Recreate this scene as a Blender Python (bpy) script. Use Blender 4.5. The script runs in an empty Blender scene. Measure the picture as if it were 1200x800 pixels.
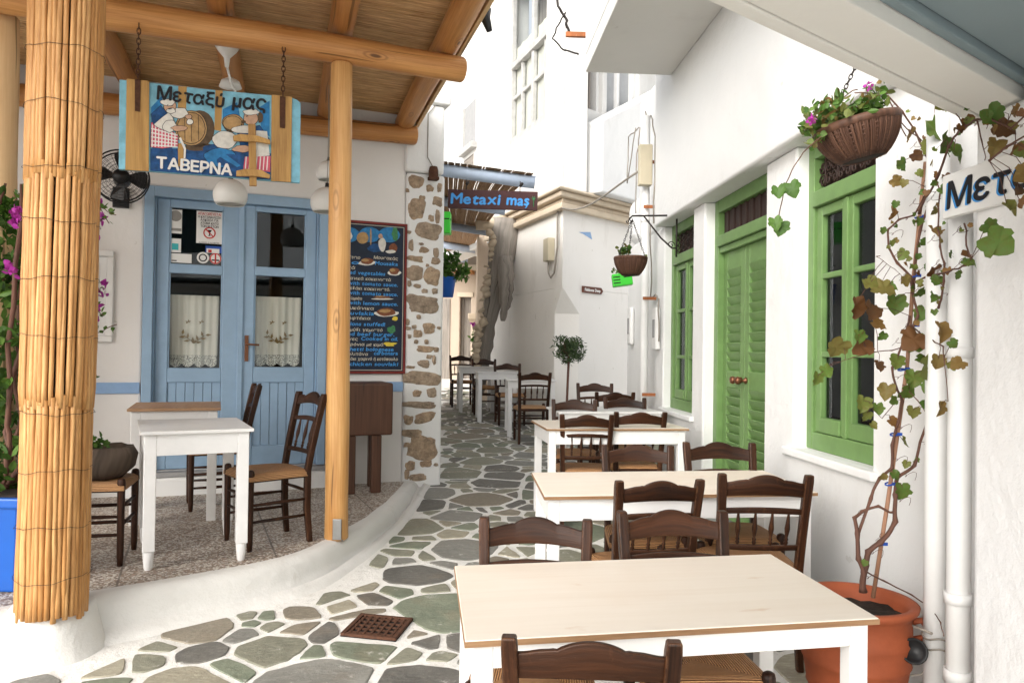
import bpy, bmesh, math, random
from mathutils import Vector, Matrix, noise
R = math.radians
rnd = random.Random(7)
SC = bpy.context.scene
COL = SC.collection
# ---------------------------------------------------------------- camera
cam_d = bpy.data.cameras.new('camera'); cam = bpy.data.objects.new('camera', cam_d); COL.objects.link(cam)
cam_d.sensor_fit = 'HORIZONTAL'; cam_d.sensor_width = 36.0; cam_d.lens = 27.0
cam_d.clip_start = 0.05; cam_d.clip_end = 500
CAM = Vector((0, 0, 1.4))
CM = Matrix.Rotation(R(90 + 0.68), 3, 'X') @ Matrix.Rotation(R(0.8), 3, 'Z')
cam.matrix_world = Matrix.Translation(CAM) @ CM.to_4x4()
SC.camera = cam
# ---------------------------------------------------------------- sky, sun, exposure
SUN_EL, SUN_AZ = 30.0, 214.0          # azimuth from +Y clockwise (towards the sun): behind the camera, a little left
w = bpy.data.worlds.new('World'); SC.world = w; w.use_nodes = True
nt = w.node_tree; bg = nt.nodes['Background']
sky = nt.nodes.new('ShaderNodeTexSky'); sky.sky_type = 'NISHITA'; sky.sun_disc = False
sky.sun_elevation = R(SUN_EL); sky.sun_rotation = R(SUN_AZ); sky.dust_density = 4.0; sky.air_density = 1.0
hs = nt.nodes.new('ShaderNodeHueSaturation'); hs.inputs['Saturation'].default_value = 0.22
nt.links.new(sky.outputs[0], hs.inputs['Color']); nt.links.new(hs.outputs[0], bg.inputs['Color'])
bg.inputs['Strength'].default_value = 0.14
sd = bpy.data.lights.new('sun', 'SUN'); sd.energy = 1.05; sd.angle = R(60); sd.color = (1.0, 0.95, 0.87)
so = bpy.data.objects.new('sun', sd); COL.objects.link(so)
az = R(SUN_AZ); el = R(SUN_EL)
to_sun = Vector((math.sin(az) * math.cos(el), math.cos(az) * math.cos(el), math.sin(el)))
so.rotation_euler = to_sun.to_track_quat('Z', 'Y').to_euler(); so.location = (0, 0, 20)
SC.view_settings.view_transform = 'Standard'; SC.view_settings.look = 'None'
SC.view_settings.exposure = 1.08; SC.view_settings.gamma = 1.0; SC.view_settings.use_curve_mapping = False
SC.render.engine = 'CYCLES'; SC.cycles.max_bounces = 10; SC.cycles.diffuse_bounces = 6
SC.cycles.transparent_max_bounces = 16

# ---------------------------------------------------------------- measuring: photo pixel (1200 x 800) to a point on a known plane
def ray(u, v): return (CM @ Vector(((u - 600) / 900, -(v - 400) / 900, -1))).normalized()
def hit(u, v, p, n):
    d = ray(u, v); p = Vector(p); n = Vector(n)
    return CAM + d * ((p - CAM).dot(n) / d.dot(n))
def atz(u, v, z): return hit(u, v, (0, 0, z), (0, 0, 1))
def aty(u, v, y): return hit(u, v, (0, y, 0), (0, 1, 0))
SL = 0.0433
def gz(y): return SL * (min(max(y, -3), 24) - 4)
def gnd(u, v): return hit(u, v, (0, 4, 0), (0, -SL, 1))

class Frame:
    """an upright plane: s along it, d out of it, z up"""
    def __init__(s, o, e, n):
        s.o = Vector((o[0], o[1], 0)); s.e = Vector((e[0], e[1], 0)).normalized(); s.n = Vector((n[0], n[1], 0)).normalized()
    def p(s, a, d, z): return s.o + s.e * a + s.n * d + Vector((0, 0, z))
    def px(s, u, v, d=0):
        q = hit(u, v, s.o + s.n * d, s.n); return ((q - s.o).dot(s.e), q.z)
    def axes(s): return (s.e, s.n, Vector((0, 0, 1)))
FA = Frame((-3.14, 6.15), (1, .417), (.417, -1))           # taverna front
RW = Frame((1.95, 0), (-.0656, 1), (-1, -.0656))           # right-hand house, s runs away from the camera
BL = Frame((.71, 11), (-.356, 1), (-1, -.356))             # corner house, face along the alley
BR = Frame((.71, 11), (.934, 1), (1, -.934))               # corner house, face to the square
TZ = 0.19                                                   # terrace level

# ---------------------------------------------------------------- mesh building
class MB:
    def __init__(s): s.v = []; s.f = []; s.uv = []; s.sm = []; s.mi = []; s.cur = 0
    def face(s, idx, uv=None, smooth=False):
        s.f.append(tuple(idx)); s.uv.append(uv or [(0, 0)] * len(idx)); s.sm.append(smooth); s.mi.append(s.cur)
    def add(s, pts): b = len(s.v); s.v += [Vector(p) for p in pts]; return b
    def quad(s, a, b, c, d, smooth=False):
        i = s.add([a, b, c, d]); a, b, c, d = map(Vector, (a, b, c, d))
        w_, h_ = (b - a).length, (d - a).length
        s.face((i, i + 1, i + 2, i + 3), [(0, 0), (w_, 0), (w_, h_), (0, h_)], smooth)
    def poly(s, pts):
        i = s.add(pts); s.face(range(i, i + len(pts)), [(p[0], p[1]) for p in pts])
    def box(s, c, size, ax=None, taper=None):
        """box about c; ax three axes; uv v runs along the longest side"""
        ax = ax or (Vector((1, 0, 0)), Vector((0, 1, 0)), Vector((0, 0, 1)))
        c = Vector(c); h = [x / 2 for x in size]
        off = rnd.random() * 7
        i = len(s.v)
        for z in (-1, 1):
            t = taper if (taper and z < 0) else 1
            for x, y in ((-1, -1), (1, -1), (1, 1), (-1, 1)):
                s.v.append(c + ax[0] * (x * h[0] * t) + ax[1] * (y * h[1] * t) + ax[2] * (z * h[2]))
        L = max(range(3), key=lambda k: size[k])
        for f in ((3, 2, 1, 0), (4, 5, 6, 7), (0, 1, 5, 4), (1, 2, 6, 5), (2, 3, 7, 6), (3, 0, 4, 7)):
            uv = []
            for k in f:
                q = s.v[i + k] - c; co = [q.dot(a) for a in ax]
                oth = [co[m] for m in range(3) if m != L]
                uv.append((oth[0] + oth[1] + off, co[L] + off))
            s.face([i + k for k in f], uv)
    def bar(s, p0, p1, w_, h_, up=(0, 0, 1)):
        p0, p1 = Vector(p0), Vector(p1); d = p1 - p0; L = d.length; d.normalize(); up = Vector(up)
        if abs(d.dot(up)) > .98: up = Vector((0, 1, 0))
        x = d.cross(up).normalized(); y = x.cross(d).normalized()
        s.box((p0 + p1) / 2, (w_, h_, L), (x, y, d))
    def tube(s, pts, r, n=8, cap=True, jit=0, smooth=True):
        pts = [Vector(p) for p in pts]; m = len(pts)
        rs = r if hasattr(r, '__len__') else [r] * m
        off = rnd.random() * 5; L = 0; base = len(s.v); vs = []
        prev = None
        for k in range(m):
            t = (pts[min(k + 1, m - 1)] - pts[max(k - 1, 0)]).normalized()
            if prev is None:
                a = Vector((0, 0, 1)) if abs(t.z) < .9 else Vector((1, 0, 0))
                x = t.cross(a).normalized()
            else:
                x = (prev - t * prev.dot(t)).normalized()
            prev = x; y = t.cross(x)
            if k: L += (pts[k] - pts[k - 1]).length
            vs.append(L)
            for j in range(n):
                an = 2 * math.pi * j / n; rr = rs[k] * (1 + (rnd.uniform(-jit, jit) if jit else 0))
                s.v.append(pts[k] + x * (math.cos(an) * rr) + y * (math.sin(an) * rr))
        rm = max(rs)
        for k in range(m - 1):
            for j in range(n):
                a, b = base + k * n + j, base + k * n + (j + 1) % n
                u0, u1 = j / n * 6.28 * rm + off, (j + 1) / n * 6.28 * rm + off
                s.face((a, b, b + n, a + n), [(u0, vs[k] + off), (u1, vs[k] + off), (u1, vs[k + 1] + off), (u0, vs[k + 1] + off)], smooth)
        if cap:
            s.face([base + j for j in range(n)][::-1], [(.5 + off + .3 * rm * math.cos(6.28 * j / n), off + rm * math.sin(6.28 * j / n)) for j in range(n)])
            s.face([base + (m - 1) * n + j for j in range(n)], [(off + .3 * rm * math.cos(6.28 * j / n), off + rm * math.sin(6.28 * j / n)) for j in range(n)])
    def lathe(s, prof, o=(0, 0, 0), ax=None, n=20, smooth=True):
        """prof = [(radius, height)], about ax[2] through o"""
        ax = ax or (Vector((1, 0, 0)), Vector((0, 1, 0)), Vector((0, 0, 1))); o = Vector(o)
        b = len(s.v); m = len(prof)
        for r, z in prof:
            for j in range(n):
                an = 2 * math.pi * j / n
                s.v.append(o + ax[0] * (math.cos(an) * r) + ax[1] * (math.sin(an) * r) + ax[2] * z)
        L = 0
        for k in range(m - 1):
            L2 = L + math.hypot(prof[k + 1][0] - prof[k][0], prof[k + 1][1] - prof[k][1])
            for j in range(n):
                a, c = b + k * n + j, b + k * n + (j + 1) % n
                s.face((a, c, c + n, a + n), [(j / n * .6, L), ((j + 1) / n * .6, L), ((j + 1) / n * .6, L2), (j / n * .6, L2)], smooth)
            L = L2
    def prism(s, pts, d):
        """outline pts (3-D), pushed by vector d"""
        d = Vector(d); n = len(pts); b = s.add(pts); s.add([Vector(p) + d for p in pts])
        o = Vector(pts[0]); ex = (Vector(pts[1]) - o).normalized()
        nn = d.normalized() if d.length else Vector((0, 0, 1)); ey = nn.cross(ex)
        uv = [((Vector(p) - o).dot(ex), (Vector(p) - o).dot(ey)) for p in pts]
        s.face(range(b, b + n)[::-1], uv[::-1]); s.face(range(b + n, b + 2 * n), uv)
        for k in range(n):
            q = (k + 1) % n; l = (Vector(pts[q]) - Vector(pts[k])).length
            s.face((b + k, b + q, b + n + q, b + n + k), [(0, 0), (l, 0), (l, d.length), (0, d.length)])
    def merge(s, o, M=None):
        b = len(s.v); s.v += [(M @ p if M else p) for p in o.v]
        for f, u, m, i in zip(o.f, o.uv, o.sm, o.mi): s.f.append(tuple(k + b for k in f)); s.uv.append(u); s.sm.append(m); s.mi.append(i)
    def mesh(s, name, mats, off, weld=False):
        me = bpy.data.meshes.new(name)
        me.from_pydata([p - off for p in s.v], [], s.f)
        uvl = me.uv_layers.new(name='UVMap')
        k = 0; flat = []
        for u in s.uv:
            for a in u: flat += [a[0], a[1]]
        uvl.data.foreach_set('uv', flat)
        me.polygons.foreach_set('use_smooth', s.sm)
        me.polygons.foreach_set('material_index', s.mi)
        for m in (mats if isinstance(mats, (list, tuple)) else [mats]): me.materials.append(m)
        bm = bmesh.new(); bm.from_mesh(me)
        if weld: bmesh.ops.remove_doubles(bm, verts=bm.verts, dist=.0005)
        bmesh.ops.recalc_face_normals(bm, faces=bm.faces)
        bm.to_mesh(me); bm.free(); me.update()
        return me

def wloc(o):
    p = Vector((0, 0, 0))
    while o: p = p + o.location; o = o.parent
    return p
def part(name, mb, m, parent=None, bevel=0, seg=2, weld=False, loc=None, label=None, kind=None):
    """link mb as ONE object; points are world points, the parent only shifts them"""
    base = wloc(parent) if parent else (Vector(loc) if loc is not None else Vector((0, 0, 0)))
    me = mb.mesh(name, m, base, weld)
    o = bpy.data.objects.new(name, me); COL.objects.link(o)
    if parent: o.parent = parent
    else: o.location = base
    if bevel:
        b = o.modifiers.new('bevel', 'BEVEL'); b.width = bevel; b.segments = seg; b.limit_method = 'ANGLE'; b.angle_limit = R(40); b.harden_normals = False
    if label: o['label'] = label
    if kind: o['kind'] = kind
    return o
def tag(o, label, cat, group=None):
    o['label'] = label; o['category'] = cat
    if group: o['group'] = group
    return o
def thing(name, loc, label, cat, group=None):
    o = bpy.data.objects.new(name, None); COL.objects.link(o); o.location = Vector(loc); o.empty_display_size = .1
    return tag(o, label, cat, group)
def dup(root, loc, rz, label, group=None, scale=1):
    r = root.copy(); COL.objects.link(r); r.location = Vector(loc); r.rotation_euler = (0, 0, rz); r.scale = (scale,) * 3
    r['label'] = label
    if group: r['group'] = group
    for c in list(root.children):
        k = c.copy(); COL.objects.link(k); k.parent = r
        for g in list(c.children):
            q = g.copy(); COL.objects.link(q); q.parent = k
    return r

_font = {}
def glyph(ch):
    if ch not in _font:
        cu = bpy.data.curves.new('glyph', 'FONT'); cu.body = ch; cu.resolution_u = 3
        o = bpy.data.objects.new('glyph', cu); COL.objects.link(o); bpy.context.view_layer.update()
        me = bpy.data.meshes.new_from_object(o.evaluated_get(bpy.context.evaluated_depsgraph_get()))
        vs = [(p.co.x, p.co.y) for p in me.vertices]; fs = [tuple(p.vertices) for p in me.polygons]
        bpy.data.objects.remove(o); bpy.data.curves.remove(cu); bpy.data.meshes.remove(me)
        _font[ch] = (vs, fs)
    return _font[ch]
def lettering(mb, text, org, ex, ey, width=None, height=.1, jit=0, bold=0, slant=0, gap=.09, nrm=None):
    """flat letters: org = lower left corner of the line, ex/ey unit axes; height = height of a capital"""
    x = 0; out = []
    r_ = random.Random(len(text) * 31 + 5)
    for ch in text:
        if ch == ' ': x += .34; continue
        vs, fs = glyph(ch)
        if not vs: continue
        x0 = min(p[0] for p in vs); x1 = max(p[0] for p in vs)
        a = r_.uniform(-jit, jit); dy = r_.uniform(-jit, jit) * .25; ca, sa = math.cos(a), math.sin(a); mx = (x1 - x0) / 2
        cp = [(((p[0] - x0 - mx) * ca - p[1] * sa) + mx + x + slant * p[1], ((p[0] - x0 - mx) * sa + p[1] * ca) + dy) for p in vs]
        out.append((cp, fs)); x += (x1 - x0) + gap
    tot = max(x - gap, .01); k = height / .73; kx = (width / tot) if width else k
    org, ex, ey = Vector(org), Vector(ex), Vector(ey)
    offs = [(0, 0)] if not bold else [(0, 0), (bold, 0), (-bold, 0), (0, bold), (0, -bold)]
    nv = Vector(nrm) if nrm else ex.cross(ey).normalized()
    for n_, (bx, by) in enumerate(offs):
        for cp, fs in out:
            b = mb.add([org + ex * (p[0] * kx + bx) + ey * (p[1] * k + by) + nv * (n_ * .0002) for p in cp])
            for f in fs: mb.face([b + q for q in f])
# ---------------------------------------------------------------- materials
class N:
    def __init__(s, name):
        s.m = bpy.data.materials.new(name); s.m.use_nodes = True; s.t = s.m.node_tree; s.b = s.t.nodes['Principled BSDF']
    def n(s, ty, **kw):
        o = s.t.nodes.new(ty)
        for k, v in kw.items():
            if k.startswith('_'): setattr(o, k[1:], v)
            else:
                i = o.inputs[int(k[1:])] if (k[0] == 'i' and k[1:].isdigit()) else o.inputs[k]
                if hasattr(v, 'is_output') or isinstance(v, bpy.types.NodeSocket): s.t.links.new(v, i)
                else: i.default_value = v
        return o
    def co(s, kind='Object', scale=(1, 1, 1)):
        if kind == 'World': src = s.n('ShaderNodeNewGeometry').outputs['Position']
        else: src = s.n('ShaderNodeTexCoord').outputs[kind]
        return s.n('ShaderNodeMapping', Vector=src, Scale=scale).outputs[0]
    def noise(s, vec, scale, detail=5, rough=.55, dist=0):
        return s.n('ShaderNodeTexNoise', Vector=vec, Scale=scale, Detail=detail, Roughness=rough, Distortion=dist).outputs['Fac']
    def ramp(s, fac, stops, interp='LINEAR'):
        r = s.n('ShaderNodeValToRGB', Fac=fac); e = r.color_ramp; e.interpolation = interp
        while len(e.elements) < len(stops): e.elements.new(.5)
        for x, (p, c) in zip(e.elements, stops):
            x.position = p; x.color = (c, c, c, 1) if not hasattr(c, '__len__') else (*c, 1)
        return r.outputs[0]
    def mix(s, fac, a, b, mode='MIX'):
        r = s.n('ShaderNodeMix', _data_type='RGBA', _blend_type=mode)
        for i, v in ((0, fac), (6, a), (7, b)):
            if isinstance(v, bpy.types.NodeSocket): s.t.links.new(v, r.inputs[i])
            else: r.inputs[i].default_value = v if i == 0 else ((*v, 1) if len(v) == 3 else v)
        return r.outputs[2]
    def math(s, op, a, b=0):
        return s.n('ShaderNodeMath', _operation=op, i0=a, i1=b).outputs[0]
    def bump(s, h, strength=.3, dist=.01, nrm=None):
        o = s.n('ShaderNodeBump', Height=h, Strength=strength, Distance=dist)
        if nrm is not None: s.t.links.new(nrm, o.inputs['Normal'])
        return o.outputs[0]
    def set(s, **kw):
        for k, v in kw.items():
            i = s.b.inputs[k.replace('_', ' ')]
            if isinstance(v, bpy.types.NodeSocket): s.t.links.new(v, i)
            else: i.default_value = (*v, 1) if (hasattr(v, '__len__') and len(v) == 3) else v
        return s.m

def plaster(name, c, c2, bump=.25, stain=.12, coarse=5):
    q = N(name); v = q.co('World')
    big = q.noise(v, .9, 4); mid = q.noise(v, coarse, 6, .6); fine = q.noise(v, 60, 5, .65)
    col = q.mix(q.ramp(big, [(.35, 0), (.68, 1)]), c, c2)
    st = q.ramp(q.noise(q.co('World', (1, 1, .35)), 2.6, 8, .68), [(.57, 0), (.72, 1)])
    sp = q.ramp(q.noise(q.co('World', (1.3, 1.3, 1)), 7.5, 3, .5), [(.735, 0), (.75, 1)]); st = q.math('ADD', st, q.math('MULTIPLY', sp, 1.6))
    col = q.mix(q.math('MULTIPLY', st, stain), col, tuple(x * y for x, y in zip(c, (.62, .60, .55))))
    b1 = q.bump(mid, bump, .03); b2 = q.bump(fine, bump * .55, .006, b1)
    return q.set(Base_Color=col, Roughness=.82, Normal=b2, Specular_IOR_Level=.25)
M = {}
M['white'] = plaster('white_limewash', (.775, .775, .765), (.735, .74, .735), bump=.5, stain=.2, coarse=4)
M['upper'] = plaster('weathered_upper_wall', (.655, .645, .625), (.60, .595, .575), bump=.4, stain=.25)
M['white_rough'] = plaster('rough_white_stucco', (.81, .81, .81), (.77, .775, .78), bump=.38, coarse=12)
M['cream'] = plaster('cream_plaster', (.80, .775, .735), (.76, .73, .68), stain=.3)
M['beige'] = plaster('beige_plaster', (.50, .41, .32), (.42, .34, .27), stain=.4)
M['taverna'] = plaster('taverna_plaster', (.76, .74, .72), (.69, .67, .65), bump=.2, stain=.2)
M['kerbpaint'] = plaster('kerb_limewash', (.72, .71, .685), (.64, .63, .60), bump=.35, stain=.55, coarse=9)
M['soffit'] = plaster('soffit_paint', (.80, .785, .745), (.76, .745, .70), bump=.2, stain=.1)
M['greyblue'] = plaster('grey_blue_paint', (.24, .30, .32), (.21, .265, .285), bump=.15, stain=.1)
M['cornice'] = plaster('cornice_stone_paint', (.64, .545, .42), (.56, .465, .35), bump=.35, stain=.4)
M['balcony'] = plaster('balcony_paint', (.70, .69, .66), (.66, .65, .62), bump=.12, stain=.15)

def paint(name, c, rough=.45, var=.12, bump=.08, wear=None, kind='World', scale=8, edge=None):
    q = N(name); v = q.co(kind); a = q.noise(v, scale, 6, .6)
    col = q.mix(q.ramp(a, [(.3, 0), (.7, 1)]), c, tuple(x * (1 - var) for x in c))
    if wear:
        g = q.ramp(q.noise(q.co(kind, (6, 6, 1.2)), 9, 9, .7), [(.66, 0), (.74, 1)]); col = q.mix(q.math('MULTIPLY', g, .75), col, wear)
    if edge:
        bv = q.n('ShaderNodeBevel', _samples=4, Radius=.006).outputs[0]; gn = q.n('ShaderNodeNewGeometry').outputs['Normal']
        dt = q.n('ShaderNodeVectorMath', _operation='DOT_PRODUCT', i0=bv, i1=gn).outputs['Value']
        col = q.mix(q.math('MULTIPLY', q.ramp(dt, [(.86, 1), (.985, 0)]), q.ramp(q.noise(v, 21, 6, .75), [(.56, 0), (.62, .9)])), col, edge)
    nb = q.bump(q.noise(v, 55, 4), bump, .004)
    return q.set(Base_Color=col, Roughness=rough, Normal=nb, Specular_IOR_Level=.35)
M['green'] = paint('green_window_paint', (.155, .272, .090), .42, .2, wear=(.10, .19, .05), edge=(.30, .40, .22), bump=.15)
M['blue'] = paint('blue_door_paint', (.295, .43, .585), .42, .12, wear=(.20, .31, .45))
M['bluestripe'] = paint('blue_stripe_paint', (.27, .42, .66), .6, .15)
M['polepaint'] = paint('pale_blue_pole_paint', (.47, .56, .70), .5, .1)
M['white_wood'] = paint('white_table_paint', (.80, .795, .785), .4, .07, bump=.12, wear=(.60, .54, .46), kind='Object', edge=(.42, .32, .22))
M['old_trim'] = paint('old_white_window_paint', (.46, .455, .44), .55, .25, wear=(.33, .30, .26))
M['white_trim'] = paint('white_trim_paint', (.78, .775, .76), .45, .08, wear=(.60, .56, .50))
M['pipe'] = paint('white_pipe_paint', (.80, .80, .79), .38, .06)
M['box_beige'] = paint('beige_plastic', (.55, .49, .36), .5)
M['terracotta'] = paint('terracotta', (.40, .098, .038), .66, .32, bump=.25, kind='Object', scale=5)
M['bluepot'] = paint('blue_plastic', (.012, .10, .44), .35, .1)
M['greenbox'] = paint('bright_green_plastic', (.05, .60, .04), .4, .05)
M['black'] = paint('black_plastic', (.012, .012, .013), .4, .1)
M['darkiron'] = paint('dark_iron', (.022, .016, .014), .55, .3, bump=.2)
M['rust'] = paint('rusty_iron', (.10, .042, .022), .85, .5, bump=.6, scale=40)
M['orange_rust'] = paint('orange_brick', (.42, .15, .06), .9, .5, bump=.6, wear=(.70, .62, .55))
M['lampwhite'] = paint('white_enamel', (.80, .79, .76), .3, .03)
M['steel'] = paint('galvanised_steel', (.30, .30, .29), .45, .2); M['steel'].node_tree.nodes['Principled BSDF'].inputs['Metallic'].default_value = .8
M['brass'] = paint('bronze_knob', (.20, .085, .045), .4, .2); M['brass'].node_tree.nodes['Principled BSDF'].inputs['Metallic'].default_value = .6
M['soil'] = paint('soil', (.035, .025, .018), .95, .6, bump=1, kind='Object', scale=60)
M['cable'] = paint('cable', (.30, .27, .23), .6)
M['blacktie'] = paint('wire_tie', (.03, .022, .017), .6)
M['bluetie'] = paint('blue_tie', (.015, .08, .42), .5)
M['signbrown'] = paint('sign_dark_red', (.060, .016, .016), .6, .35, scale=20)
M['menu_black'] = paint('menu_board_paint', (.010, .020, .045), .55, .4, scale=14)
M['red_frame'] = paint('red_frame_paint', (.20, .022, .018), .5, .3)
M['ink'] = paint('black_letter_paint', (.012, .012, .016), .6)
M['letter_white'] = paint('white_letter_paint', (.78, .77, .74), .6)
M['letter_cream'] = paint('cream_letter_paint', (.50, .46, .38), .6)
M['letter_blue'] = paint('blue_letter_paint', (.055, .30, .70), .6)
M['sky_paint'] = paint('pale_blue_art_paint', (.24, .55, .70), .6, .35, scale=16)
M['deep_blue'] = paint('deep_blue_art_paint', (.015, .10, .30), .6, .7, scale=25)
M['mid_blue'] = paint('mid_blue_art_paint', (.03, .24, .55), .6, .5, scale=25)
M['skin_paint'] = paint('skin_art_paint', (.58, .36, .24), .6, .3, scale=40)
M['shirt_paint'] = paint('shirt_art_paint', (.74, .72, .66), .6, .25, scale=30)
M['barrel_paint'] = paint('barrel_art_paint', (.50, .31, .13), .6, .45, scale=30)
M['barrel_dark'] = paint('barrel_dark_art_paint', (.12, .075, .04), .6, .5, scale=30)
M['pink_paint'] = paint('pink_art_paint', (.66, .12, .18), .6, .3, scale=30)
M['food_paint'] = paint('food_art_paint', (.26, .085, .035), .6, .6, scale=60)
M['yellow_paint'] = paint('yellow_art_paint', (.75, .58, .06), .6, .2, scale=60)
M['leaf_paint'] = paint('green_art_paint', (.06, .25, .10), .6, .4, scale=60)
M['stick_red'] = paint('sticker_red', (.55, .03, .03), .5)
M['stick_teal'] = paint('sticker_teal', (.05, .45, .48), .5)
M['stick_blue'] = paint('sticker_blue', (.03, .10, .42), .5)
M['stick_grey'] = paint('sticker_grey', (.30, .29, .27), .5)
M['signwhite'] = paint('white_sign_board', (.80, .80, .78), .5, .06)
M['trail_brown'] = paint('brown_sign', (.12, .035, .018), .5)
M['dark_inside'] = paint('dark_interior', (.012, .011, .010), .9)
M['louvre_dark'] = paint('dark_slats', (.035, .018, .014), .6)
M['curtain_grey'] = paint('grey_curtain', (.42, .43, .44), .9)
M['curtain_dark'] = paint('slate_blue_curtain', (.07, .085, .105), .9)
M['lead'] = paint('blotch', (.33, .33, .33), .9)

def wood(name, c0, c1, rough=.45, k=1.0, knots=True, rnd_amt=.25, streak=95, bump=.2, wear=None, stain=None, edge=None):
    q = N(name); wv = q.noise(q.co('UV', (3 * k, 1.1 * k, 1)), 1.0, 2)
    rn0 = q.n('ShaderNodeObjectInfo').outputs['Random']; uvb = q.n('ShaderNodeVectorMath', _operation='ADD', i0=q.co('UV', (1, 1, 1)), i1=q.n('ShaderNodeCombineXYZ', X=q.math('MULTIPLY', rn0, 9.7), Y=q.math('MULTIPLY', rn0, 23.1)).outputs[0]).outputs[0]; uvw = q.n('ShaderNodeVectorMath', _operation='ADD', i0=uvb, i1=q.n('ShaderNodeCombineXYZ', X=q.math('MULTIPLY', wv, .05 / k)).outputs[0]).outputs[0]
    def sc(x, y): return q.n('ShaderNodeMapping', Vector=uvw, Scale=(x * k, y * k, 1)).outputs[0]
    g = q.noise(sc(streak, 2.6), 1.0, 5, .6); b = q.noise(sc(17, .8), 1.0, 4, .5); h = q.noise(sc(4, 1.6), 1, 5, .6)
    f = q.math('ADD', q.math('MULTIPLY', g, .40), q.math('ADD', q.math('MULTIPLY', b, .42), q.math('MULTIPLY', h, .26)))
    col = q.mix(q.ramp(f, [(.40, 0), (.68, 1)]), c0, c1)
    if knots:
        kn = q.n('ShaderNodeTexVoronoi', Vector=sc(4.2, 1.5), Scale=1.0, Randomness=1).outputs['Distance']
        rg = q.math('SINE', q.math('MULTIPLY', kn, 70)); 
        col = q.mix(q.math('MULTIPLY', q.ramp(kn, [(.06, .7), (.22, 0)]), q.ramp(rg, [(.0, 0), (1, 1)])), col, tuple(x * .5 for x in c0))
        col = q.mix(q.ramp(kn, [(.045, .9), (.07, 0)]), col, tuple(x * .3 for x in c0))
        cr = q.ramp(q.noise(sc(22, .55), 1.3, 2, .4), [(.66, 0), (.68, 1)])
        col = q.mix(q.math('MULTIPLY', cr, .7), col, tuple(x * .22 for x in c0))
    if stain:
        col = q.mix(q.math('MULTIPLY', q.ramp(q.noise(q.co('UV', (7, 2.6, 1)), 1, 4, .6), [(.66, 0), (.73, 1)]), .55), col, stain)
        col = q.mix(q.math('MULTIPLY', q.ramp(q.noise(q.co('UV', (2.2, 1.2, 1)), 1, 5, .6), [(.45, 0), (.7, 1)]), .18), col, stain)
    if wear:
        col = q.mix(q.math('MULTIPLY', q.ramp(q.noise(q.co('Object', (14, 14, 5)), 1, 7, .72), [(.56, 0), (.72, 1)]), .8), col, wear)
    if edge:
        bv = q.n('ShaderNodeBevel', _samples=4, Radius=.007).outputs[0]; gn = q.n('ShaderNodeNewGeometry').outputs['Normal']
        dt = q.n('ShaderNodeVectorMath', _operation='DOT_PRODUCT', i0=bv, i1=gn).outputs['Value']
        em = q.math('MULTIPLY', q.ramp(dt, [(.86, 1), (.985, 0)]), q.ramp(q.noise(q.co('Object'), 38, 5, .7), [(.42, 0), (.58, .9)]))
        col = q.mix(em, col, edge)
    oi = q.n('ShaderNodeObjectInfo').outputs['Random']
    col = q.mix(q.math('MULTIPLY', oi, rnd_amt), col, tuple(x * .55 for x in c0))
    rg_ = q.ramp(h, [(.3, rough * .8), (.7, min(1, rough * 1.35))])
    return q.set(Base_Color=col, Roughness=rg_, Normal=q.bump(g, bump, .004), Specular_IOR_Level=.4)
M['log'] = wood('varnished_pine_log', (.36, .135, .032), (.68, .35, .125), .42, rnd_amt=.15)
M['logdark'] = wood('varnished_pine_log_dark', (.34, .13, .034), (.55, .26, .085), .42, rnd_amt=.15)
M['postlog'] = wood('pale_orange_post', (.44, .20, .055), (.70, .42, .17), .45, rnd_amt=.05)
M['palelog'] = wood('pale_pine_post', (.62, .40, .20), (.74, .52, .29), .5, rnd_amt=.05)
M['chair'] = wood('dark_chair_wood', (.0055, .0024, .0016), (.072, .026, .0105), .36, 1.5, knots=False, rnd_amt=.3, wear=(.13, .052, .022), edge=(.24, .115, .055), bump=.45); M['chair'].node_tree.nodes['Principled BSDF'].inputs['Specular IOR Level'].default_value = .24
M['ply'] = wood('pale_plywood', (.775, .69, .59), (.83, .755, .665), .5, .5, knots=False, rnd_amt=.05, bump=.08, stain=(.58, .38, .23))
M['plyedge'] = wood('plywood_edge', (.22, .115, .052), (.40, .24, .125), .6, 2, knots=False)
M['browntop'] = wood('brown_table_top', (.40, .23, .125), (.52, .32, .185), .5, .6, knots=False)
M['block'] = wood('dark_red_butcher_block', (.052, .022, .012), (.115, .050, .027), .42, 1)
M['planks_art'] = wood('painted_plank_art', (.33, .17, .05), (.62, .38, .13), .6, 2.2, knots=False)
M['troughwood'] = wood('dark_old_log', (.035, .024, .017), (.13, .095, .07), .9, .8, bump=.7)
M['oldwood'] = wood('weathered_grey_wood', (.15, .13, .11), (.36, .32, .28), .85, .8, bump=.6)
M['cane'] = wood('vine_cane', (.30, .15, .085), (.42, .235, .15), .6, 2, knots=False)
M['stemw'] = wood('vine_stem', (.075, .034, .024), (.16, .075, .05), .7, 3, knots=False)
M['trunk'] = wood('grey_trunk', (.19, .17, .15), (.40, .365, .325), .9, 1.1, bump=1.0)

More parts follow.
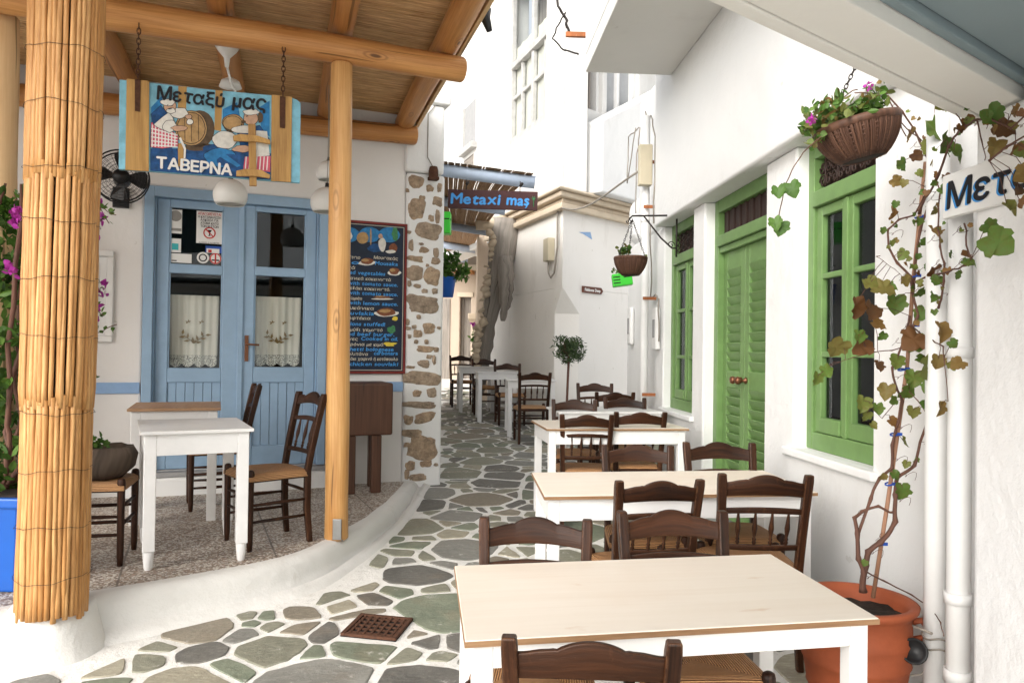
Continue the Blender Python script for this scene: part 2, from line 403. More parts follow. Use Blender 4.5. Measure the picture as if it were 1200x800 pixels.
def reed(name, c0, c1, cd, rough=.5):
    q = N(name); isl = q.n('ShaderNodeNewGeometry').outputs['Random Per Island']
    g = q.noise(q.co('UV', (60, 5, 1)), 1, 4, .6)
    col = q.mix(isl, c0, c1); col = q.mix(q.ramp(g, [(.35, 0), (.75, 1)]), col, cd)
    bl = q.ramp(q.noise(q.co('UV', (20, 3.2, 1)), 1, 5, .6), [(.68, 0), (.78, 1)])
    col = q.mix(q.math('MULTIPLY', bl, .6), col, tuple(x * .35 for x in cd))
    return q.set(Base_Color=col, Roughness=rough, Normal=q.bump(g, .1, .002), Specular_IOR_Level=.4)
M['reed'] = reed('golden_reed', (.50, .245, .075), (.68, .40, .165), (.33, .14, .036))
M['reedroof'] = reed('brown_roof_reed', (.58, .345, .15), (.80, .52, .26), (.30, .155, .06))
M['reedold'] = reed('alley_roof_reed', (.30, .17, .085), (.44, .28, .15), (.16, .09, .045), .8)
M['wicker'] = reed('brown_wicker', (.085, .036, .020), (.15, .072, .042), (.035, .014, .008), .6)

q = N('rush_seat')
vv = q.n('ShaderNodeTexWave', Vector=q.co('UV', (1, .12, 1)), Scale=8, Distortion=2.2, Detail=3, _wave_type='BANDS', _bands_direction='X').outputs['Fac']
g = q.noise(q.co('UV', (160, 14, 1)), 1, 4)
col = q.mix(q.ramp(q.math('ADD', q.math('MULTIPLY', vv, .5), q.math('MULTIPLY', g, .5)), [(.25, 0), (.75, 1)]), (.16, .058, .020), (.70, .38, .165))
col = q.mix(q.math('MULTIPLY', q.n('ShaderNodeObjectInfo').outputs['Random'], .4), col, (.42, .25, .12))
M['rush'] = q.set(Base_Color=col, Roughness=.6, Normal=q.bump(vv, .8, .006))

SLATES = []
for nm, ca, cb in (('dark_slate', (.105, .102, .092), (.165, .158, .14)), ('olive_slate', (.19, .19, .145), (.26, .255, .195)), ('green_slate', (.140, .165, .120), (.205, .225, .165)), ('tan_slate', (.27, .245, .185), (.35, .325, .25)), ('grey_slate', (.175, .172, .155), (.25, .245, .22)), ('brown_slate', (.19, .165, .125), (.25, .22, .17))):
    q = N(nm); v = q.co('World'); isl = q.n('ShaderNodeNewGeometry').outputs['Random Per Island']
    n1 = q.noise(v, 5, 7, .62); n2 = q.noise(q.co('World', (1, 2.6, 1)), 24, 6, .68); n3 = q.noise(v, 2.3, 6, .65)
    c = q.mix(q.ramp(n1, [(.34, 0), (.66, 1)]), ca, cb); c = q.mix(q.math('MULTIPLY', isl, .35), c, tuple(x * .6 for x in ca))
    c = q.mix(q.ramp(n3, [(.54, 0), (.72, .42)]), c, (.21, .15, .095))
    c = q.mix(q.ramp(n2, [(.48, 0), (.74, .55)]), c, tuple(min(1, x * 1.55) for x in cb))
    c = q.mix(q.ramp(q.noise(v, 8, 10, .75), [(.60, 0), (.68, .65)]), c, (.66, .64, .60))
    SLATES.append(q.set(Base_Color=c, Roughness=q.ramp(n1, [(.3, .45), (.7, .72)]), Normal=q.bump(n2, .5, .008, q.bump(n1, .6, .03))))

q = N('white_grout'); v = q.co('World'); a = q.noise(v, 7, 8, .7); b = q.noise(v, 1.3, 4); f = q.noise(v, 45, 6, .7)
c = q.mix(q.ramp(b, [(.35, 0), (.7, 1)]), (.77, .76, .73), (.70, .685, .65))
c = q.mix(q.ramp(a, [(.54, 0), (.70, .55)]), c, (.42, .40, .36)); c = q.mix(q.ramp(q.noise(v, 30, 7, .7), [(.60, 0), (.70, .45)]), c, (.25, .235, .21))
M['grout'] = q.set(Base_Color=c, Roughness=.85, Normal=q.bump(f, .5, .008, q.bump(a, .5, .03)))

q = N('pebble_terrace'); v = q.co('World')
vo = q.n('ShaderNodeTexVoronoi', Vector=v, Scale=80, Randomness=1); ve = q.n('ShaderNodeTexVoronoi', Vector=v, Scale=80, Randomness=1, _feature='DISTANCE_TO_EDGE')
sep = q.n('ShaderNodeSeparateColor', Color=vo.outputs['Color']).outputs[0]
c = q.ramp(sep, [(0, (.17, .11, .08)), (.16, (.42, .34, .27)), (.34, (.27, .195, .145)), (.47, (.66, .61, .54)), (.66, (.33, .225, .165)), (.78, (.76, .72, .65)), (1, (.50, .42, .345))], 'CONSTANT')
c = q.mix(q.ramp(ve.outputs['Distance'], [(.03, 1), (.09, 0)]), c, (.25, .215, .18))
c = q.mix(q.ramp(q.noise(v, 1.1, 4), [(.4, 0), (.7, .30)]), c, (.17, .135, .11))
rot = q.n('ShaderNodeMapping', Vector=q.n('ShaderNodeNewGeometry').outputs['Position'], Rotation=(0, 0, R(-22.6)), Location=(.33, .08, 0)).outputs[0]
br = q.n('ShaderNodeTexBrick', Vector=rot, Scale=1.0, _offset=0.0); br.inputs['Mortar Size'].default_value = .006; br.inputs['Brick Width'].default_value = .8; br.inputs['Row Height'].default_value = .8
c = q.mix(q.math('MULTIPLY', br.outputs['Fac'], .75), c, (.10, .08, .065))
M['pebble'] = q.set(Base_Color=c, Roughness=.55, Normal=q.bump(ve.outputs['Distance'], .35, .004))

q = N('brown_field_stone'); isl = q.n('ShaderNodeNewGeometry').outputs['Random Per Island']; v = q.co('World')
n1 = q.noise(v, 14, 8, .7); n2 = q.noise(v, 55, 6, .7)
c = q.mix(isl, (.56, .40, .26), (.44, .35, .265)); c = q.mix(q.ramp(n1, [(.40, 0), (.72, .85)]), c, (.13, .095, .07)); c = q.mix(q.ramp(n2, [(.50, 0), (.72, .7)]), c, (.60, .48, .35))
M['fieldstone'] = q.set(Base_Color=c, Roughness=.9, Normal=q.bump(n2, .8, .012, q.bump(n1, 1, .04)))

def glass(name, tint=(.9, .93, .93), mixf=.80):
    q = N(name); t = q.t; o = t.nodes['Material Output']
    tr = q.n('ShaderNodeBsdfTransparent', Color=(*tint, 1)); gl = q.n('ShaderNodeBsdfGlossy', Roughness=.02, Color=(.70, .74, .77, 1))
    fr = q.math('POWER', q.n('ShaderNodeLayerWeight', Blend=.5).outputs['Facing'], 4.0)
    mx = q.n('ShaderNodeMixShader', i0=q.math('ADD', q.math('MULTIPLY', fr, .55), .045), i1=tr.outputs[0], i2=gl.outputs[0])
    t.links.new(mx.outputs[0], o.inputs['Surface']); return q.m
M['glass'] = glass('window_glass')

q = N('lace'); v = q.co('World')
tr = q.n('ShaderNodeBsdfTransparent'); wv = q.n('ShaderNodeTexVoronoi', Vector=v, Scale=95, _feature='DISTANCE_TO_EDGE').outputs['Distance']
q.set(Base_Color=(.66, .64, .57), Roughness=.9)
mx = q.n('ShaderNodeMixShader', i0=q.ramp(wv, [(.10, 0), (.2, .85)]), i1=q.b.outputs[0], i2=tr.outputs[0]); q.t.links.new(mx.outputs[0], q.t.nodes['Material Output'].inputs['Surface']); M['lace'] = q.m
q = N('linen'); v = q.co('World'); a = q.noise(q.co('World', (1, 1, 9)), 90, 3); b = q.noise(q.co('World', (9, 9, 1)), 90, 3)
M['linen'] = q.set(Base_Color=q.mix(q.math('MULTIPLY', a, b), (.66, .63, .55), (.48, .45, .38)), Roughness=.9, Transmission_Weight=0)
M['goldthread'] = paint('gold_thread', (.20, .13, .045), .7)

def leaf(name, stops, rough=.5, trans=.25):
    q = N(name); isl = q.n('ShaderNodeNewGeometry').outputs['Random Per Island']
    c = q.ramp(isl, stops); nz = q.noise(q.co('World'), 55, 5, .6)
    c = q.mix(q.ramp(nz, [(.4, 0), (.7, .55)]), c, q.mix(.55, c, (.16, .055, .012)) if 'vine' in name else q.mix(.5, c, (.03, .06, .012)))
    q.set(Base_Color=c, Roughness=rough, Specular_IOR_Level=.35)
    tl = q.n('ShaderNodeBsdfTranslucent', Color=c); mx = q.n('ShaderNodeMixShader', i0=trans, i1=q.b.outputs[0], i2=tl.outputs[0])
    q.t.links.new(mx.outputs[0], q.t.nodes['Material Output'].inputs['Surface']); return q.m
M['vineleaf'] = leaf('vine_leaf', [(0, (.065, .135, .022)), (.30, (.115, .20, .035)), (.50, (.16, .185, .04)), (.64, (.21, .155, .045)), (.80, (.26, .135, .042)), (.92, (.15, .068, .026)), (1, (.08, .045, .022))])
M['greenleaf'] = leaf('bougainvillea_leaf', [(0, (.035, .085, .012)), (.5, (.065, .15, .020)), (1, (.11, .21, .035))])
M['oliveleaf'] = leaf('topiary_leaf', [(0, (.030, .055, .020)), (.5, (.055, .095, .035)), (1, (.11, .16, .07))])
M['potleaf'] = leaf('basket_leaf', [(0, (.05, .12, .018)), (.5, (.10, .20, .035)), (.8, (.15, .16, .04)), (1, (.24, .12, .04))])
M['petal'] = leaf('magenta_bract', [(0, (.42, .03, .34)), (.5, (.50, .05, .42)), (1, (.36, .03, .26))], .6, .3)
# ---------------------------------------------------------------- street, paving, terrace
mb = MB()
xs = [-60, -30, -14, -8] + [-6 + .5 * k for k in range(25)] + [8, 14, 30, 60]; ys = [-60, -20, -8, -3] + [-2 + .5 * k for k in range(53)] + [40, 80]
b = len(mb.v)
for y in ys:
    for x in xs: mb.v.append(Vector((x, y, gz(y))))
for j in range(len(ys) - 1):
    for i in range(len(xs) - 1):
        a = b + j * len(xs) + i; mb.face((a, a + 1, a + len(xs) + 1, a + len(xs)), smooth=True)
part('street', mb, M['grout'], kind='structure')

# edge of the terrace floor, measured along its top (terrace level)
EDGE = [atz(u, v, TZ) for u, v in ((-60, 727), (0, 713), (50, 704), (105, 694), (170, 684), (233, 673), (285, 664), (327, 655), (360, 645), (387, 631), (408, 620), (432, 606), (452, 591), (466, 577), (478, 562))]
EDGE = [Vector((-5.2, 2.9, TZ))] + EDGE
EDGE.append(Vector((EDGE[-1].x + .03, EDGE[-1].y + .35, TZ)))
def smooth_path(P, it=2):
    for _ in range(it):
        Q = [P[0]]
        for a, b in zip(P, P[1:]): Q += [a * .75 + b * .25, a * .25 + b * .75]
        P = Q + [P[-1]]
    return P
EDGE = smooth_path(EDGE)
def nrm2(P, k):
    t = P[min(k + 1, len(P) - 1)] - P[max(k - 1, 0)]; t.z = 0; t.normalize(); return Vector((t.y, -t.x, 0))
# kerb: white painted roll, its foot flared into the street
mb = MB(); prof = [(-.02, .004), (.025, .006), (.055, .002), (.08, -.012), (.098, -.04), (.108, -.085), (.118, -.14), (.14, -.2), (.19, -.232), (.26, -.26), (.30, -.36)]
b = len(mb.v)
for k, p in enumerate(EDGE):
    n_ = nrm2(EDGE, k)
    for d, z in prof:
        w_ = noise.noise(Vector((p.x * 3, p.y * 3, d * 9))) * .018
        zz = TZ + z
        if d >= .14: zz = max(zz, gz(p.y) - .05) if d < .26 else gz(p.y) - .08
        if d == .19: zz = gz(p.y) + .012
        if d == .14: zz = max(gz(p.y) + .035, min(zz, TZ - .10))
        mb.v.append(Vector((p.x, p.y, 0)) + n_ * (d + w_) + Vector((0, 0, zz + w_ * .25)))
m_ = len(prof)
for k in range(len(EDGE) - 1):
    for j in range(m_ - 1):
        a = b + k * m_ + j; mb.face((a, a + 1, a + m_ + 1, a + m_), smooth=True)
part('kerb', mb, M['kerbpaint'], kind='structure')
# terrace floor
mb = MB()
back = [FA.p(4.6, -.4, TZ), FA.p(-6, -.4, TZ)]
pts = [p.copy() for p in EDGE if FA.p(0, 0, 0) is not None] + back + [Vector((-8, 2.9, TZ))]
mb.poly(pts)
part('terrace_floor', mb, M['pebble'], kind='structure')
# round white plinth the reed column stands on
COLB = atz(62, 708, TZ)
mb = MB(); mb.lathe([(.0, .012), (.165, .012), (.182, .0), (.192, -.05), (.205, -.15), (.225, -.21), (.28, -.27), (.36, -.36)], COLB, n=36)
for i, p in enumerate(mb.v): mb.v[i] = p + Vector((1, .4, .3)) * noise.noise(p * 4) * .02
COLPL = mb

# crazy paving: cut stones with rounded corners, each a low slab
def clip(poly, px, py, nx, ny):
    out = []
    for i in range(len(poly)):
        a, b2 = poly[i], poly[(i + 1) % len(poly)]
        da = (a[0] - px) * nx + (a[1] - py) * ny; db = (b2[0] - px) * nx + (b2[1] - py) * ny
        if da <= 0: out.append(a)
        if (da < 0 < db) or (db < 0 < da):
            t = da / (da - db); out.append((a[0] + (b2[0] - a[0]) * t, a[1] + (b2[1] - a[1]) * t))
    return out
EDG2 = [(p.x + nrm2(EDGE, k).x * .20, p.y + nrm2(EDGE, k).y * .20, nrm2(EDGE, k).x, nrm2(EDGE, k).y) for k, p in enumerate(EDGE)]
CB = atz(62, 708, TZ)
GR = [gnd(u, v) for u, v in ((404, 746), (418, 721), (480, 727), (468, 752))]
sites = []; cellg = {}
tries = 0
def rr_site():
    t = rnd.random()
    return .10 + .19 * t if t > .28 else .05 + .10 * t
while tries < 26000 and len(sites) < 2200:
    tries += 1
    x = rnd.uniform(-4.5, 2.3); y = rnd.uniform(.3, 19); r = rr_site() * (.92 if y < 5 else 1)
    key = (int(x // .7), int(y // .7)); ok = True
    for i in range(-1, 2):
        for j in range(-1, 2):
            for q in cellg.get((key[0] + i, key[1] + j), ()):
                if math.hypot((q[0] - x), (q[1] - y) * 1.12) < (q[2] + r) * .93: ok = False; break
            if not ok: break
        if not ok: break
    if ok: sites.append((x, y, r)); cellg.setdefault(key, []).append((x, y, r))
mb = MB()
for (x, y, r) in sites:
    if x > 1.95 - .0656 * y - .03: continue
    # left limit
    k = min(range(len(EDG2)), key=lambda i: (EDG2[i][0] - x) ** 2 + (EDG2[i][1] - y) ** 2)
    e = EDG2[k]
    if y < 8 and (x - e[0]) * e[2] + (y - e[1]) * e[3] < .02: continue
    if y > 7.3 and x < -.60 - .10 * (y - 7.3) - .02: continue
    if math.hypot(x - CB.x, y - CB.y) < .40: continue
    # the corner house
    if (Vector((x, y, 0)) - BL.o).dot(BL.n) < .02 and (Vector((x, y, 0)) - BR.o).dot(BR.n) < .02: continue
    poly = [(x - .5, y - .5), (x + .5, y - .5), (x + .5, y + .5), (x - .5, y + .5)]
    gap = rnd.uniform(.012, .022) if y < 4 else rnd.uniform(.014, .027)
    key = (int(x // .7), int(y // .7))
    for i in range(-2, 3):
        for j in range(-2, 3):
            for q in cellg.get((key[0] + i, key[1] + j), ()):
                if q[0] == x and q[1] == y: continue
                dx, dy = q[0] - x, q[1] - y; d = math.hypot(dx, dy)
                if d > 1.1: continue
                t = (d * d + r * r - q[2] * q[2]) / (2 * d) - gap
                poly = clip(poly, x + dx / d * t, y + dy / d * t, dx / d, dy / d)
                if len(poly) < 3: break
    if y < 8: poly = clip(poly, e[0] + e[2] * .0, e[1] + e[3] * .0, -e[2], -e[3])
    gx, gy = sum(p.x for p in GR) / 4, sum(p.y for p in GR) / 4
    if math.hypot(gx - x, gy - y) < .75:
        d = math.hypot(gx - x, gy - y)
        if d < .14: continue
        poly = clip(poly, gx + (x - gx) / d * .185, gy + (y - gy) / d * .185, (gx - x) / d, (gy - y) / d)
    if len(poly) < 3: continue
    ar = abs(sum(a[0] * b2[1] - b2[0] * a[1] for a, b2 in zip(poly, poly[1:] + poly[:1]))) / 2
    if ar < .0022: continue
    # round the corners
    for it in range(2):
        Q = []; cr = (.10, .22)[it]
        for a, b2 in zip(poly, poly[1:] + poly[:1]):
            l = math.hypot(b2[0] - a[0], b2[1] - a[1]); c_ = min(cr, .032 / max(l, .01))
            Q += [(a[0] + (b2[0] - a[0]) * c_, a[1] + (b2[1] - a[1]) * c_), (b2[0] + (a[0] - b2[0]) * c_, b2[1] + (a[1] - b2[1]) * c_)]
        poly = Q
    D = []
    step = .03 if y < 6 else .06
    for a, b2 in zip(poly, poly[1:] + poly[:1]):
        l = math.hypot(b2[0] - a[0], b2[1] - a[1]); n_ = max(1, int(l / step))
        for t in range(n_): D.append((a[0] + (b2[0] - a[0]) * t / n_, a[1] + (b2[1] - a[1]) * t / n_))
    J = []; mb.cur = rnd.choices(range(6), (18, 26, 24, 11, 22, 6))[0]
    for p in D:
        h = noise.noise(Vector((p[0] * 5, p[1] * 5, 1.7))) * .016 + noise.noise(Vector((p[0] * 19, p[1] * 19, 4))) * .008
        d = math.hypot(p[0] - x, p[1] - y) or 1
        J.append((p[0] + (p[0] - x) / d * h, p[1] + (p[1] - y) / d * h))
    cx = sum(p[0] for p in J) / len(J); cy = sum(p[1] for p in J) / len(J)
    tx, ty = rnd.uniform(-.012, .012), rnd.uniform(-.012, .012); n_ = len(J); b = len(mb.v)
    for k, (s_, z) in enumerate(((1, -.006), (.985, .004), (.955, .007))):
        for p in J:
            px_, py_ = cx + (p[0] - cx) * s_, cy + (p[1] - cy) * s_
            mb.v.append(Vector((px_, py_, gz(py_) + z + (px_ - cx) * tx + (py_ - cy) * ty)))
    for k in range(2):
        for i in range(n_):
            a = b + k * n_ + i; c_ = b + k * n_ + (i + 1) % n_
            mb.face((a, c_, c_ + n_, a + n_), smooth=True)
    mb.face(range(b + 2 * n_, b + 3 * n_))
part('paving_stones', mb, SLATES, kind='structure')

# drain grate let into the street
gc = sum(GR, Vector()) / 4; ex = ((GR[2] + GR[3] - GR[0] - GR[1]) / 2); ey = ((GR[1] + GR[2] - GR[0] - GR[3]) / 2); W_, D_ = ex.length, ey.length; ex.normalize(); ey = (ey - ex * ey.dot(ex)).normalized()
ez = ex.cross(ey)
dg = thing('drain_grate', gc, 'small square rusty iron drain grate let into the stone paving', 'drain grate')
mb = MB(); mb.box(gc + ez * .004, (W_, D_, .006), (ex, ey, ez)); part('pit', mb, M['dark_inside'], dg)
mb = MB()
for s_ in (-1, 1):
    mb.box(gc + ex * s_ * (W_ / 2 - .011) + ez * .011, (.022, D_, .016), (ex, ey, ez)); mb.box(gc + ey * s_ * (D_ / 2 - .011) + ez * .0105, (W_ - .044, .022, .015), (ex, ey, ez))
part('frame', mb, M['rust'], dg, bevel=.002)
mb = MB()
for k in range(1, 8): mb.box(gc + ex * (-W_ / 2 + W_ * k / 8) + ez * .010, (.012, D_ - .046, .011), (ex, ey, ez))
for k in range(1, 6): mb.box(gc + ey * (-D_ / 2 + D_ * k / 6) + ez * .009, (W_ - .046, .011, .010), (ex, ey, ez))
part('bars', mb, M['rust'], dg)
# ---------------------------------------------------------------- walls
def wall(mb, fr, s0, s1, z0, z1, holes, depth, d=0):
    """a slab of wall with openings; front face at d, openings run right through"""
    ss = sorted({s0, s1, *[h[0] for h in holes], *[h[1] for h in holes]}); zs = sorted({z0, z1, *[h[2] for h in holes], *[h[3] for h in holes]})
    def ishole(a, b_, c, e):
        m, n_ = (a + b_) / 2, (c + e) / 2
        return any(h[0] < m < h[1] and h[2] < n_ < h[3] for h in holes)
    grid = {}
    for i in range(len(ss) - 1):
        for j in range(len(zs) - 1): grid[i, j] = not ishole(ss[i], ss[i + 1], zs[j], zs[j + 1])
    for (i, j), solid in grid.items():
        a, b_, c, e = ss[i], ss[i + 1], zs[j], zs[j + 1]
        if not solid: continue
        mb.quad(fr.p(a, d, c), fr.p(b_, d, c), fr.p(b_, d, e), fr.p(a, d, e))
        mb.quad(fr.p(a, d - depth, c), fr.p(b_, d - depth, c), fr.p(b_, d - depth, e), fr.p(a, d - depth, e))
        for di, dj, q in ((-1, 0, (a, c, a, e)), (1, 0, (b_, c, b_, e)), (0, -1, (a, c, b_, c)), (0, 1, (a, e, b_, e))):
            if not grid.get((i + di, j + dj), False):
                mb.quad(fr.p(q[0], d, q[1]), fr.p(q[2], d, q[3]), fr.p(q[2], d - depth, q[3]), fr.p(q[0], d - depth, q[1]))
def fbox(mb, fr, s0, s1, d0, d1, z0, z1): mb.box(fr.p((s0 + s1) / 2, (d0 + d1) / 2, (z0 + z1) / 2), (abs(s1 - s0), abs(d1 - d0), abs(z1 - z0)), fr.axes())

# ---------------------------------------------------------------- taverna
tv = thing('taverna_building', FA.p(0, 0, 0), 'whitewashed taverna with blue double door and stone corner pier behind the terrace', 'building')
sP0 = FA.px(474, 350)[0]; sP1 = FA.px(519, 350)[0]
dL, dT = FA.px(170, 217); dR = FA.px(384, 300)[0]; dB = FA.px(250, 549)[1]
mb = MB(); wall(mb, FA, -4.5, sP0, -.3, 3.75, [(dL, dR, dB, dT)], .45)
part('wall', mb, M['taverna'], tv, bevel=.02, weld=True)
# alley side of the house and its back
mb = MB()
ea = FA.p(sP1 - .05, -.45, 0); eb = Vector((-1.25, 13.4, 0))
AL = Frame(ea, (eb - ea), (1, (ea.x - eb.x) / (eb.y - ea.y)))
LA = (Vector((eb.x, eb.y, 0)) - Vector((ea.x, ea.y, 0))).length
wall(mb, AL, 0, LA, -.3, 4.1, [], .5)
part('alley_wall', mb, M['cream'], tv, bevel=.03, weld=True)
mb = MB(); fbox(mb, FA, -4.5, sP0 - .06, -5, -.47, 3.5, 3.72); part('roof', mb, M['white'], tv)
# corner pier
mb = MB()
fbox(mb, FA, sP0, sP1, -.6, .025, -.3, FA.px(505, 205)[1])
part('pier', mb, M['white'], tv, bevel=.03, seg=3)
mb = MB(); zt = FA.px(515, 126)[1]
fbox(mb, FA, sP0 - .02, sP1 - .02, -.6, .05, FA.px(505, 205)[1] + .003, zt); fbox(mb, FA, sP0 + .2, sP1 + .03, -.6, .09, zt + .003, zt + .09)
part('pier_cap', mb, M['white'], tv, bevel=.025, seg=3)
# field stones set in the pier's render: (px centre, width, height)
mb = MB()
ST = [(488, 213, 13, 13), (504, 221, 7, 7), (515, 220, 5, 9), (495, 232, 6, 5), (513, 236, 10, 10), (488, 245, 18, 20), (505, 256, 6, 7), (513, 254, 5, 14), (503, 271, 25, 17), (482, 287, 5, 12), (497, 293, 10, 6), (511, 296, 6, 9), (488, 303, 16, 7), (511, 306, 9, 7), (486, 319, 16, 14), (507, 324, 15, 18), (480, 332, 4, 7), (489, 335, 8, 4), (498, 341, 6, 5), (510, 341, 6, 6), (493, 357, 30, 20), (510, 351, 4, 4), (478, 377, 4, 6), (503, 384, 13, 10), (490, 391, 9, 8), (498, 409, 17, 6), (503, 418, 6, 4), (497, 426, 12, 8), (481, 430, 9, 3), (509, 422, 4, 9), (493, 443, 36, 15), (489, 461, 9, 7), (506, 460, 10, 10), (492, 474, 36, 7), (479, 492, 9, 10), (498, 489, 20, 11), (483, 507, 19, 8), (495, 523, 28, 26), (477, 521, 6, 5), (481, 545, 9, 9), (499, 543, 12, 7), (477, 556, 5, 10), (490, 559, 18, 7)]
for _ in range(120):                                      # small chips between the big stones
    u, v = rnd.uniform(477, 515), rnd.uniform(212, 556)
    if all(abs(u - a) > b * .5 + 4 or abs(v - c) > e * .5 + 4 for a, c, b, e in ST): ST.append((u, v, rnd.uniform(3, 6), rnd.uniform(2.5, 5)))
for (u, v, w_, h_) in ST:
    s0, z0 = FA.px(u, v, .03); s1, _ = FA.px(u + w_ * .60, v, .03); _, z1 = FA.px(u, v - h_ * .60, .03)
    a, c = abs(s1 - s0), abs(z1 - z0); n_ = 26; ph = rnd.random() * 50; ring = []
    for k in range(n_):
        t = 2 * math.pi * k / n_; pw = .72
        x = math.copysign(abs(math.cos(t)) ** pw, math.cos(t)); y = math.copysign(abs(math.sin(t)) ** pw, math.sin(t))
        r_ = 1 + .34 * noise.noise(Vector((math.cos(t) * 1.1 + ph, math.sin(t) * 1.1, ph))) + .14 * noise.noise(Vector((math.cos(t) * 3.5 + ph, math.sin(t) * 3.5, ph)))
        ring.append((x * r_ * a, y * r_ * c + x * a * .1 * math.sin(ph)))
    b = len(mb.v); L_ = ((1.0, .015), (.97, .027), (.86, .034), (.5, .037), (.2, .038))
    for s_, d_ in L_:
        for x, y in ring:
            nn = noise.noise(Vector((x * 22, y * 22, ph))) * .014
            mb.v.append(FA.p(min(max(s0 + x * s_, sP0 - .01), sP1 - .012), d_ + (nn if s_ < .9 else 0), z0 + y * s_))
    for k in range(len(L_) - 1):
        for i in range(n_):
            q, e = b + k * n_ + i, b + k * n_ + (i + 1) % n_; mb.face((q, e, e + n_, q + n_), smooth=True)
    mb.face(range(b + 4 * n_, b + 5 * n_), smooth=True)
part('pier_stones', mb, M['fieldstone'], tv)
# blue dado stripe
zs0 = FA.px(140, 461)[1]; zs1 = FA.px(140, 448)[1]
mb = MB(); fbox(mb, FA, -4.5, dL - .012, 0, .022, zs0, zs1); fbox(mb, FA, dR + .012, sP0 - .006, 0, .022, zs0, zs1)
part('dado_stripe', mb, M['bluestripe'], tv, bevel=.004)
# step under the door
mb = MB(); fbox(mb, FA, dL - .15, dR + .15, -.3, .10, TZ - .05, dB - .045); part('door_step', mb, M['white'], tv, bevel=.02)
mb = MB(); fbox(mb, FA, dL - .02, dR + .02, -.3, .085, dB - .042, dB - .003); part('threshold', mb, M['lead'], tv, bevel=.008)
# door frame
fw = .075
df = MB()
fbox(df, FA, dL, dL + fw, -.12, .025, dB, dT); fbox(df, FA, dR - fw, dR, -.12, .025, dB, dT); fbox(df, FA, dL + fw, dR - fw, -.12, .0245, dT - .085, dT)
fbox(df, FA, dL + fw, dL + fw + .016, -.12, -.018, dB, dT - .085); fbox(df, FA, dR - fw - .016, dR - fw, -.12, -.018, dB, dT - .085)
part('door_frame', df, M['blue'], tv, bevel=.006)
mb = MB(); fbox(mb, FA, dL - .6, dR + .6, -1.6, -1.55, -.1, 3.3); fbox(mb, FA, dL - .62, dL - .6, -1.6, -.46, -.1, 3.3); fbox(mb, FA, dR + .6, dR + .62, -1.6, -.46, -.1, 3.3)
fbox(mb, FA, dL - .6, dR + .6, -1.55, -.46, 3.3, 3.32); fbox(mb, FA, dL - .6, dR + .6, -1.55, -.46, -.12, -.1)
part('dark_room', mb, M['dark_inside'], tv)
mid = FA.px(281, 400, -.05)[0]
def door_leaf(s0, s1, uL, uR, rows, plank, label):
    D0, D1 = -.085, -.04
    cols = (FA.px(uL, 380, D1)[0], FA.px(uR, 380, D1)[0])
    zz = [FA.px((uL + uR) / 2, v, D1)[1] for v in rows]     # top pane: top, bottom; low pane: top, bottom; planks: top, bottom
    zb, ztp = dB + .006, dT - .087
    m = MB(); fbox(m, FA, s0, cols[0], D0, D1, zb, ztp); fbox(m, FA, cols[1], s1, D0, D1, zb, ztp)
    for a, c in ((zz[0], ztp), (zz[2], zz[1]), (zz[4], zz[3]), (zb, zz[5])): fbox(m, FA, cols[0], cols[1], D0 + .0005, D1 - .0005, a, c)
    lf = part('door_leaf', m, M['blue'], tv, bevel=.007, label=label)
    bd = MB()
    for a, c in ((zz[1], zz[0]), (zz[3], zz[2])):
        for x in cols:
            sg = 1 if x == cols[0] else -1
            fbox(bd, FA, x, x + sg * .012, D0 + .005, D1 - .010, c, a)
        fbox(bd, FA, cols[0] + .012, cols[1] - .012, D0 + .005, D1 - .010, c, c - .0 + .012); fbox(bd, FA, cols[0] + .012, cols[1] - .012, D0 + .005, D1 - .010, a - .012, a)
    part('glazing_bead', bd, M['blue'], lf, bevel=.003)
    for a, c in ((zz[1], zz[0]), (zz[3], zz[2])):
        g = MB(); g.quad(FA.p(cols[0], D0 + .018, a), FA.p(cols[1], D0 + .018, a), FA.p(cols[1], D0 + .018, c), FA.p(cols[0], D0 + .018, c)); part('pane', g, M['glass'], lf)
    pk = MB(); n_ = 6; wv = (cols[1] - cols[0]) / n_
    for k in range(n_): fbox(pk, FA, cols[0] + wv * k + .0015, cols[0] + wv * (k + 1) - .0015, D0 + .006, D1 - (.012 if k % 2 else .016), zz[5] - .0, zz[4] + .0)
    part('plank_panel', pk, M['blue'], lf, bevel=.004)
    return lf, cols, zz
lfL, cL, zL = door_leaf(dL + fw + .018, mid - .003, 197, 260, (245, 310, 321, 431, 448, 521), 0, 'left blue door leaf with notices behind its top pane')
lfR, cR, zR = door_leaf(mid + .003, dR - fw - .018, 297.5, 357, (250, 313.5, 324, 430, 448, 521), 0, 'right blue door leaf with the lever handle')
mb = MB(); fbox(mb, FA, mid - .022, mid + .022, -.04, -.022, dB + .02, dT - .10); part('cover_strip', mb, M['blue'], lfL, bevel=.006)
hs_, hz = FA.px(285, 408, -.03)
mb = MB(); fbox(mb, FA, hs_ + .012, hs_ + .042, -.042, -.030, hz - .11, hz + .11)
mb.tube([FA.p(hs_ + .027, -.03, hz + .035), FA.p(hs_ + .027, .02, hz + .035), FA.p(hs_ + .034, .026, hz + .035), FA.p(hs_ + .125, .024, hz + .03)], .009, 8)
part('handle', mb, M['brass'], lfR, bevel=.002)
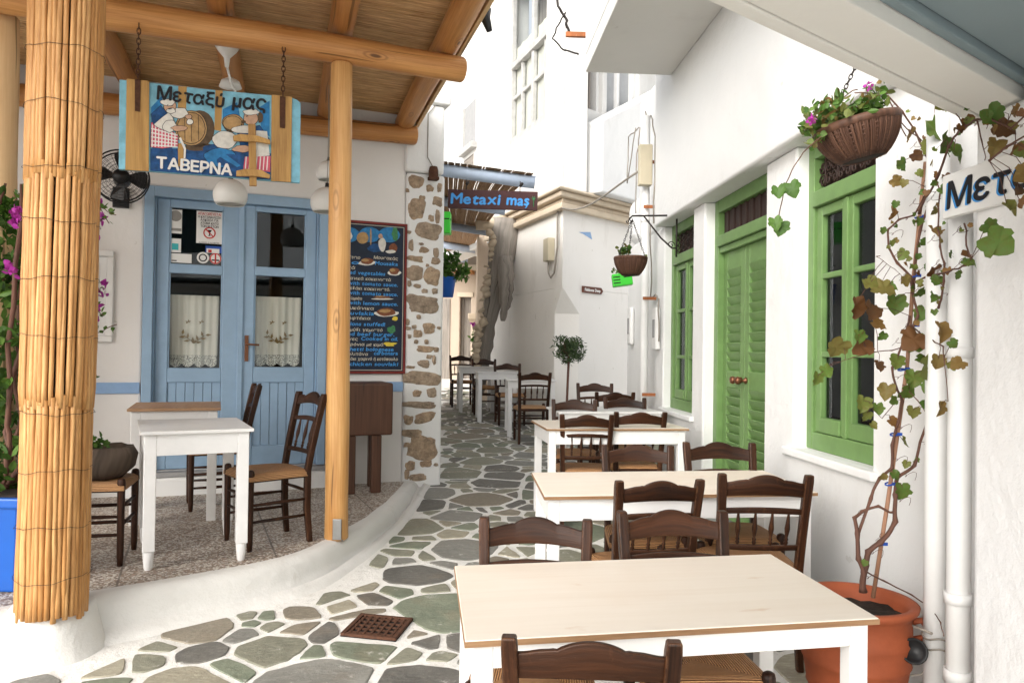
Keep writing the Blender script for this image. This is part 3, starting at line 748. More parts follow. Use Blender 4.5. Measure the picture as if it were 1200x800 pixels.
# notices stuck in the top left pane
def card(mbx, u0, v0, u1, v1, d=-.062): 
    (a, z1), (c, z0) = FA.px(u0, v0, d), FA.px(u1, v1, d); fbox(mbx, FA, a, c, d, d + .0015, z0, z1); return a, c, z0, z1
def notice(name, label, rects, extra=None):
    mbx = MB(); mats = []
    for k, (u0, v0, u1, v1, mt) in enumerate(rects):
        mats.append(M[mt]); mbx.cur = k; card(mbx, u0, v0, u1, v1, -.062 + .0017 * k)
    if extra: extra(mbx, mats)
    o = part(name, mbx, mats, None, loc=FA.p(0, 0, 1.6)); return tag(o, label, 'notice', 'notices on the left door leaf')
def disc(mbx, u, v, ru, d, r0=0, n=20):
    (s, z) = FA.px(u, v, d); r = abs(FA.px(u + ru, v, d)[0] - s)
    if r0 == 0: mbx.poly([FA.p(s + math.cos(t * 6.2832 / n) * r, d, z + math.sin(t * 6.2832 / n) * r) for t in range(n)])
    else:
        for t in range(n):
            a, c = t * 6.2832 / n, (t + 1) * 6.2832 / n; q = r * r0
            mbx.quad(FA.p(s + math.cos(a) * r, d, z + math.sin(a) * r), FA.p(s + math.cos(c) * r, d, z + math.sin(c) * r), FA.p(s + math.cos(c) * q, d, z + math.sin(c) * q), FA.p(s + math.cos(a) * q, d, z + math.sin(a) * q))
def line(mbx, txt, u, v, w_, h_, d, bold=0):
    s, z = FA.px(u, v, d); s1 = FA.px(u + w_, v, d)[0]; z1 = FA.px(u, v - h_, d)[1]
    lettering(mbx, txt, FA.p(s, d, z), FA.e, (0, 0, 1), s1 - s, z1 - z, bold=bold, nrm=FA.n)
def ex1(m, mats):
    mats += [M['stick_red'], M['ink']]; d = -.058; m.cur = 1
    line(m, 'ΑΠΑΓΟΡΕΥΕΤΑΙ', 232, 251.5, 27, 3.2, d, .0004); m.cur = 2
    for k, t in enumerate(('Η ΚΑΤΑΝΑΛΩΣΗ', 'ΑΛΚΟΟΛ ΓΙΑ', 'ΑΤΟΜΑ ΚΑΤΩ', 'ΤΩΝ 18 ΕΤΩΝ')): line(m, t, 232 + (k > 0) * 3, 255 + k * 3.7, 27 - (k > 0) * 6, 2.7, d, .0004)
    m.cur = 1; disc(m, 245.5, 273, 7.3, d, .80)
    s, z = FA.px(245.5, 273, d); q = .036; m.prism([FA.p(s - q, d, z + q - .006), FA.p(s - q + .006, d, z + q), FA.p(s + q, d, z - q + .006), FA.p(s + q - .006, d, z - q)], FA.n * .0005)
    m.cur = 2; m.poly([FA.p(s + a, d - .0004, z + c) for a, c in ((-.02, .025), (.02, .025), (.004, 0), (.004, -.02), (.014, -.025), (-.014, -.025), (-.004, -.02), (-.004, 0))])
    line(m, 'ALCOHOL IS PROHIBITED', 233, 284.5, 24, 1.6, d)
notice('door_notice', 'white no alcohol notice with a red barred glass on the left blue door', [(230.5, 247, 260, 286.5, 'signwhite')], ex1)
def ex2(m, mats): mats.append(M['stick_grey']); m.cur = 3; disc(m, 206, 253, 7, -.056)
notice('door_sticker', 'upright grey and white sticker with a round seal on the left door', [(198, 245, 213, 274, 'signwhite'), (198, 258, 200, 273, 'orange_rust'), (200, 267, 212.5, 271, 'stick_grey')], ex2)
notice('door_sticker', 'white card with a teal square below the round seal on the left door', [(198.5, 279, 212, 296, 'signwhite'), (201.5, 285, 209, 293, 'stick_teal')])
notice('door_sticker', 'plain white wide card at the bottom left of the top pane', [(198.5, 296.5, 224.5, 308.5, 'signwhite'), (201, 304.5, 207, 306, 'ink')])
notice('door_sticker', 'small blue and white sticker above the two round stickers', [(241, 288, 260, 297, 'stick_blue'), (242, 291, 257, 297, 'signwhite'), (244, 292.5, 248, 296, 'stick_red')])
def rs1(m, mats): mats += [M['ink']]; disc(m, 237.8, 302, 7.2, -.0545); m.cur = 1; disc(m, 237.8, 302, 5, -.0535, .7)
def rs2(m, mats): mats += [M['stick_red'], M['ink']]; disc(m, 252.5, 303, 7, -.0525); m.cur = 1; disc(m, 252.5, 303, 6.8, -.0515, .8); s, z = FA.px(252.5, 303, -.05); fbox(m, FA, s - .006, s + .006, -.0516, -.051, z - .045, z + .045); m.cur = 2; fbox(m, FA, s - .03, s + .03, -.0521, -.0518, z - .02, z - .008)
notice('door_sticker', 'round white sticker with a black ring on the left door', [(237.0, 301, 238.5, 303, 'signwhite')], rs1)
notice('door_sticker', 'round white no smoking sticker with a red ring on the left door', [(252, 302, 253, 304, 'signwhite')], rs2)
# cafe curtains behind the low panes
def curtain(cols, zz, utop, ubot, vtop, vbot, label):
    d = -.13; s0, s1 = cols[0] + .006, cols[1] - .022
    zt_, zb_ = FA.px(utop, vtop, d)[1], FA.px(ubot, vbot, d)[1]
    t = thing('lace_curtain', FA.p((s0 + s1) / 2, d, zb_), label, 'curtain', 'lace curtains behind the door panes')
    def sheet(m, z0f, z1, nz, taper):
        n_ = 60
        for i in range(n_):
            for j in range(nz):
                q = []
                for (a, c) in ((i, j), (i + 1, j), (i + 1, j + 1), (i, j + 1)):
                    f = a / n_; z0 = z0f(f); z = z0 + (z1 - z0) * c / nz
                    tp = 1 - .05 * (zt_ - z) / (zt_ - zb_)
                    q.append(FA.p(s0 + (s1 - s0) * (.5 + (f - .5) * tp), d + .008 * math.sin(f * 14) + .004 * math.sin(f * 41), z))
                m.quad(*q, smooth=True)
    hem = zb_ + .10
    m = MB(); sheet(m, lambda f: hem, zt_, 6, 0); part('cloth', m, M['linen'], t)
    m = MB(); sheet(m, lambda f: zb_ + .028 * (1 - abs(math.sin(f * math.pi * 4))), hem - .001, 2, 0); part('lace_edge', m, M['lace'], t)
    m = MB(); cx = (s0 + s1) / 2; cz = zb_ + (zt_ - zb_) * .50
    def leafm(x, z, a, l): 
        e, f = math.cos(a), math.sin(a); m.poly([FA.p(cx + x + e * p - f * q_, d + .022, cz + z + f * p + e * q_) for p, q_ in ((0, 0), (l * .4, l * .22), (l, 0), (l * .4, -l * .22))])
    for sx in (-1, 1):
        for a in (25, 75, 160, 215): leafm(sx * .052 + .004, .075, R(a), .026)
        for k in range(5): leafm(sx * (.012 + k * .019), -.095 + .016 * k, R(90 - sx * 40 + (55 if k % 2 else -45)), .05)
        m.tube([FA.p(cx + sx * (.0 + k * .02), d + .021, cz - .10 + .016 * k) for k in range(5)], .003, 4)
    for a in (60, 90, 125): leafm(0, -.105, R(a), .04)
    part('embroidery', m, M['goldthread'], t)
curtain(cL, zL, 228, 228, 346, 430, 'cream lace curtain behind the left door leaf, under the notices')
curtain(cR, zR, 326, 326, 348, 429, 'cream lace curtain behind the right door leaf, beside the handle')
# white framed panel left of the door
a0, z1 = FA.px(92, 292); a1, z0 = FA.px(132, 401)
fp = thing('framed_panel', FA.p((a0 + a1) / 2, 0, z0), 'white framed panel hung on the wall behind the reed column', 'panel')
mb = MB()
for (p, q_, r_, t_) in ((a0, a1, z1 - .05, z1), (a0, a1, z0, z0 + .05)): fbox(mb, FA, p, q_, .003, .045, r_, t_)
fbox(mb, FA, a0, a0 + .05, .003, .044, z0 + .05, z1 - .05); fbox(mb, FA, a1 - .05, a1, .003, .044, z0 + .05, z1 - .05)
part('frame', mb, M['white_trim'], fp, bevel=.01)
mb = MB(); fbox(mb, FA, a0 + .05, a1 - .05, .002, .016, z0 + .05, z1 - .05); fbox(mb, FA, a0 + .10, a1 - .10, .016, .026, z0 + .10, z1 - .10); part('board', mb, M['white_trim'], fp, bevel=.006)
# wall fan
fs, fz = FA.px(142, 207, .42)
fan = thing('wall_fan', FA.p(fs, .0, fz), 'black wall fan with a wire cage beside the painted taverna sign', 'fan')
fr_ = abs(FA.px(175, 207, .42)[0] - fs)
ax = (FA.e, Vector((0, 0, 1)), FA.n)
mb = MB()
for d_, n_ in ((.36, 6), (.46, 7)):
    for k in range(1, n_ + 1):
        r_ = fr_ * (1 - (k - 1) / n_ * .8); dd = d_ + (.05 if d_ > .4 else -.05) * (1 - (r_ / fr_) ** 2)
        mb.tube([FA.p(fs + math.cos(t * math.pi / 16) * r_, dd, fz + math.sin(t * math.pi / 16) * r_) for t in range(33)], .0014 if k > 1 else .006, 4, cap=False)
    for t in range(22):
        a = t * 2 * math.pi / 22; mb.tube([FA.p(fs + math.cos(a) * fr_ * q_, d_ + (.05 if d_ > .4 else -.05) * (1 - q_ * q_), fz + math.sin(a) * fr_ * q_) for q_ in (.2, .6, 1)], .0012, 4, cap=False)
part('cage', mb, M['black'], fan)
mb = MB()
for k in range(4):
    a0_ = R(85 + 90 * k); pts_f = []; pts_b = []
    for q_, wd in ((.12, .6), (.4, .80), (.7, .86), (.9, .74), (.96, .4)):
        for sg, L_ in ((1, pts_f), (-1, pts_b)):
            a = a0_ + sg * wd * .5; L_.append(FA.p(fs + math.cos(a) * fr_ * q_, .41 + sg * .025, fz + math.sin(a) * fr_ * q_))
    mb.prism(pts_f + pts_b[::-1], FA.n * .004)
part('blades', mb, M['black'], fan, bevel=.002)
mb = MB(); mb.lathe([(0, .47), (.05, .465), (.06, .43), (.065, .30), (.055, .26), (0, .25)], FA.p(fs, 0, fz), ax, 16); part('motor', mb, M['black'], fan)
mb = MB(); mb.tube([FA.p(fs, .28, fz - .02), FA.p(fs - .02, .15, fz - .09), FA.p(fs - .03, .02, fz - .09)], .018, 8); fbox(mb, FA, fs - .09, fs + .03, .001, .03, fz - .17, fz - .01); part('bracket', mb, M['black'], fan, bevel=.003)
# menu board
a0, z1 = FA.px(393, 260, .02); a1, z0 = FA.px(472, 435, .02); z1 = FA.px(440, 263, .02)[1]
mn = thing('menu_board', FA.p((a0 + a1) / 2, 0, z0), 'tall hand painted dark menu board in a dark red frame between the posts', 'menu board')
mb = MB(); fbox(mb, FA, a0, a1, .003, .025, z0, z1); part('board', mb, M['menu_black'], mn, bevel=.003)
mb = MB()
for (p, q_, r_, t_) in ((a0, a1, z1, z1 + .022), (a0, a1, z0 - .022, z0)): fbox(mb, FA, p - .02, q_ + .02, .002, .036, r_, t_)
fbox(mb, FA, a0 - .02, a0, .002, .035, z0, z1); fbox(mb, FA, a1, a1 + .02, .002, .035, z0, z1); part('frame', mb, M['red_frame'], mn, bevel=.004)
mb = MB(); q_ = .008
for (p, r_, t_, k_) in ((a0 + q_, a1 - q_, z1 - q_ - .006, z1 - q_), (a0 + q_, a1 - q_, z0 + q_, z0 + q_ + .006)): fbox(mb, FA, p, r_, .0253, .0262, t_, k_)
fbox(mb, FA, a1 - q_ - .006, a1 - q_, .0253, .0262, z0 + q_ + .006, z1 - q_ - .006)
part('border_line', mb, M['letter_cream'], mn)
def mline(mbx, txt, u0, u1, v, h_):
    d = .0262; s, z = FA.px(u0, v, d); s1 = FA.px(u1, v, d)[0]; zz = FA.px(u0, v - h_, d)[1]
    lettering(mbx, txt, FA.p(s, d, z), FA.e, (0, 0, 1), s1 - s, zz - z, jit=.07, bold=.0012, slant=.12, nrm=FA.n)
def mv(y): return 255 + y / 4.21
mb = MB()
for t, u0, u1, y in (('Mousaka', 439.5, 466, 232), ('sto', 397, 420, 225), ('Baked vegetables', 398, 451, 275), ('with tomato sauce.', 408, 466, 330), ('with tomato sauce.', 408, 466, 378), ('with lemon sauce.', 408, 466, 427), ('Souvlakia', 400, 438, 477), ("Onions stuffed!", 400, 451, 530), ('Fried beef burger.', 398, 462, 580), ('Cooked in oil.', 423, 466, 604), ('Spaghetti bolognese', 394, 461, 655), ('carbonara', 438, 466, 676), ('or chicken souvlaki', 398, 466, 729)): mline(mb, t, u0, u1, mv(y), 4.4)
part('blue_lettering', mb, M['letter_blue'], mn)
mb = MB()
for t, u0, u1, y in (('Μουσακάς', 438, 466, 203), ('Παστίτσιο', 396, 422, 198), ('Ψητά', 397, 416, 250), ('λαχανικά κοκκινιστά', 398, 458, 302), ('κεφτεδάκι κοκκινιστό.', 396, 457, 351), ('Κοτόπουλο λεμονάτο', 396, 424, 402), ('λουκάνικα', 400, 438, 450), ('μπιφτέκια', 402, 434, 500), ('κρεμμύδι γεμιστό', 396, 448, 557), ('πένες', 400, 419, 604), ('μακαρόνια με κιμά', 396, 449, 630), ('ναπολιτάνα', 396, 431, 678), ('σουβλάκι χοιρινό ή κοτόπουλο', 396, 466, 702)): mline(mb, t, u0, u1, mv(y), 3.6)
part('cream_lettering', mb, M['letter_cream'], mn)
def blob(mbx, u, v, ru, rv, d, seed, n=14, wob=.25):
    pts_ = []
    for k in range(n):
        a = 2 * math.pi * k / n; r_ = 1 + wob * noise.noise(Vector((math.cos(a) * 1.3 + seed, math.sin(a) * 1.3, seed * 3)))
        s, z = FA.px(u + math.cos(a) * ru * r_, v - math.sin(a) * rv * r_, d); pts_.append(FA.p(s, d, z))
    mbx.poly(pts_)
mb = MB(); mats = [M[k] for k in ('deep_blue', 'barrel_paint', 'shirt_paint', 'skin_paint', 'food_paint', 'yellow_paint', 'leaf_paint', 'mid_blue')]
def pb(i, *a, **k): mb.cur = i; blob(mb, *a, **k)
for x in (400, 425, 448): pb(7, x + 8, mv(85), 13, 9, .0254, x, wob=.1)
pb(1, 425, mv(100), 7, 7, .0258, 3, wob=.05); pb(0, 440, mv(150), 9, 5, .0258, 5); pb(2, 448, mv(132), 4.5, 8, .0261, 6); pb(3, 446, mv(92), 2.6, 3, .0262, 7); pb(2, 409, mv(90), 4, 5, .0261, 9); pb(1, 434.5, mv(95), 1.1, 10, .026, 1, wob=0); pb(4, 461, mv(150), 5, 5, .0259, 11); pb(6, 463, mv(80), 3.5, 8, .0259, 12, wob=.6); pb(2, 458, mv(168), 6, 2, .0262, 13)
for (x, y, ru, rv) in ((430, 215, 9, 5), (462, 264, 7, 5.5), (453, 465, 13, 6), (448, 393, 12, 1.6)):
    pb(2, x, mv(y + 8), ru * 1.1, rv * .6, .0258, x); pb(4, x, mv(y), ru * .85, rv * .75, .0262, y); pb(1, x - 2, mv(y - 5), ru * .5, rv * .35, .0266, y + 1)
pb(5, 463, mv(498), 3.4, 2.6, .0262, 2); pb(6, 459, mv(553), 5, 4, .0262, 4, wob=.9); pb(5, 457, mv(624), 7, 2.6, .0262, 8, wob=.8)
part('food_pictures', mb, mats, mn)
# small lantern and cable on the pier
ls, lz = FA.px(508, 203, .09)
lt = thing('wall_lantern', FA.p(ls, .03, lz), 'small rusty bulkhead lantern at the top of the stone pier', 'lantern')
mb = MB(); fbox(mb, FA, ls - .045, ls + .045, .052, .13, lz - .065, lz - .035); mb.lathe([(.0, .06), (.035, .06), (.045, .02), (.045, -.034)], FA.p(ls, .09, lz), n=10); part('body', mb, M['rust'], lt, bevel=.003)
mb = MB(); mb.tube([FA.p(*p) for p in [(ls, .07, lz + .06), (ls - .05, .06, lz + .15), (ls - .05, .06, lz + .55), (ls + .02, .06, lz + .64)]], .005, 5); part('cord', mb, M['cable'], lt)
# butcher block
bs0, bz1 = FA.px(404, 450, .45); bs1, _ = FA.px(459, 450, .45); bz0 = FA.px(440, 509, .45)[1]
ftz = TZ
bb = thing('butcher_block', FA.p((bs0 + bs1) / 2, .3, TZ), 'dark red brown butcher block on four legs under the menu board', 'chopping block')
mb = MB(); fbox(mb, FA, bs0 - .04, bs1, .10, .52, bz0, bz1 + .012); part('block', mb, M['block'], bb, bevel=.018, seg=3)
for (s_, d_) in ((bs0 + .05, .46), (bs1 - .13, .46), (bs0 + .05, .17), (bs1 - .09, .17)):
    mb = MB(); mb.box(FA.p(s_, d_, (TZ + bz0) / 2 - .0), (.085, .075, bz0 - TZ - .002), FA.axes()); part('leg', mb, M['block'], bb, bevel=.01)
# ---------------------------------------------------------------- pergola
PG = thing('pergola', (-2.0, 4.5, TZ), 'golden log pergola with a brown reed roof over the terrace and a reed wrapped column', 'pergola')
def log(name, P0, P1, r0, r1, mat, seed, bend=.012, label=None, n=16, segs=14):
    P0, P1 = Vector(P0), Vector(P1); m = MB(); pts = []; rs = []
    for k in range(segs + 1):
        t = k / segs; p = P0.lerp(P1, t)
        p += Vector((noise.noise(Vector((t * 2.5, seed, 0))), noise.noise(Vector((t * 2.5, seed, 7))), noise.noise(Vector((t * 2.5, seed, 3))))) * bend
        pts.append(p); rs.append((r0 + (r1 - r0) * t) * (1 + .05 * noise.noise(Vector((t * 6, seed, 11)))))
    pts = [pts[0] + (pts[0] - pts[1]).normalized() * -.0] + pts[0:] ; rs = [rs[0] * .9] + rs
    pts[0] = pts[1] + (pts[1] - pts[2]).normalized() * .012
    pts.append(pts[-1] + (pts[-1] - pts[-2]).normalized() * .012); rs.append(rs[-1] * .9)
    m.tube(pts, rs, n); return part(name, m, mat, PG, label=label)
# front post, beam under it, rear beam
pb_ = atz(394, 631, TZ); pt_ = Vector((pb_.x + .02, pb_.y, 0)); ptop = aty(400.5, 77, pb_.y)
zb = ptop.z + .085
log('post', (pb_.x, pb_.y, TZ + .012), ptop, .076, .069, M['postlog'], 3, .006)
m = MB(); m.box((pb_.x + .022, pb_.y - .080, TZ + .078), (.056, .012, .13)); m.box((pb_.x, pb_.y, TZ + .006), (.11, .11, .012)); part('post_shoe', m, M['steel'], PG, bevel=.004)
bd_ = Vector((1, .417, 0)).normalized()
bend_ = hit(541, 82, (pb_.x, pb_.y, 0), FA.n)
bz = bend_.z
b_l = hit(-20, 8, (pb_.x, pb_.y, 0), FA.n)
log('beam', Vector((bend_.x, bend_.y, bz)), Vector((b_l.x, b_l.y, bz + .0)) - bd_ * 1.2, .084, .10, M['log'], 5, .02, segs=22)
re_ = hit(486, 159, FA.o + FA.n * .09, FA.n); rl_ = hit(108, 128, FA.o + FA.n * .09, FA.n)
rz_ = (re_.z + rl_.z) / 2
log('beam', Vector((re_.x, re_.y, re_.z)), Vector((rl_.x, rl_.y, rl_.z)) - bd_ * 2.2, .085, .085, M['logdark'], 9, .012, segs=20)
# rafters run from the rear beam out over the front beam
rdir = Vector((.297, -1, 0)).normalized()
zR_ = bz + .165
for k, (u, v, ra) in enumerate(((548, 4, .085), (405, 4, .078), (257, 4, .075), (100, 4, .075), (-80, 4, .075))):
    p = atz(u, v, zR_); t0 = (p - FA.p(0, .02, zR_)).dot(FA.n)      # distance in front of the facade
    a = p - rdir * (t0 / rdir.dot(FA.n)) * .985
    e = p + rdir * (1.25 if k else .85)
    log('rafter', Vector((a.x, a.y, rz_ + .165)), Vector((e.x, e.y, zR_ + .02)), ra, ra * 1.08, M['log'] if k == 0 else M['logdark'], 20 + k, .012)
# edge board on the right-hand rafter
p0 = atz(548, 4, zR_); off_ = Vector((.115, .045, 0))
m = MB(); a = p0 - rdir * 3.0; m.bar(Vector((a.x, a.y, rz_ + .20)) + off_, p0 + rdir * .85 + off_ + Vector((0, 0, .055)), .03, .12); part('edge_board', m, M['palelog'], PG, bevel=.004)
# reed roof
m = MB(); y0 = 0; n_r = 0
corner = atz(548, 4, zR_ + .1); s_right = (corner - FA.o).dot(FA.e)
d_ = -.02
while d_ < 4.3:
    rr = rnd.uniform(.0055, .0085); d_ += rr * 1.9
    dd = (corner - FA.o).dot(FA.n)
    sr = s_right + (d_ - dd) * (rdir.dot(FA.e) / rdir.dot(FA.n)) + .10
    z = rz_ + .165 + .085 + (zR_ - rz_ - .165 + .02) * min(d_ / 3.2, 1.3) + rr
    x = sr; 
    while x > -4.6:
        L = rnd.uniform(1.3, 2.4); x2 = max(x - L, -4.7)
        P_ = [FA.p(x + (x2 - x) * t / 3, d_ + rnd.uniform(-.003, .003), z + rnd.uniform(-.003, .003)) for t in range(4)]
        m.tube(P_, [rr, rr, rr, rr * .9], 5, cap=False); x = x2 + .03
part('reed_roof', m, M['reedroof'], PG)
m = MB(); zz0 = rz_ + .29; zz1 = zR_ + .145
a, b_, c, e = FA.p(s_right - .2 - .4, .0, zz0), FA.p(-4.6, .0, zz0), FA.p(-4.6, 4.3, zz1 + .06), FA.p(s_right + .35, 4.3, zz1 + .06)
sr0 = s_right + (0 - (corner - FA.o).dot(FA.n)) * (rdir.dot(FA.e) / rdir.dot(FA.n)) + .08; sr1 = s_right + (4.3 - (corner - FA.o).dot(FA.n)) * (rdir.dot(FA.e) / rdir.dot(FA.n)) + .08
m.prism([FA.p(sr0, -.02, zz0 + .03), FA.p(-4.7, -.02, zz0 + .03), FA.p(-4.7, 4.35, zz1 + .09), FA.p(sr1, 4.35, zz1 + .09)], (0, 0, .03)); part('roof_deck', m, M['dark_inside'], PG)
# reed wrapped column
CO = atz(61, 716, TZ - .01); cz0 = TZ - .02
def cpx(u, v): return hit(u, v, (CO.x, CO.y, 0), Vector((CO.x, CO.y, 0)).normalized())
ctop = cpx(68, -60).z
m = MB(); core = MB(); ties = MB(); rcol = abs((cpx(106, 700) - cpx(18, 700)).length) / 2
def cx_at(z):
    t = (z - cz0) / (ctop - cz0); return Vector((CO.x + .012 * t, CO.y, z))
zA = cpx(62, 207).z; zB_ = cpx(62, 471).z
def rad(z):
    if z > zA: return rcol * 1.01
    if z > zB_: return rcol * 1.0
    return rcol * (.965 + .025 * max(0, (zB_ - z)) )
for (za, zb2, ro) in ((cz0, zB_ + .03, 0), (zB_ - .02, zA + .035, .004), (zA - .03, ctop + .3, .006)):
    n_ = 42
    for k in range(n_):
        an = 2 * math.pi * (k + rnd.uniform(-.25, .25)) / n_; rr = rnd.uniform(.0100, .0138); tw = rnd.uniform(-.09, .09) + .04; P_ = []; rs = []
        z_lo = za + rnd.uniform(-.012, .02); z_hi = zb2 + rnd.uniform(-.03, .03); ns = 14
        for j in range(ns + 1):
            z = z_lo + (z_hi - z_lo) * j / ns
            a2 = an + tw * (j / ns - .5); R_ = rad(z) - rr + ro + .006 * noise.noise(Vector((k * 3.1, z * 3, 2))) + rnd.uniform(-.001, .001)
            P_.append(cx_at(z) + Vector((math.cos(a2) * R_, math.sin(a2) * R_, 0))); rs.append(rr * (1.10 if j % 5 == (k % 5) else 1))
        m.tube(P_, rs, 7)
for v in (63, 128, 201, 262, 328, 394, 482, 548, 612, 672):
    z = cpx(62, v).z; ties.tube([cx_at(z) + Vector((math.cos(t * .2094) * (rad(z) + .010), math.sin(t * .2094) * (rad(z) + .010), .008 * math.sin(t * .5 + v) + 0.004 * math.sin(t * 1.7))) for t in range(31)], .0012, 4, cap=False)
core.tube([cx_at(cz0 + .01), cx_at(zB_), cx_at(zA), cx_at(ctop + .28)], [rcol * .93 - .02, rcol * .96 - .02, rcol * .98 - .02, rcol * 1.05 - .02], 24)
rc = part('reed_column', m, M['reed'], PG); part('wire_tie', ties, M['blacktie'], rc); part('core', core, M['dark_inside'], rc)
part('plinth', COLPL, M['kerbpaint'], PG)
# front beam on the column, above the picture
log('beam', cx_at(ctop + .40) + bd_ * 1.9, cx_at(ctop + .40) - bd_ * 2.2, .09, .09, M['log'], 31, .015)
# paler post far left behind the column
lp = atz(8, 655, TZ); 
log('post', (lp.x - .05, lp.y, TZ), aty(2, 22, lp.y), .09, .085, M['palelog'], 41, .008, label='pale thick post at the left edge')
# ceiling cups and cables of the lamps
def lamp(u, v, d, label, r=.098, cup=None, wire_top=None):
    s, z = FA.px(u, v, d); t = thing('pendant_lamp', FA.p(s, d, z), label, 'lamp', 'white globe lamps hung under the pergola')
    m = MB(); pr = [(.012, r * 1.0)]
    for k in range(13):
        a = math.pi / 2 - k * (math.pi * .70) / 12; pr.append((r * math.cos(a) if k else .014, r * math.sin(a) * .98))
    pr += [(pr[-1][0] - .008, pr[-1][1] + .004)]
    for k in range(12, -1, -1):
        a = math.pi / 2 - k * (math.pi * .70) / 12; pr.append((max((r - .008) * math.cos(a), .001), (r - .008) * math.sin(a) * .98))
    m.lathe(pr, FA.p(s, d, z), n=28); part('shade', m, M['lampwhite'], t)
    m = MB(); m.lathe([(0, r + .03), (.012, r + .03), (.018, r - .004), (0, r - .006)], FA.p(s, d, z), n=12); m.lathe([(0, .01), (.025, .0), (.028, -.03), (0, -.055)], FA.p(s, d, z + .03), n=12); part('socket', m, M['black'], t)
    top = rz_ + .24
    m = MB(); m.tube([FA.p(s, d, z + r + .02), FA.p(s + .004, d, (z + top) / 2), FA.p(s, d, top)], .0035, 5); part('flex', m, M['cable'], t)
    if cup: m = MB(); m.lathe([(0, .075), (.062, .075), (.05, .05), (.02, .0), (.008, -.03), (0, -.03)], FA.p(s, d, top - .06), n=20); part('ceiling_cup', m, M['lampwhite'], t)
lamp(270, 229, .75, 'white globe lamp hanging in front of the blue door, under the painted sign', .125)
lamp(385, 203, .55, 'upper white globe lamp half hidden behind the front post', .10, True)
lamp(383, 238, 1.0, 'lower white globe lamp half hidden behind the front post', .122)
m = MB(); q_ = hit(266, 68, FA.p(0, 1.6, 0), FA.n); m.lathe([(0, .07), (.075, .07), (.06, .045), (.02, 0), (.012, -.06), (0, -.06)], q_, n=20); m.tube([q_ + Vector((0, 0, -.05)), q_ + Vector((.02, .02, -.15)), q_ + Vector((.02, .2, -.22))], .008, 6)
q2 = hit(270, 99, FA.p(0, 1.3, 0), FA.n); m.lathe([(0, -.03), (.075, -.02), (.06, .02), (.02, .045), (0, .05)], q2, n=20); tag(part('ceiling_rose', m, M['lampwhite'], None, loc=q_), 'white ceiling cups with a short flex under the reed roof above the painted sign', 'lamp cup')
# dark spotlight at the end of the beam
q_ = hit(569, 20, FA.p(0, 2.2, 0), FA.n)
sp = thing('spotlight', q_, 'small black spotlight clamped to the right-hand end of the pergola', 'spotlight')
m = MB(); m.box(q_, (.045, .06, .13), (Vector((.95, 0, .3)).normalized(), Vector((0, 1, 0)), Vector((-.3, 0, .95)).normalized())); m.tube([q_ + Vector((.01, 0, .05)), q_ + Vector((0, -.05, -.03)), q_ + Vector((.03, -.03, -.11))], [.03, .034, .02], 8); part('housing', m, M['black'], sp, bevel=.005)
m = MB(); m.tube([q_ + Vector((-.02, 0, .05)), q_ + Vector((-.05, .03, .12)), q_ + Vector((-.1, .04, .16))], .008, 6); part('bracket', m, M['black'], sp)
# ---------------------------------------------------------------- painted taverna sign hung on chains
SO = hit(163, 150, (pb_.x, pb_.y, 0), FA.n)
SGF = Frame((pb_.x + .05 * FA.n.x, pb_.y + .05 * FA.n.y), (1, .417), (.417, -1))
def sp_(u, v, d=0): a, z = SGF.px(u, v, d); return SGF.p(a, d, z)
sg = thing('hanging_sign', sp_(246, 205), 'painted taverna sign with two men and wine barrels hung on chains from the log beam', 'sign')
def flat(mbx, pts, d, th=None):
    P_ = [sp_(u, v, d) for u, v in pts]
    if th: mbx.prism(P_, -SGF.n * th)
    else: mbx.poly(P_)
def zi(x, y): return (130 + x / 5, 80 + y / 5)       # enlarged view to photo pixels
def F_(mbx, pts, d, th=None): flat(mbx, [zi(*p) for p in pts], d, th)
m = MB(); F_(m, [(50, 66), (230, 84), (510, 118), (660, 132), (940, 158), (1060, 172), (1092, 186), (1112, 205), (1108, 672), (880, 655), (720, 640), (230, 604), (45, 592)], .0, .03); part('board', m, M['sky_paint'], sg, bevel=.003)
m = MB(); F_(m, [(92, 60), (225, 74), (222, 604), (84, 596)], .012, .0115); part('plank', m, M['planks_art'], sg, bevel=.003)
m = MB(); F_(m, [(942, 155), (1062, 168), (1056, 668), (938, 660)], .012, .0115); part('plank', m, M['planks_art'], sg, bevel=.003)
m = MB(); mats = [M[k] for k in ('planks_art', 'barrel_paint', 'barrel_dark', 'shirt_paint', 'skin_paint', 'pink_paint', 'deep_blue', 'mid_blue', 'letter_white', 'ink')]
def grow(pts, k=1.0):                                   # brush outline round a painted shape
    cx_, cy_ = sum(p[0] for p in pts) / len(pts), sum(p[1] for p in pts) / len(pts)
    return [(x + (x - cx_) / max(1, math.hypot(x - cx_, y - cy_)) * 3.2 * k, y + (y - cy_) / max(1, math.hypot(x - cx_, y - cy_)) * 3.2 * k) for x, y in pts]
def A(i, pts, lv):
    if lv >= 4 and i in (3, 4, 5, 6) and len(pts) > 4: m.cur = 9; F_(m, grow(pts), .0012 + lv * .0005 - .0003)
    m.cur = i; F_(m, pts, .0012 + lv * .0005)
def E(i, x, y, rx, ry, lv, wob=.12, seed=0, n=20):
    m.cur = i; pts = []
    for k in range(n):
        a = 2 * math.pi * k / n; r_ = 1 + wob * noise.noise(Vector((math.cos(a) * 1.5 + seed, math.sin(a) * 1.5, seed + x)))
        pts.append((x + math.cos(a) * rx * r_, y + math.sin(a) * ry * r_))
    if lv >= 1 and i in (1, 3, 4, 7): m.cur = 9; F_(m, grow(pts), .0012 + lv * .0005 - .0002); m.cur = i
    F_(m, pts, .0012 + lv * .0005)
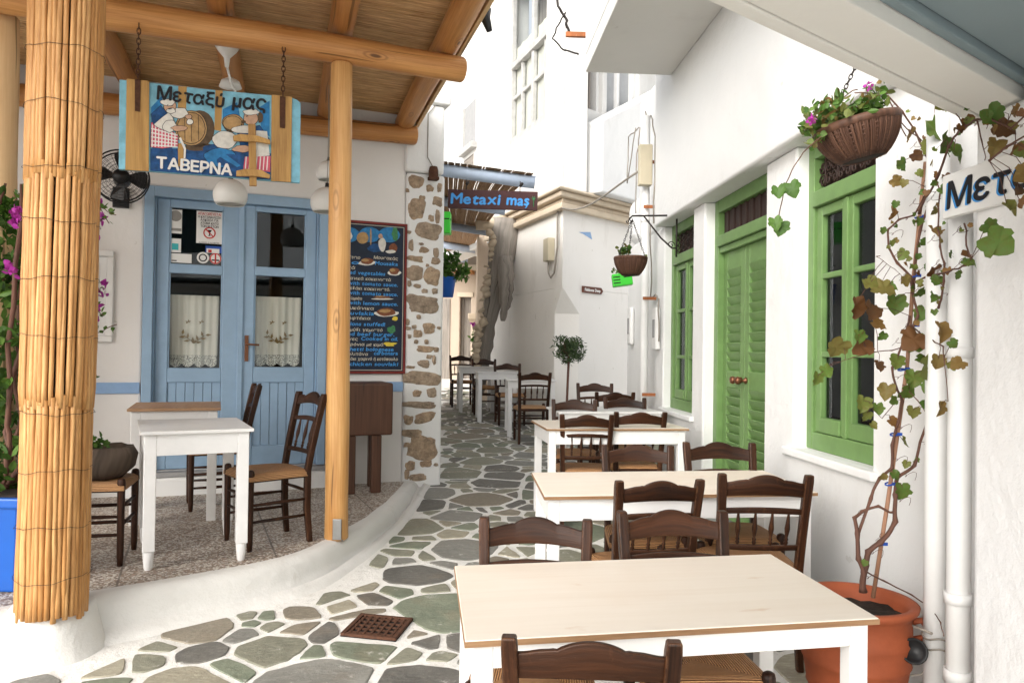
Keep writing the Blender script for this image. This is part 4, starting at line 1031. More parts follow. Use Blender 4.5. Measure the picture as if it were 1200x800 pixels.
A(7, [(235, 230), (300, 160), (300, 320), (236, 330)], 0); A(7, [(655, 240), (740, 200), (760, 300), (655, 320)], 0); A(7, [(870, 230), (930, 190), (930, 400), (880, 380)], 0)
A(6, [(232, 470), (560, 470), (940, 500), (935, 655), (720, 638), (230, 602)], 0)
A(0, [(395, 105), (445, 108), (440, 250), (392, 240)], 0); A(0, [(612, 128), (655, 132), (645, 370), (606, 362)], 0); A(0, [(392, 440), (425, 440), (428, 580), (394, 575)], 1)
E(2, 520, 355, 88, 108, 2, .03); E(1, 470, 352, 92, 102, 3, .03); E(2, 470, 352, 84, 94, 4, .03); E(1, 470, 352, 80, 90, 5, .03)
E(2, 520, 462, 100, 22, 2, .2)
for x in (430, 468, 510): A(2, [(x, 275), (x + 4, 275), (x + 6, 430), (x + 2, 430)], 6)
E(1, 715, 320, 62, 48, 1, .08); E(2, 715, 340, 56, 36, 2, .1); E(1, 712, 322, 54, 40, 3, .06)
# left man: apron, shirt, arm, head
A(6, [(240, 450), (290, 440), (300, 540), (245, 545)], 4); A(6, [(310, 450), (360, 450), (355, 530), (320, 530)], 4)
A(5, [(236, 318), (300, 330), (392, 395), (392, 458), (300, 470), (232, 462)], 6)
for k in range(8): A(8, [(240 + k * 19, 330 + k * 7), (246 + k * 19, 332 + k * 7), (244 + k * 19, 462), (237 + k * 19, 462)], 7)
for k in range(5): A(8, [(236, 350 + k * 24), (390, 390 + k * 17), (390, 396 + k * 17), (236, 357 + k * 24)], 7.4)
E(3, 310, 300, 62, 62, 8, .25, 2); A(6, [(236, 270), (290, 220), (330, 265), (300, 285), (250, 330)], 9); E(3, 400, 262, 55, 30, 9, .25, 3); E(3, 345, 340, 40, 34, 9, .2, 5)
E(4, 345, 222, 36, 38, 10, .15, 1); E(3, 335, 200, 38, 20, 11, .3, 6); E(3, 352, 250, 26, 14, 11, .3, 8); E(4, 455, 285, 18, 12, 10, .2); E(3, 462, 315, 18, 16, 11, .2)
E(4, 400, 352, 45, 16, 10, .3, 4); A(8, [(398, 410), (410, 405), (440, 470), (436, 530), (426, 528), (428, 475)], 11)
A(9, [(330, 215), (336, 213), (336, 218), (330, 220)], 12); A(9, [(355, 218), (362, 218), (361, 222), (355, 222)], 12); A(9, [(333, 238), (360, 236), (352, 241), (338, 242)], 12)
# seated man: legs, shirt, sleeve, apron, head
E(7, 640, 520, 88, 52, 4, .3, 2); E(6, 590, 480, 45, 40, 3, .3); E(6, 700, 540, 78, 40, 5, .3, 7); A(7, [(560, 540), (640, 480), (760, 570), (740, 580), (640, 520), (570, 570)], 6)
E(3, 668, 420, 72, 50, 7, .12, 3); E(3, 780, 360, 72, 22, 8, .2, 3); A(6, [(740, 370), (870, 335), (930, 420), (860, 480), (760, 450)], 7.5); A(3, [(850, 365), (915, 370), (930, 512), (850, 520)], 8.5)
E(4, 770, 472, 52, 20, 9, .25, 4); A(5, [(785, 520), (935, 515), (933, 608), (775, 590)], 9)
for k in range(7): A(8, [(790 + k * 21, 518), (796 + k * 21, 518), (790 + k * 21, 598), (784 + k * 21, 597)], 9.5)
E(4, 820, 290, 42, 44, 9, .15, 3); E(3, 822, 258, 48, 16, 10, .35, 4); E(2, 875, 290, 16, 32, 10, .2); E(2, 776, 314, 16, 8, 10.5, .3); A(9, [(792, 280), (804, 277), (804, 282), (793, 285)], 11)
part('painted_picture', m, mats, sg)
m = MB()                                            # wooden cross-bars nailed on
F_(m, [(805, 325), (848, 328), (855, 690), (812, 688)], .030, .022); part('slat', m, M['planks_art'], sg, bevel=.003)
m = MB(); F_(m, [(715, 395), (760, 384), (860, 395), (935, 420), (935, 445), (860, 430), (720, 425)], .052, .0215); part('slat', m, M['planks_art'], sg, bevel=.003)
m = MB(); F_(m, [(735, 600), (790, 588), (880, 595), (935, 625), (930, 645), (850, 632), (735, 632)], .052, .0215); part('slat', m, M['planks_art'], sg, bevel=.003)
def word(mbx, txt, a, b_, h_, d, bold, jit, slant=0):
    P0, P1 = sp_(*zi(*a), d), sp_(*zi(*b_), d); ex_ = (P1 - P0).normalized(); ey_ = Vector((0, 0, 1)); ey_ = (ey_ - ex_ * ey_.dot(ex_)).normalized()
    hh = (sp_(*zi(a[0], a[1] - h_), d) - P0).length; lettering(mbx, txt, P0, ex_, ey_, (P1 - P0).length, hh, jit, bold, slant, nrm=SGF.n)
m = MB(); word(m, 'Μεταξύ', (270, 182), (658, 230), 80, .0095, .0028, .10, .1); word(m, 'μας', (712, 228), (905, 248), 88, .0095, .0030, .10, .1); part('black_lettering', m, M['ink'], sg)
m = MB(); word(m, 'ΤΑΒΕΡΝΑ', (268, 583), (708, 628), 66, .0105, .003, .03); part('white_lettering', m, M['letter_white'], sg)
for x, y in ((158, 60), (1008, 158)):
    m = MB(); F_(m, [(x - 18, y + 5), (x + 16, y + 8), (x + 12, y + 195), (x - 18, y + 190)], .018, .005); part('strap', m, M['rust'], sg, bevel=.001)
    P0 = sp_(*zi(x, y + 6), .015); ztop = bz - .06; n_ = max(4, int((ztop - P0.z) / .028)); m = MB()
    for k in range(n_):
        c_ = Vector((P0.x, P0.y, P0.z + (ztop - P0.z) * (k + .5) / n_)); hh = (ztop - P0.z) / n_ * .68; e_ = SGF.e if k % 2 else SGF.n
        m.tube([c_ + e_ * (.010 * math.cos(t * math.pi / 5)) + Vector((0, 0, hh * math.sin(t * math.pi / 5))) for t in range(11)], .0032, 5, cap=False)
    part('chain', m, M['rust'], sg)
# ---------------------------------------------------------------- right-hand house
RH = thing('green_window_house', RW.p(5, 0, 0), 'white house with green windows and louvred door along the right of the street', 'house')
zS = 2.62
def rs(u, v=410, d=0): return RW.px(u, v, d)[0]
w1 = (rs(1023), rs(931)); w2 = (rs(811), rs(777)); dr = (rs(896), rs(824))
sillz = RW.px(985, 540)[1]; sill2 = RW.px(790, 481)[1]
s_end = rs(735); s_step = RW.px(766, 266, .09)[0]
holes = [(w1[0], w1[1], sillz, zS), (dr[0], dr[1], -.15, zS - .0), (w2[0], w2[1], sill2, zS)]
mb = MB(); wall(mb, RW, -6, s_end, -.6, zS, [(h[0], h[1], h[2], h[3]) for h in holes], .5)
part('wall', mb, M['white'], RH, bevel=.018, weld=True)
mb = MB(); fbox(mb, RW, -6, s_step, -.5, .09, zS + .002, 5.6); part('upper_wall', mb, M['white'], RH, bevel=.022, seg=3)
mb = MB()
zr_ = RW.px(745, 226, 0)[1]
fbox(mb, RW, s_step + .003, s_end - .5, -.5, .0, zS + .002, RW.px(757, 110)[1]); part('upper_wall', mb, M['white'], RH, bevel=.05, seg=4)
mb = MB(); fbox(mb, RW, s_end - .497, s_end - .02, -.5, .03, zS + .002, RW.px(735, 238)[1]); part('upper_wall', mb, M['white'], RH, bevel=.16, seg=5)
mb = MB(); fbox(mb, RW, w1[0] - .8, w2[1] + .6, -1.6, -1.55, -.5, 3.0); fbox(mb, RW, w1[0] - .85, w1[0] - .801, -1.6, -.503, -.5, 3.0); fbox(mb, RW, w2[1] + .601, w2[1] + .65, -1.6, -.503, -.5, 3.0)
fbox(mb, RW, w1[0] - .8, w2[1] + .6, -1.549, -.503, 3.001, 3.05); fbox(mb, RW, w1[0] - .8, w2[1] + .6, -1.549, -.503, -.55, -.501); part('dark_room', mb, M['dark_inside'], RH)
# window and door joinery
def win(s0, s1, z0, z1, d, gril, label, slot, zt, bar_zs):
    """frame with fanlight (z above zt) and a pair of glazed casements"""
    f = MB(); fw = .07; D0, D1 = d - .07, d
    fbox(f, RW, s0, s0 + fw, D0, D1, z0, z1); fbox(f, RW, s1 - fw, s1, D0, D1, z0, z1); fbox(f, RW, s0 + fw, s1 - fw, D0, D1 - .001, z1 - .09, z1); fbox(f, RW, s0 + fw, s1 - fw, D0, D1 + .012, zt - .045, zt + .045); fbox(f, RW, s0 + fw, s1 - fw, D0, D1 - .001, z0, z0 + .10)
    for s in (s0 + fw, s1 - fw - .014): fbox(f, RW, s, s + .014, D0, D1 - .018, z0 + .10, zt - .045)
    o = part('window', f, M['green'], RH, bevel=.006, label=label)
    mid = (s0 + s1) / 2
    for a, c in ((s0 + fw + .016, mid - .004), (mid + .004, s1 - fw - .016)):
        k = MB(); st = .055; E0, E1 = d - .055, d - .016; za, zc = z0 + .103, zt - .048
        fbox(k, RW, a, a + st, E0, E1, za, zc); fbox(k, RW, c - st, c, E0, E1, za, zc)
        fbox(k, RW, a + st, c - st, E0, E1 - .001, zc - st, zc); fbox(k, RW, a + st, c - st, E0, E1 + .008, za, za + .085)
        for zq in bar_zs: fbox(k, RW, a + st, c - st, E0 + .004, E1 - .004, zq - .016, zq + .016)
        part('casement', k, M['green'], o, bevel=.006)
        g = MB(); g.quad(RW.p(a + st, E0 + .012, za + .08), RW.p(c - st, E0 + .012, za + .08), RW.p(c - st, E0 + .012, zc - st), RW.p(a + st, E0 + .012, zc - st)); part('pane', g, M['glass'], o)
        cu = MB(); n_ = 16
        if slot and (slot > .5 or a > mid):
            for i in range(n_):
                t0, t1 = i / n_, (i + 1) / n_
                q0, q1 = a + st + (c - a - 2 * st) * t0 * slot, a + st + (c - a - 2 * st) * t1 * slot
                cu.quad(RW.p(q0, E0 - .06 + .012 * math.sin(i * 1.9), za + .08), RW.p(q1, E0 - .06 + .012 * math.sin((i + 1) * 1.9), za + .08), RW.p(q1, E0 - .06 + .012 * math.sin((i + 1) * 1.9), zc), RW.p(q0, E0 - .06 + .012 * math.sin(i * 1.9), zc), smooth=True)
            part('curtain', cu, M['curtain_dark'], o)
    mb = MB(); fbox(mb, RW, mid - .018, mid + .018, d - .03, d - .006, z0 + .10, zt - .05); part('cover_strip', mb, M['green'], o, bevel=.005)
    # fanlight ironwork
    g = MB(); n_ = max(2, round((s1 - s0 - 2 * fw) / .16)); wv = (s1 - s0 - 2 * fw) / n_; zb, ze = zt + .05, z1 - .095; H = ze - zb
    for i in range(n_):
        c0 = s0 + fw + wv * (i + .5)
        if gril == 'scroll':
            for sx in (-1, 1):
                for zc_, sz in ((zb + H * .28, 1), (zb + H * .72, -1)):
                    g.tube([RW.p(c0 + sx * (wv * .25 + wv * .22 * (1 - t / 22) * math.cos(t * .45)), d - .035, zc_ + sz * H * .22 * (1 - t / 22) * math.sin(t * .45)) for t in range(20)], .006, 5)
            g.tube([RW.p(c0, d - .035, zb), RW.p(c0, d - .035, ze)], .006, 5)
        else:
            for k in range(4):
                for sx in (-1, 1): g.tube([RW.p(c0 + sx * wv * .5, d - .035, zb + H * k / 4), RW.p(c0 - sx * wv * .5, d - .035, zb + H * (k + 1) / 4)], .006, 4)
    part('fanlight_grille', g, M['louvre_dark'], o)
    g = MB(); fbox(g, RW, s0 + fw, s1 - fw, D0 + .004, D0 + .01, zt + .045, z1 - .09); part('fanlight_back', g, M['louvre_dark'], o)
    return o
ztr1 = RW.px(985, 222, -.08)[1]; b1 = RW.px(968, 323, -.1)[1]; b1b = RW.px(968, 415, -.1)[1]
win(w1[0], w1[1], sillz + .0, zS, -.075, 'scroll', 'green window behind the vine, with scroll ironwork in its fanlight', 0.45, ztr1, [b1, b1b])
mb = MB(); fbox(mb, RW, w1[0] - .05, w1[1] + .10, -.06, .035, sillz - .05, sillz - .002); part('window_sill', mb, M['white'], RH, bevel=.012, seg=3)
ztr2 = RW.px(800, 302, -.08)[1]
win(w2[0], w2[1], sill2, zS, -.075, 'lattice', 'narrow green window farther along, beyond the louvred door', .9, ztr2, [RW.px(797, 364, -.1)[1], RW.px(797, 418, -.1)[1]])
mb = MB(); fbox(mb, RW, w2[0] - .06, w2[1] + .06, -.06, .035, sill2 - .05, sill2 - .002); part('window_sill', mb, M['white'], RH, bevel=.012, seg=3)
mb = MB()                                               # near-black sheets added inside both window openings, shade put into their colour
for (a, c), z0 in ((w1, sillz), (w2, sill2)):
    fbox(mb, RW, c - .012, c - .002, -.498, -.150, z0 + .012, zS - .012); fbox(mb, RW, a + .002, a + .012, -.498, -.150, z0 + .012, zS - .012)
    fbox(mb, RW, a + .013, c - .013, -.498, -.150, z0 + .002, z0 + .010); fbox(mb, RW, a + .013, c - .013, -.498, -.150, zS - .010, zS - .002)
part('painted_reveal_shade', mb, M['dark_inside'], RH)
# louvred double door
d = -.085; s0, s1 = dr; z0 = gz(6) + .03; z1 = zS; fw = .085; ztd = RW.px(865, 274, d)[1]
f = MB(); fbox(f, RW, s0, s0 + fw, d - .11, d, z0, z1); fbox(f, RW, s1 - fw, s1, d - .11, d, z0, z1); fbox(f, RW, s0 + fw, s1 - fw, d - .11, d - .001, z1 - .10, z1); fbox(f, RW, s0 + fw, s1 - fw, d - .10, d + .014, ztd - .04, ztd + .045); fbox(f, RW, s0 + fw, s1 - fw, d - .10, d - .012, ztd - .09, ztd - .042)
part('door_frame', f, M['green'], RH, bevel=.006)
mb = MB(); n_ = 17
for k in range(n_):
    a = s0 + fw + (s1 - s0 - 2 * fw) * (k + .5) / n_; fbox(mb, RW, a - .024, a + .02, d - .06, d - (.035 if k % 2 else .045), ztd + .045, z1 - .10)
part('fanlight_slats', mb, M['louvre_dark'], RH, bevel=.003)
mb = MB(); fbox(mb, RW, s0 + .0, s1 - .0, -.4, .03, z0 - .15, z0 - .003); part('threshold', mb, M['lead'], RH, bevel=.01)
mid = rs(878, 410, -.17)
zk = RW.px(865, 443, -.15)[1]
for n2, (a, c) in enumerate(((s0 + fw + .004, mid - .002), (mid + .002, s1 - fw - .004))):
    k = MB(); E0, E1 = d - .085, d - .048; st = .085; zt_ = ztd - .09; za = z0 + .004
    zr = [(za, za + .18), (zk - .075, zk + .055), (zt_ - .14, zt_)]
    fbox(k, RW, a, a + st, E0, E1, za, zt_); fbox(k, RW, c - st, c, E0, E1, za, zt_)
    for p_, q_ in zr: fbox(k, RW, a + st, c - st, E0, E1 - .001, p_, q_)
    lf = part('door_leaf', k, M['green'], RH, bevel=.005)
    lv = MB()
    for (p_, q_) in ((zr[0][1], zr[1][0]), (zr[1][1], zr[2][0])):
        m_ = max(3, round((q_ - p_) / .072)); h = (q_ - p_) / m_
        for i in range(m_):
            zc = p_ + h * (i + .5); cc = RW.p((a + c) / 2, (E0 + E1) / 2 + .002, zc)
            tl = R(24); ay = (RW.n * math.cos(tl) - Vector((0, 0, 1)) * math.sin(tl)); az_ = (RW.n * math.sin(tl) + Vector((0, 0, 1)) * math.cos(tl))
            lv.box(cc, (c - a - 2 * st - .002, .010, h * 1.10), (RW.e, ay, az_))
        fbox(lv, RW, a + st, c - st, E0 - .006, E0 - .001, p_, q_)
    part('louvres', lv, M['green'], lf, bevel=.002)
    kb = MB(); ks = (mid + .055) if n2 else (mid - .05)
    kb.lathe([(.0, .0), (.022, .0), (.024, .012), (.012, .02), (.012, .04), (.026, .052), (.030, .068), (.022, .084), (0, .088)], RW.p(ks, E1, zk - .01), (RW.e, Vector((0, 0, 1)), RW.n), 14); part('door_knob', kb, M['brass'], lf)
# balcony over the street
bp0 = hit(686, 85, (0, 0, 3.90), (0, 0, 1)); bw = bp0.y
mb = MB(); BX = (bp0 - RW.o).dot(RW.n); bsf = (bp0 - RW.o).dot(RW.e)
fbox(mb, RW, 3.4, bsf, .092, BX, 3.90, 4.05); part('balcony_floor', mb, M['balcony'], RH, bevel=.01)
mb = MB(); fbox(mb, RW, 3.4, bsf - .0, BX - .12, BX + .004, 4.052, 4.95); fbox(mb, RW, bsf - .12, bsf + .003, .094, BX - .123, 4.052, 4.95); part('balcony_parapet', mb, M['white'], RH, bevel=.015)
# landing slab over the right corner
c0 = atz(829, 0, 2.22); c1 = atz(1143, 146, 2.22); e = (c1 - c0).normalized(); e.z = 0; e.normalize(); n_ = Vector((e.y, -e.x, 0))
LF = Frame((c0.x, c0.y), (e.x, e.y), (n_.x, n_.y))
L = (c1 - c0).length
mb = MB(); fbox(mb, LF, -2.4, L + .8, .0, .045, 2.218, 2.36); fbox(mb, LF, -2.4, L + .8, .049, .20, 2.222, 2.36); part('landing_beam', mb, M['soffit'], RH, bevel=.004)
mb = MB(); fbox(mb, LF, -2.4, L + .8, .203, .235, 2.262, 2.40); part('landing_rib', mb, M['greyblue'], RH, bevel=.006)
mb = MB(); fbox(mb, LF, -2.4, L + .8, .238, 3.2, 2.285, 2.42); fbox(mb, LF, -2.4, L + .8, .0, .237, 2.403, 2.45); part('landing_slab', mb, M['greyblue'], RH, bevel=.004)
# rough stucco block at the right edge
mb = MB(); xs = hit(1139, 440, (0, 2.62, 0), (0, 1, 0)).x; s_c = (Vector((xs, 2.62, 0)) - RW.o).dot(RW.e); dco = (Vector((xs, 2.62, 0)) - RW.o).dot(RW.n)
fbox(mb, RW, -1.5, s_c, .003, dco, -.6, 2.214); part('stucco_block', mb, M['white_rough'], RH, bevel=.03, seg=3)
# downpipes
def pipe(name, u, w_, y0, z0, z1, label, collars, group='white downpipes on the right-hand house', bend=None):
    r = w_ / 2 / 900 * y0; x = hit(u, 500, (0, y0, 0), (0, 1, 0)).x
    t = thing(name, (x, y0, z0), label, 'downpipe', group); m = MB(); P_ = [Vector((x, y0, z0)), Vector((x + .002, y0, (z0 + z1) / 2)), Vector((x, y0, z1))] + (bend or [])
    m.tube(P_, r, 20); part('pipe', m, M['pipe'], t)
    for v in collars:
        m = MB(); z = hit(u, v, (0, y0, 0), (0, 1, 0)).z; m.lathe([(r + .0005, z + .02), (r + .006, z + .02), (r + .006, z - .02), (r + .0005, z - .02)], (x, y0, 0), n=20); part('collar', m, M['pipe'], t)
    return x, r
pipe('downpipe', 1124, 26, 2.78, -.1, 2.02, 'thick white downpipe beside the rough stucco wall', (413, 700, 790))
pipe('downpipe', 1097, 25, 2.95, -.1, 2.33, 'second white downpipe, between the vine and the thick pipe', ())
pipe('downpipe', 753.5, 9, 7.62, gz(7.6), 3.75, 'slim white pipe up the far end of the house, beside the beige meter box', (258, 478))
# ---------------------------------------------------------------- corner house across the square
CH = thing('corner_house', (.71, 11, gz(11)), 'cream and white corner house with a tan cornice where the alley begins', 'house')
zc0 = BL.px(640, 240)[1]
zC = hit(658, 224, BL.o, BL.n).z
Lw = BL.px(574, 300)[0]; Rw_ = 2.6
def corner_solid(mb, z0, z1, lw, rw, inset=0, th=None):
    P_ = [BL.p(inset * .6, -inset, 0), BL.p(lw, -inset, 0), BL.p(lw, -3.5, 0), BR.p(rw, -3.5, 0) , BR.p(rw, -inset, 0)]
    mb.prism([Vector((p.x, p.y, z0)) for p in P_], (0, 0, z1 - z0))
def frontcorner(mb, z0, z1, out, lw, rw, l0=0):
    P_ = [BL.p(l0, 0, z0)]
    cpt = BL.o + (BL.n + BR.n).normalized() * (out / max(.3, (BL.n + BR.n).normalized().dot(BL.n)))
    mb.prism([Vector((p.x, p.y, z0)) for p in (BL.p(0, -.02, 0), BL.p(lw, -.02, 0), BL.p(lw, out, 0), cpt, BR.p(rw, out, 0), BR.p(rw, -.02, 0))], (0, 0, z1 - z0))
# low down the corner is cut off, as in many such streets, with a small squinch above the cut
z_q0 = hit(665, 367, BL.o, BR.n).z; z_q1 = hit(659, 336, BL.o, BR.n).z
sA, sB = BL.px(650, 365)[0], BR.px(679, 366)[0]
mb = MB(); tail = [BL.p(Lw, 0, 0), BL.p(Lw, -3.2, 0), BR.p(3.2, -2.5, 0), BR.p(3.2, 0, 0)]
mb.prism([Vector((p.x, p.y, -.3)) for p in [BL.p(sA, 0, 0)] + tail + [BR.p(sB, 0, 0)]], (0, 0, z_q1 + .3)); part('wall', mb, M['cream'], CH, bevel=.012)
mb = MB(); mb.prism([Vector((p.x, p.y, z_q1 + .001)) for p in [BL.o] + tail], (0, 0, zC - .03 - z_q1)); part('wall', mb, M['cream'], CH)
mb = MB(); A0, A1, B0, B1, C1 = BL.p(sA, 0, z_q0), BL.p(sA, 0, z_q1 + .0005), BR.p(sB, 0, z_q0), BR.p(sB, 0, z_q1 + .0005), BL.p(0, 0, z_q1 + .0005)
i_ = mb.add([A0, A1, B0, B1, C1])
for f_ in ((0, 1, 4), (2, 3, 4), (0, 2, 4), (0, 1, 3, 2), (1, 3, 4)): mb.face([i_ + k for k in f_])
part('squinch', mb, M['cream'], CH)
for k, (a, c, o_) in enumerate(((zC - .29, zC - .20, .10), (zC - .198, zC - .13, .06), (zC - .128, zC - .05, .14), (zC - .048, zC - .005, .20))):
    mb = MB(); frontcorner(mb, a, c, o_, Lw + .1, 3.0); part('cornice', mb, M['cornice'], CH, bevel=.02, seg=3)
# upper storey with a tall window
sW1, zW0 = BL.px(650, 131, -.02); sW0, _ = BL.px(596, 168, -.02); 
Lu = BL.px(578, 150)[0]
mb = MB(); wall(mb, BL, .0, Lu, zC, 8.2, [(sW1, sW0, zW0, 7.6)], .35, d=-.02); part('upper_wall', mb, M['upper'], CH, bevel=.015, weld=True)
mb = MB(); fbox(mb, BL, Lu + .002, Lu + .18, -.4, .03, zC, 8.2); part('pilaster', mb, M['upper'], CH, bevel=.02)
mb = MB(); fbox(mb, BL, Lu + .182, Lu + 6.5, -.4, -.025, zC - .3, 9.6); part('upper_wall', mb, M['upper'], CH, bevel=.015)
sm0, sm1 = sorted((BL.px(545.5, 150, -.02)[0], BL.px(557, 150, -.02)[0])); zm1 = BL.px(551, 122, -.02)[1]; zm0 = BL.px(551, 172, -.02)[1]
g = MB(); fbox(g, BL, sm0, sm1, -.024, -.012, zm0, zm1); o = part('window', g, M['lead'], CH, label='small grey shuttered window high on the far upper wall')
f = MB(); fbox(f, BL, sm0 - .12, sm1 + .12, -.023, .10, zm0 - .12, zm0 - .003); fbox(f, BL, sm1 + .001, sm1 + .06, -.023, .03, zm0, zm1); part('sill', f, M['old_trim'], o, bevel=.006)
g = MB(); fbox(g, BL, sm0 + .1, sm1 + .05, -.024, -.012, zm0 - .85, zm0 - .2); part('window', g, M['oldwood'], CH, label='low brown window opening just above the alley canopy')
f = MB(); D0, D1 = -.12, -.035; fw = .09
ztm = BL.px(622, 62, -.1)[1]
fbox(f, BL, sW1, sW1 + fw, D0, D1, zW0, 7.6); fbox(f, BL, sW0 - fw, sW0, D0, D1, zW0, 7.6); fbox(f, BL, sW1 + fw, sW0 - fw, D0, D1 + .02, ztm - .05, ztm + .05); fbox(f, BL, sW1 + fw, sW0 - fw, D0, D1, zW0, zW0 + .1)
mm = (sW0 + sW1) / 2; fbox(f, BL, mm - .05, mm + .05, D0 + .002, D1 - .01, zW0 + .1, 7.6)
for q_ in (.25, .75): fbox(f, BL, sW1 + (sW0 - sW1) * q_ - .03, sW1 + (sW0 - sW1) * q_ + .03, D0 + .004, D1 - .02, zW0 + .1, ztm - .05)
for a, c in ((sW1 + fw, mm - .05), (mm + .05, sW0 - fw)): fbox(f, BL, a, c, D0 + .006, D1 - .03, (zW0 + ztm) / 2 + .1, (zW0 + ztm) / 2 + .16)
o = part('window', f, M['old_trim'], CH, bevel=.008, label='tall white window with curtains in the upper storey')
g = MB(); g.quad(BL.p(sW1 + fw, D0 + .02, zW0 + .1), BL.p(sW0 - fw, D0 + .02, zW0 + .1), BL.p(sW0 - fw, D0 + .02, 7.6), BL.p(sW1 + fw, D0 + .02, 7.6)); part('pane', g, M['glass'], o)
g = MB(); n_ = 40
for i in range(n_):
    q0, q1 = sW1 + (sW0 - sW1) * i / n_, sW1 + (sW0 - sW1) * (i + 1) / n_
    g.quad(*[BL.p(q_, -.135 + .008 * math.sin(k_), z_) for q_, k_, z_ in ((q0, i, zW0), (q1, i + 1, zW0), (q1, i + 1, ztm + .35), (q0, i, ztm + .35))], smooth=True)
part('curtain', g, M['linen'], o)
g = MB(); fbox(g, BL, sW1 - .05, sW0 + .3, -.58, -.55, zC, 8); part('dark_room', g, M['oldwood'], CH)
# upper storey towards the square: two windows behind the parapet
sa, za = BR.px(684, 128, -.05); sb, zb2 = BR.px(705, 88, -.05); sc, _ = BR.px(709, 100, -.05); sd_, _ = BR.px(747, 100, -.05); zw0 = BR.px(695, 130, -.05)[1]
mb = MB(); wall(mb, BR, .0, 4.6, zC, 8.2, [(sa, sb, zw0, zw0 + 1.5), (sc + .02, sd_, zw0 - .05, zw0 + 1.5)], .35, d=-.02); part('upper_wall', mb, M['upper'], CH, bevel=.015, weld=True)
g = MB(); fbox(g, BR, sa - .05, sb + .1, -.44, -.41, zw0 - .1, zw0 + 1.6); part('dark_room', g, M['oldwood'], CH)
f = MB(); fbox(f, BR, sb - .06, sb - .002, -.3, -.1, zw0, zw0 + 1.5); f.bar(BR.p(sa + .05, -.12, zw0 + 1.4), BR.p(sb - .06, -.16, zw0 + .85), .05, .09); part('shutter', f, M['white_trim'], CH, bevel=.005)
f = MB(); fbox(f, BR, sc + .022, sc + .07, -.2, -.1, zw0 - .05, zw0 + 1.5); fbox(f, BR, sd_ - .07, sd_ - .002, -.2, -.1, zw0 - .05, zw0 + 1.5); fbox(f, BR, (sc + sd_) / 2 - .03, (sc + sd_) / 2 + .03, -.2, -.11, zw0 - .05, zw0 + 1.5)
o = part('window', f, M['white_trim'], CH, bevel=.006, label='pale window behind the balcony, above the cornice')
g = MB(); fbox(g, BR, sc + .07, sd_ - .07, -.19, -.18, zw0 - .05, zw0 + 1.5); part('pane', g, M['curtain_grey'], o)
# sloping parapet of the stair beside it
mb = MB(); q0, q1 = BR.px(706, 140, .35), BR.px(757, 108, .35); q2 = BR.px(728, 215, .35)
mb.prism([BR.p(q0[0], .35, zC), BR.p(q1[0] + .6, .35, zC), BR.p(q1[0] + .6, .35, q1[1] + .25), BR.p(q0[0], .35, q0[1])], -BR.n * .34); part('stair_parapet', mb, M['white'], CH, bevel=.03, seg=3)
# blind arched niche in the corner, meter box with conduit, brown trail sign, blue patch
mb = MB(); u0, u1, vt, vb = 650, 678, 338, 372
s0, z0 = BR.px(668, 372, .002); 
gq = [hit(u, v, BR.o + BR.n * .004, BR.n) for u, v in ((659.5, 371), (678, 371), (672, 358), (664, 343), (659.5, 337))]
# rain scar of flaking blue paint
mb = MB(); mb.poly([hit(u, v, BR.o + BR.n * .004, BR.n) for u, v in ((678, 272), (692, 272), (694, 281), (688, 277), (683, 274))]); part('blue_paint_scar', mb, M['bluestripe'], CH)
ms, mz = BL.px(645, 293, .03)
mt = thing('meter_box', BL.p(ms, .05, mz), 'beige meter box with looped grey conduit on the cream corner wall', 'meter box')
mb = MB(); fbox(mb, BL, ms - .10, ms + .10, .003, .11, mz - .17, mz + .17); part('box', mb, M['box_beige'], mt, bevel=.012)
mb = MB(); cz_ = BL.px(652, 242, .03); c2 = BL.px(652, 300, .03)
mb.tube([BL.p(ms, .06, mz - .17), BL.p(ms - .01, .06, mz - .34), BL.p(ms - .10, .06, mz - .42), BL.p(ms - .2, .05, mz - .36), BL.p(c2[0] - .08, .05, mz), BL.p(c2[0] - .05, .04, cz_[1]), BL.p(c2[0] - .05, .03, zC - .3)], .014, 6); part('conduit', mb, M['cable'], mt)
q = hit(695.5, 340, BR.o + BR.n * .03, BR.n); s_, z_ = BR.px(695.5, 340, .03); hw = abs(BR.px(708, 340, .03)[0] - BR.px(684, 340, .03)[0]) / 2
ts = thing('arrow_sign', BR.p(s_, .01, z_), 'small brown arrow sign with white lettering on the cream wall', 'sign')
mb = MB(); h = .048; mb.prism([BR.p(s_ - hw, .005, z_ - h), BR.p(s_ + hw * .82, .005, z_ - h), BR.p(s_ + hw, .005, z_), BR.p(s_ + hw * .82, .005, z_ + h), BR.p(s_ - hw, .005, z_ + h)], BR.n * .02); part('board', mb, M['trail_brown'], ts, bevel=.003)
mb = MB(); lettering(mb, 'Fishbone Deep', BR.p(s_ - hw * .8, .0262, z_ - .022), BR.e, (0, 0, 1), hw * 1.5, .045, bold=.003, nrm=BR.n); part('lettering', mb, M['letter_white'], ts)
# overhead cable across the corner
mb = MB(); a = BL.p(c2[0] - .05, .05, cz_[1]); b_ = RW.p(8.0, .12, RW.px(745, 207, .1)[1]); mb.tube([a.lerp(b_, t / 10) + Vector((0, 0, -.25 * math.sin(math.pi * t / 10) * (1 - t / 14))) for t in range(11)], .012, 5)
tag(part('overhead_cable', mb, M['cable'], None, loc=a), 'slack grey cable strung from the cream corner to the white house', 'cable')
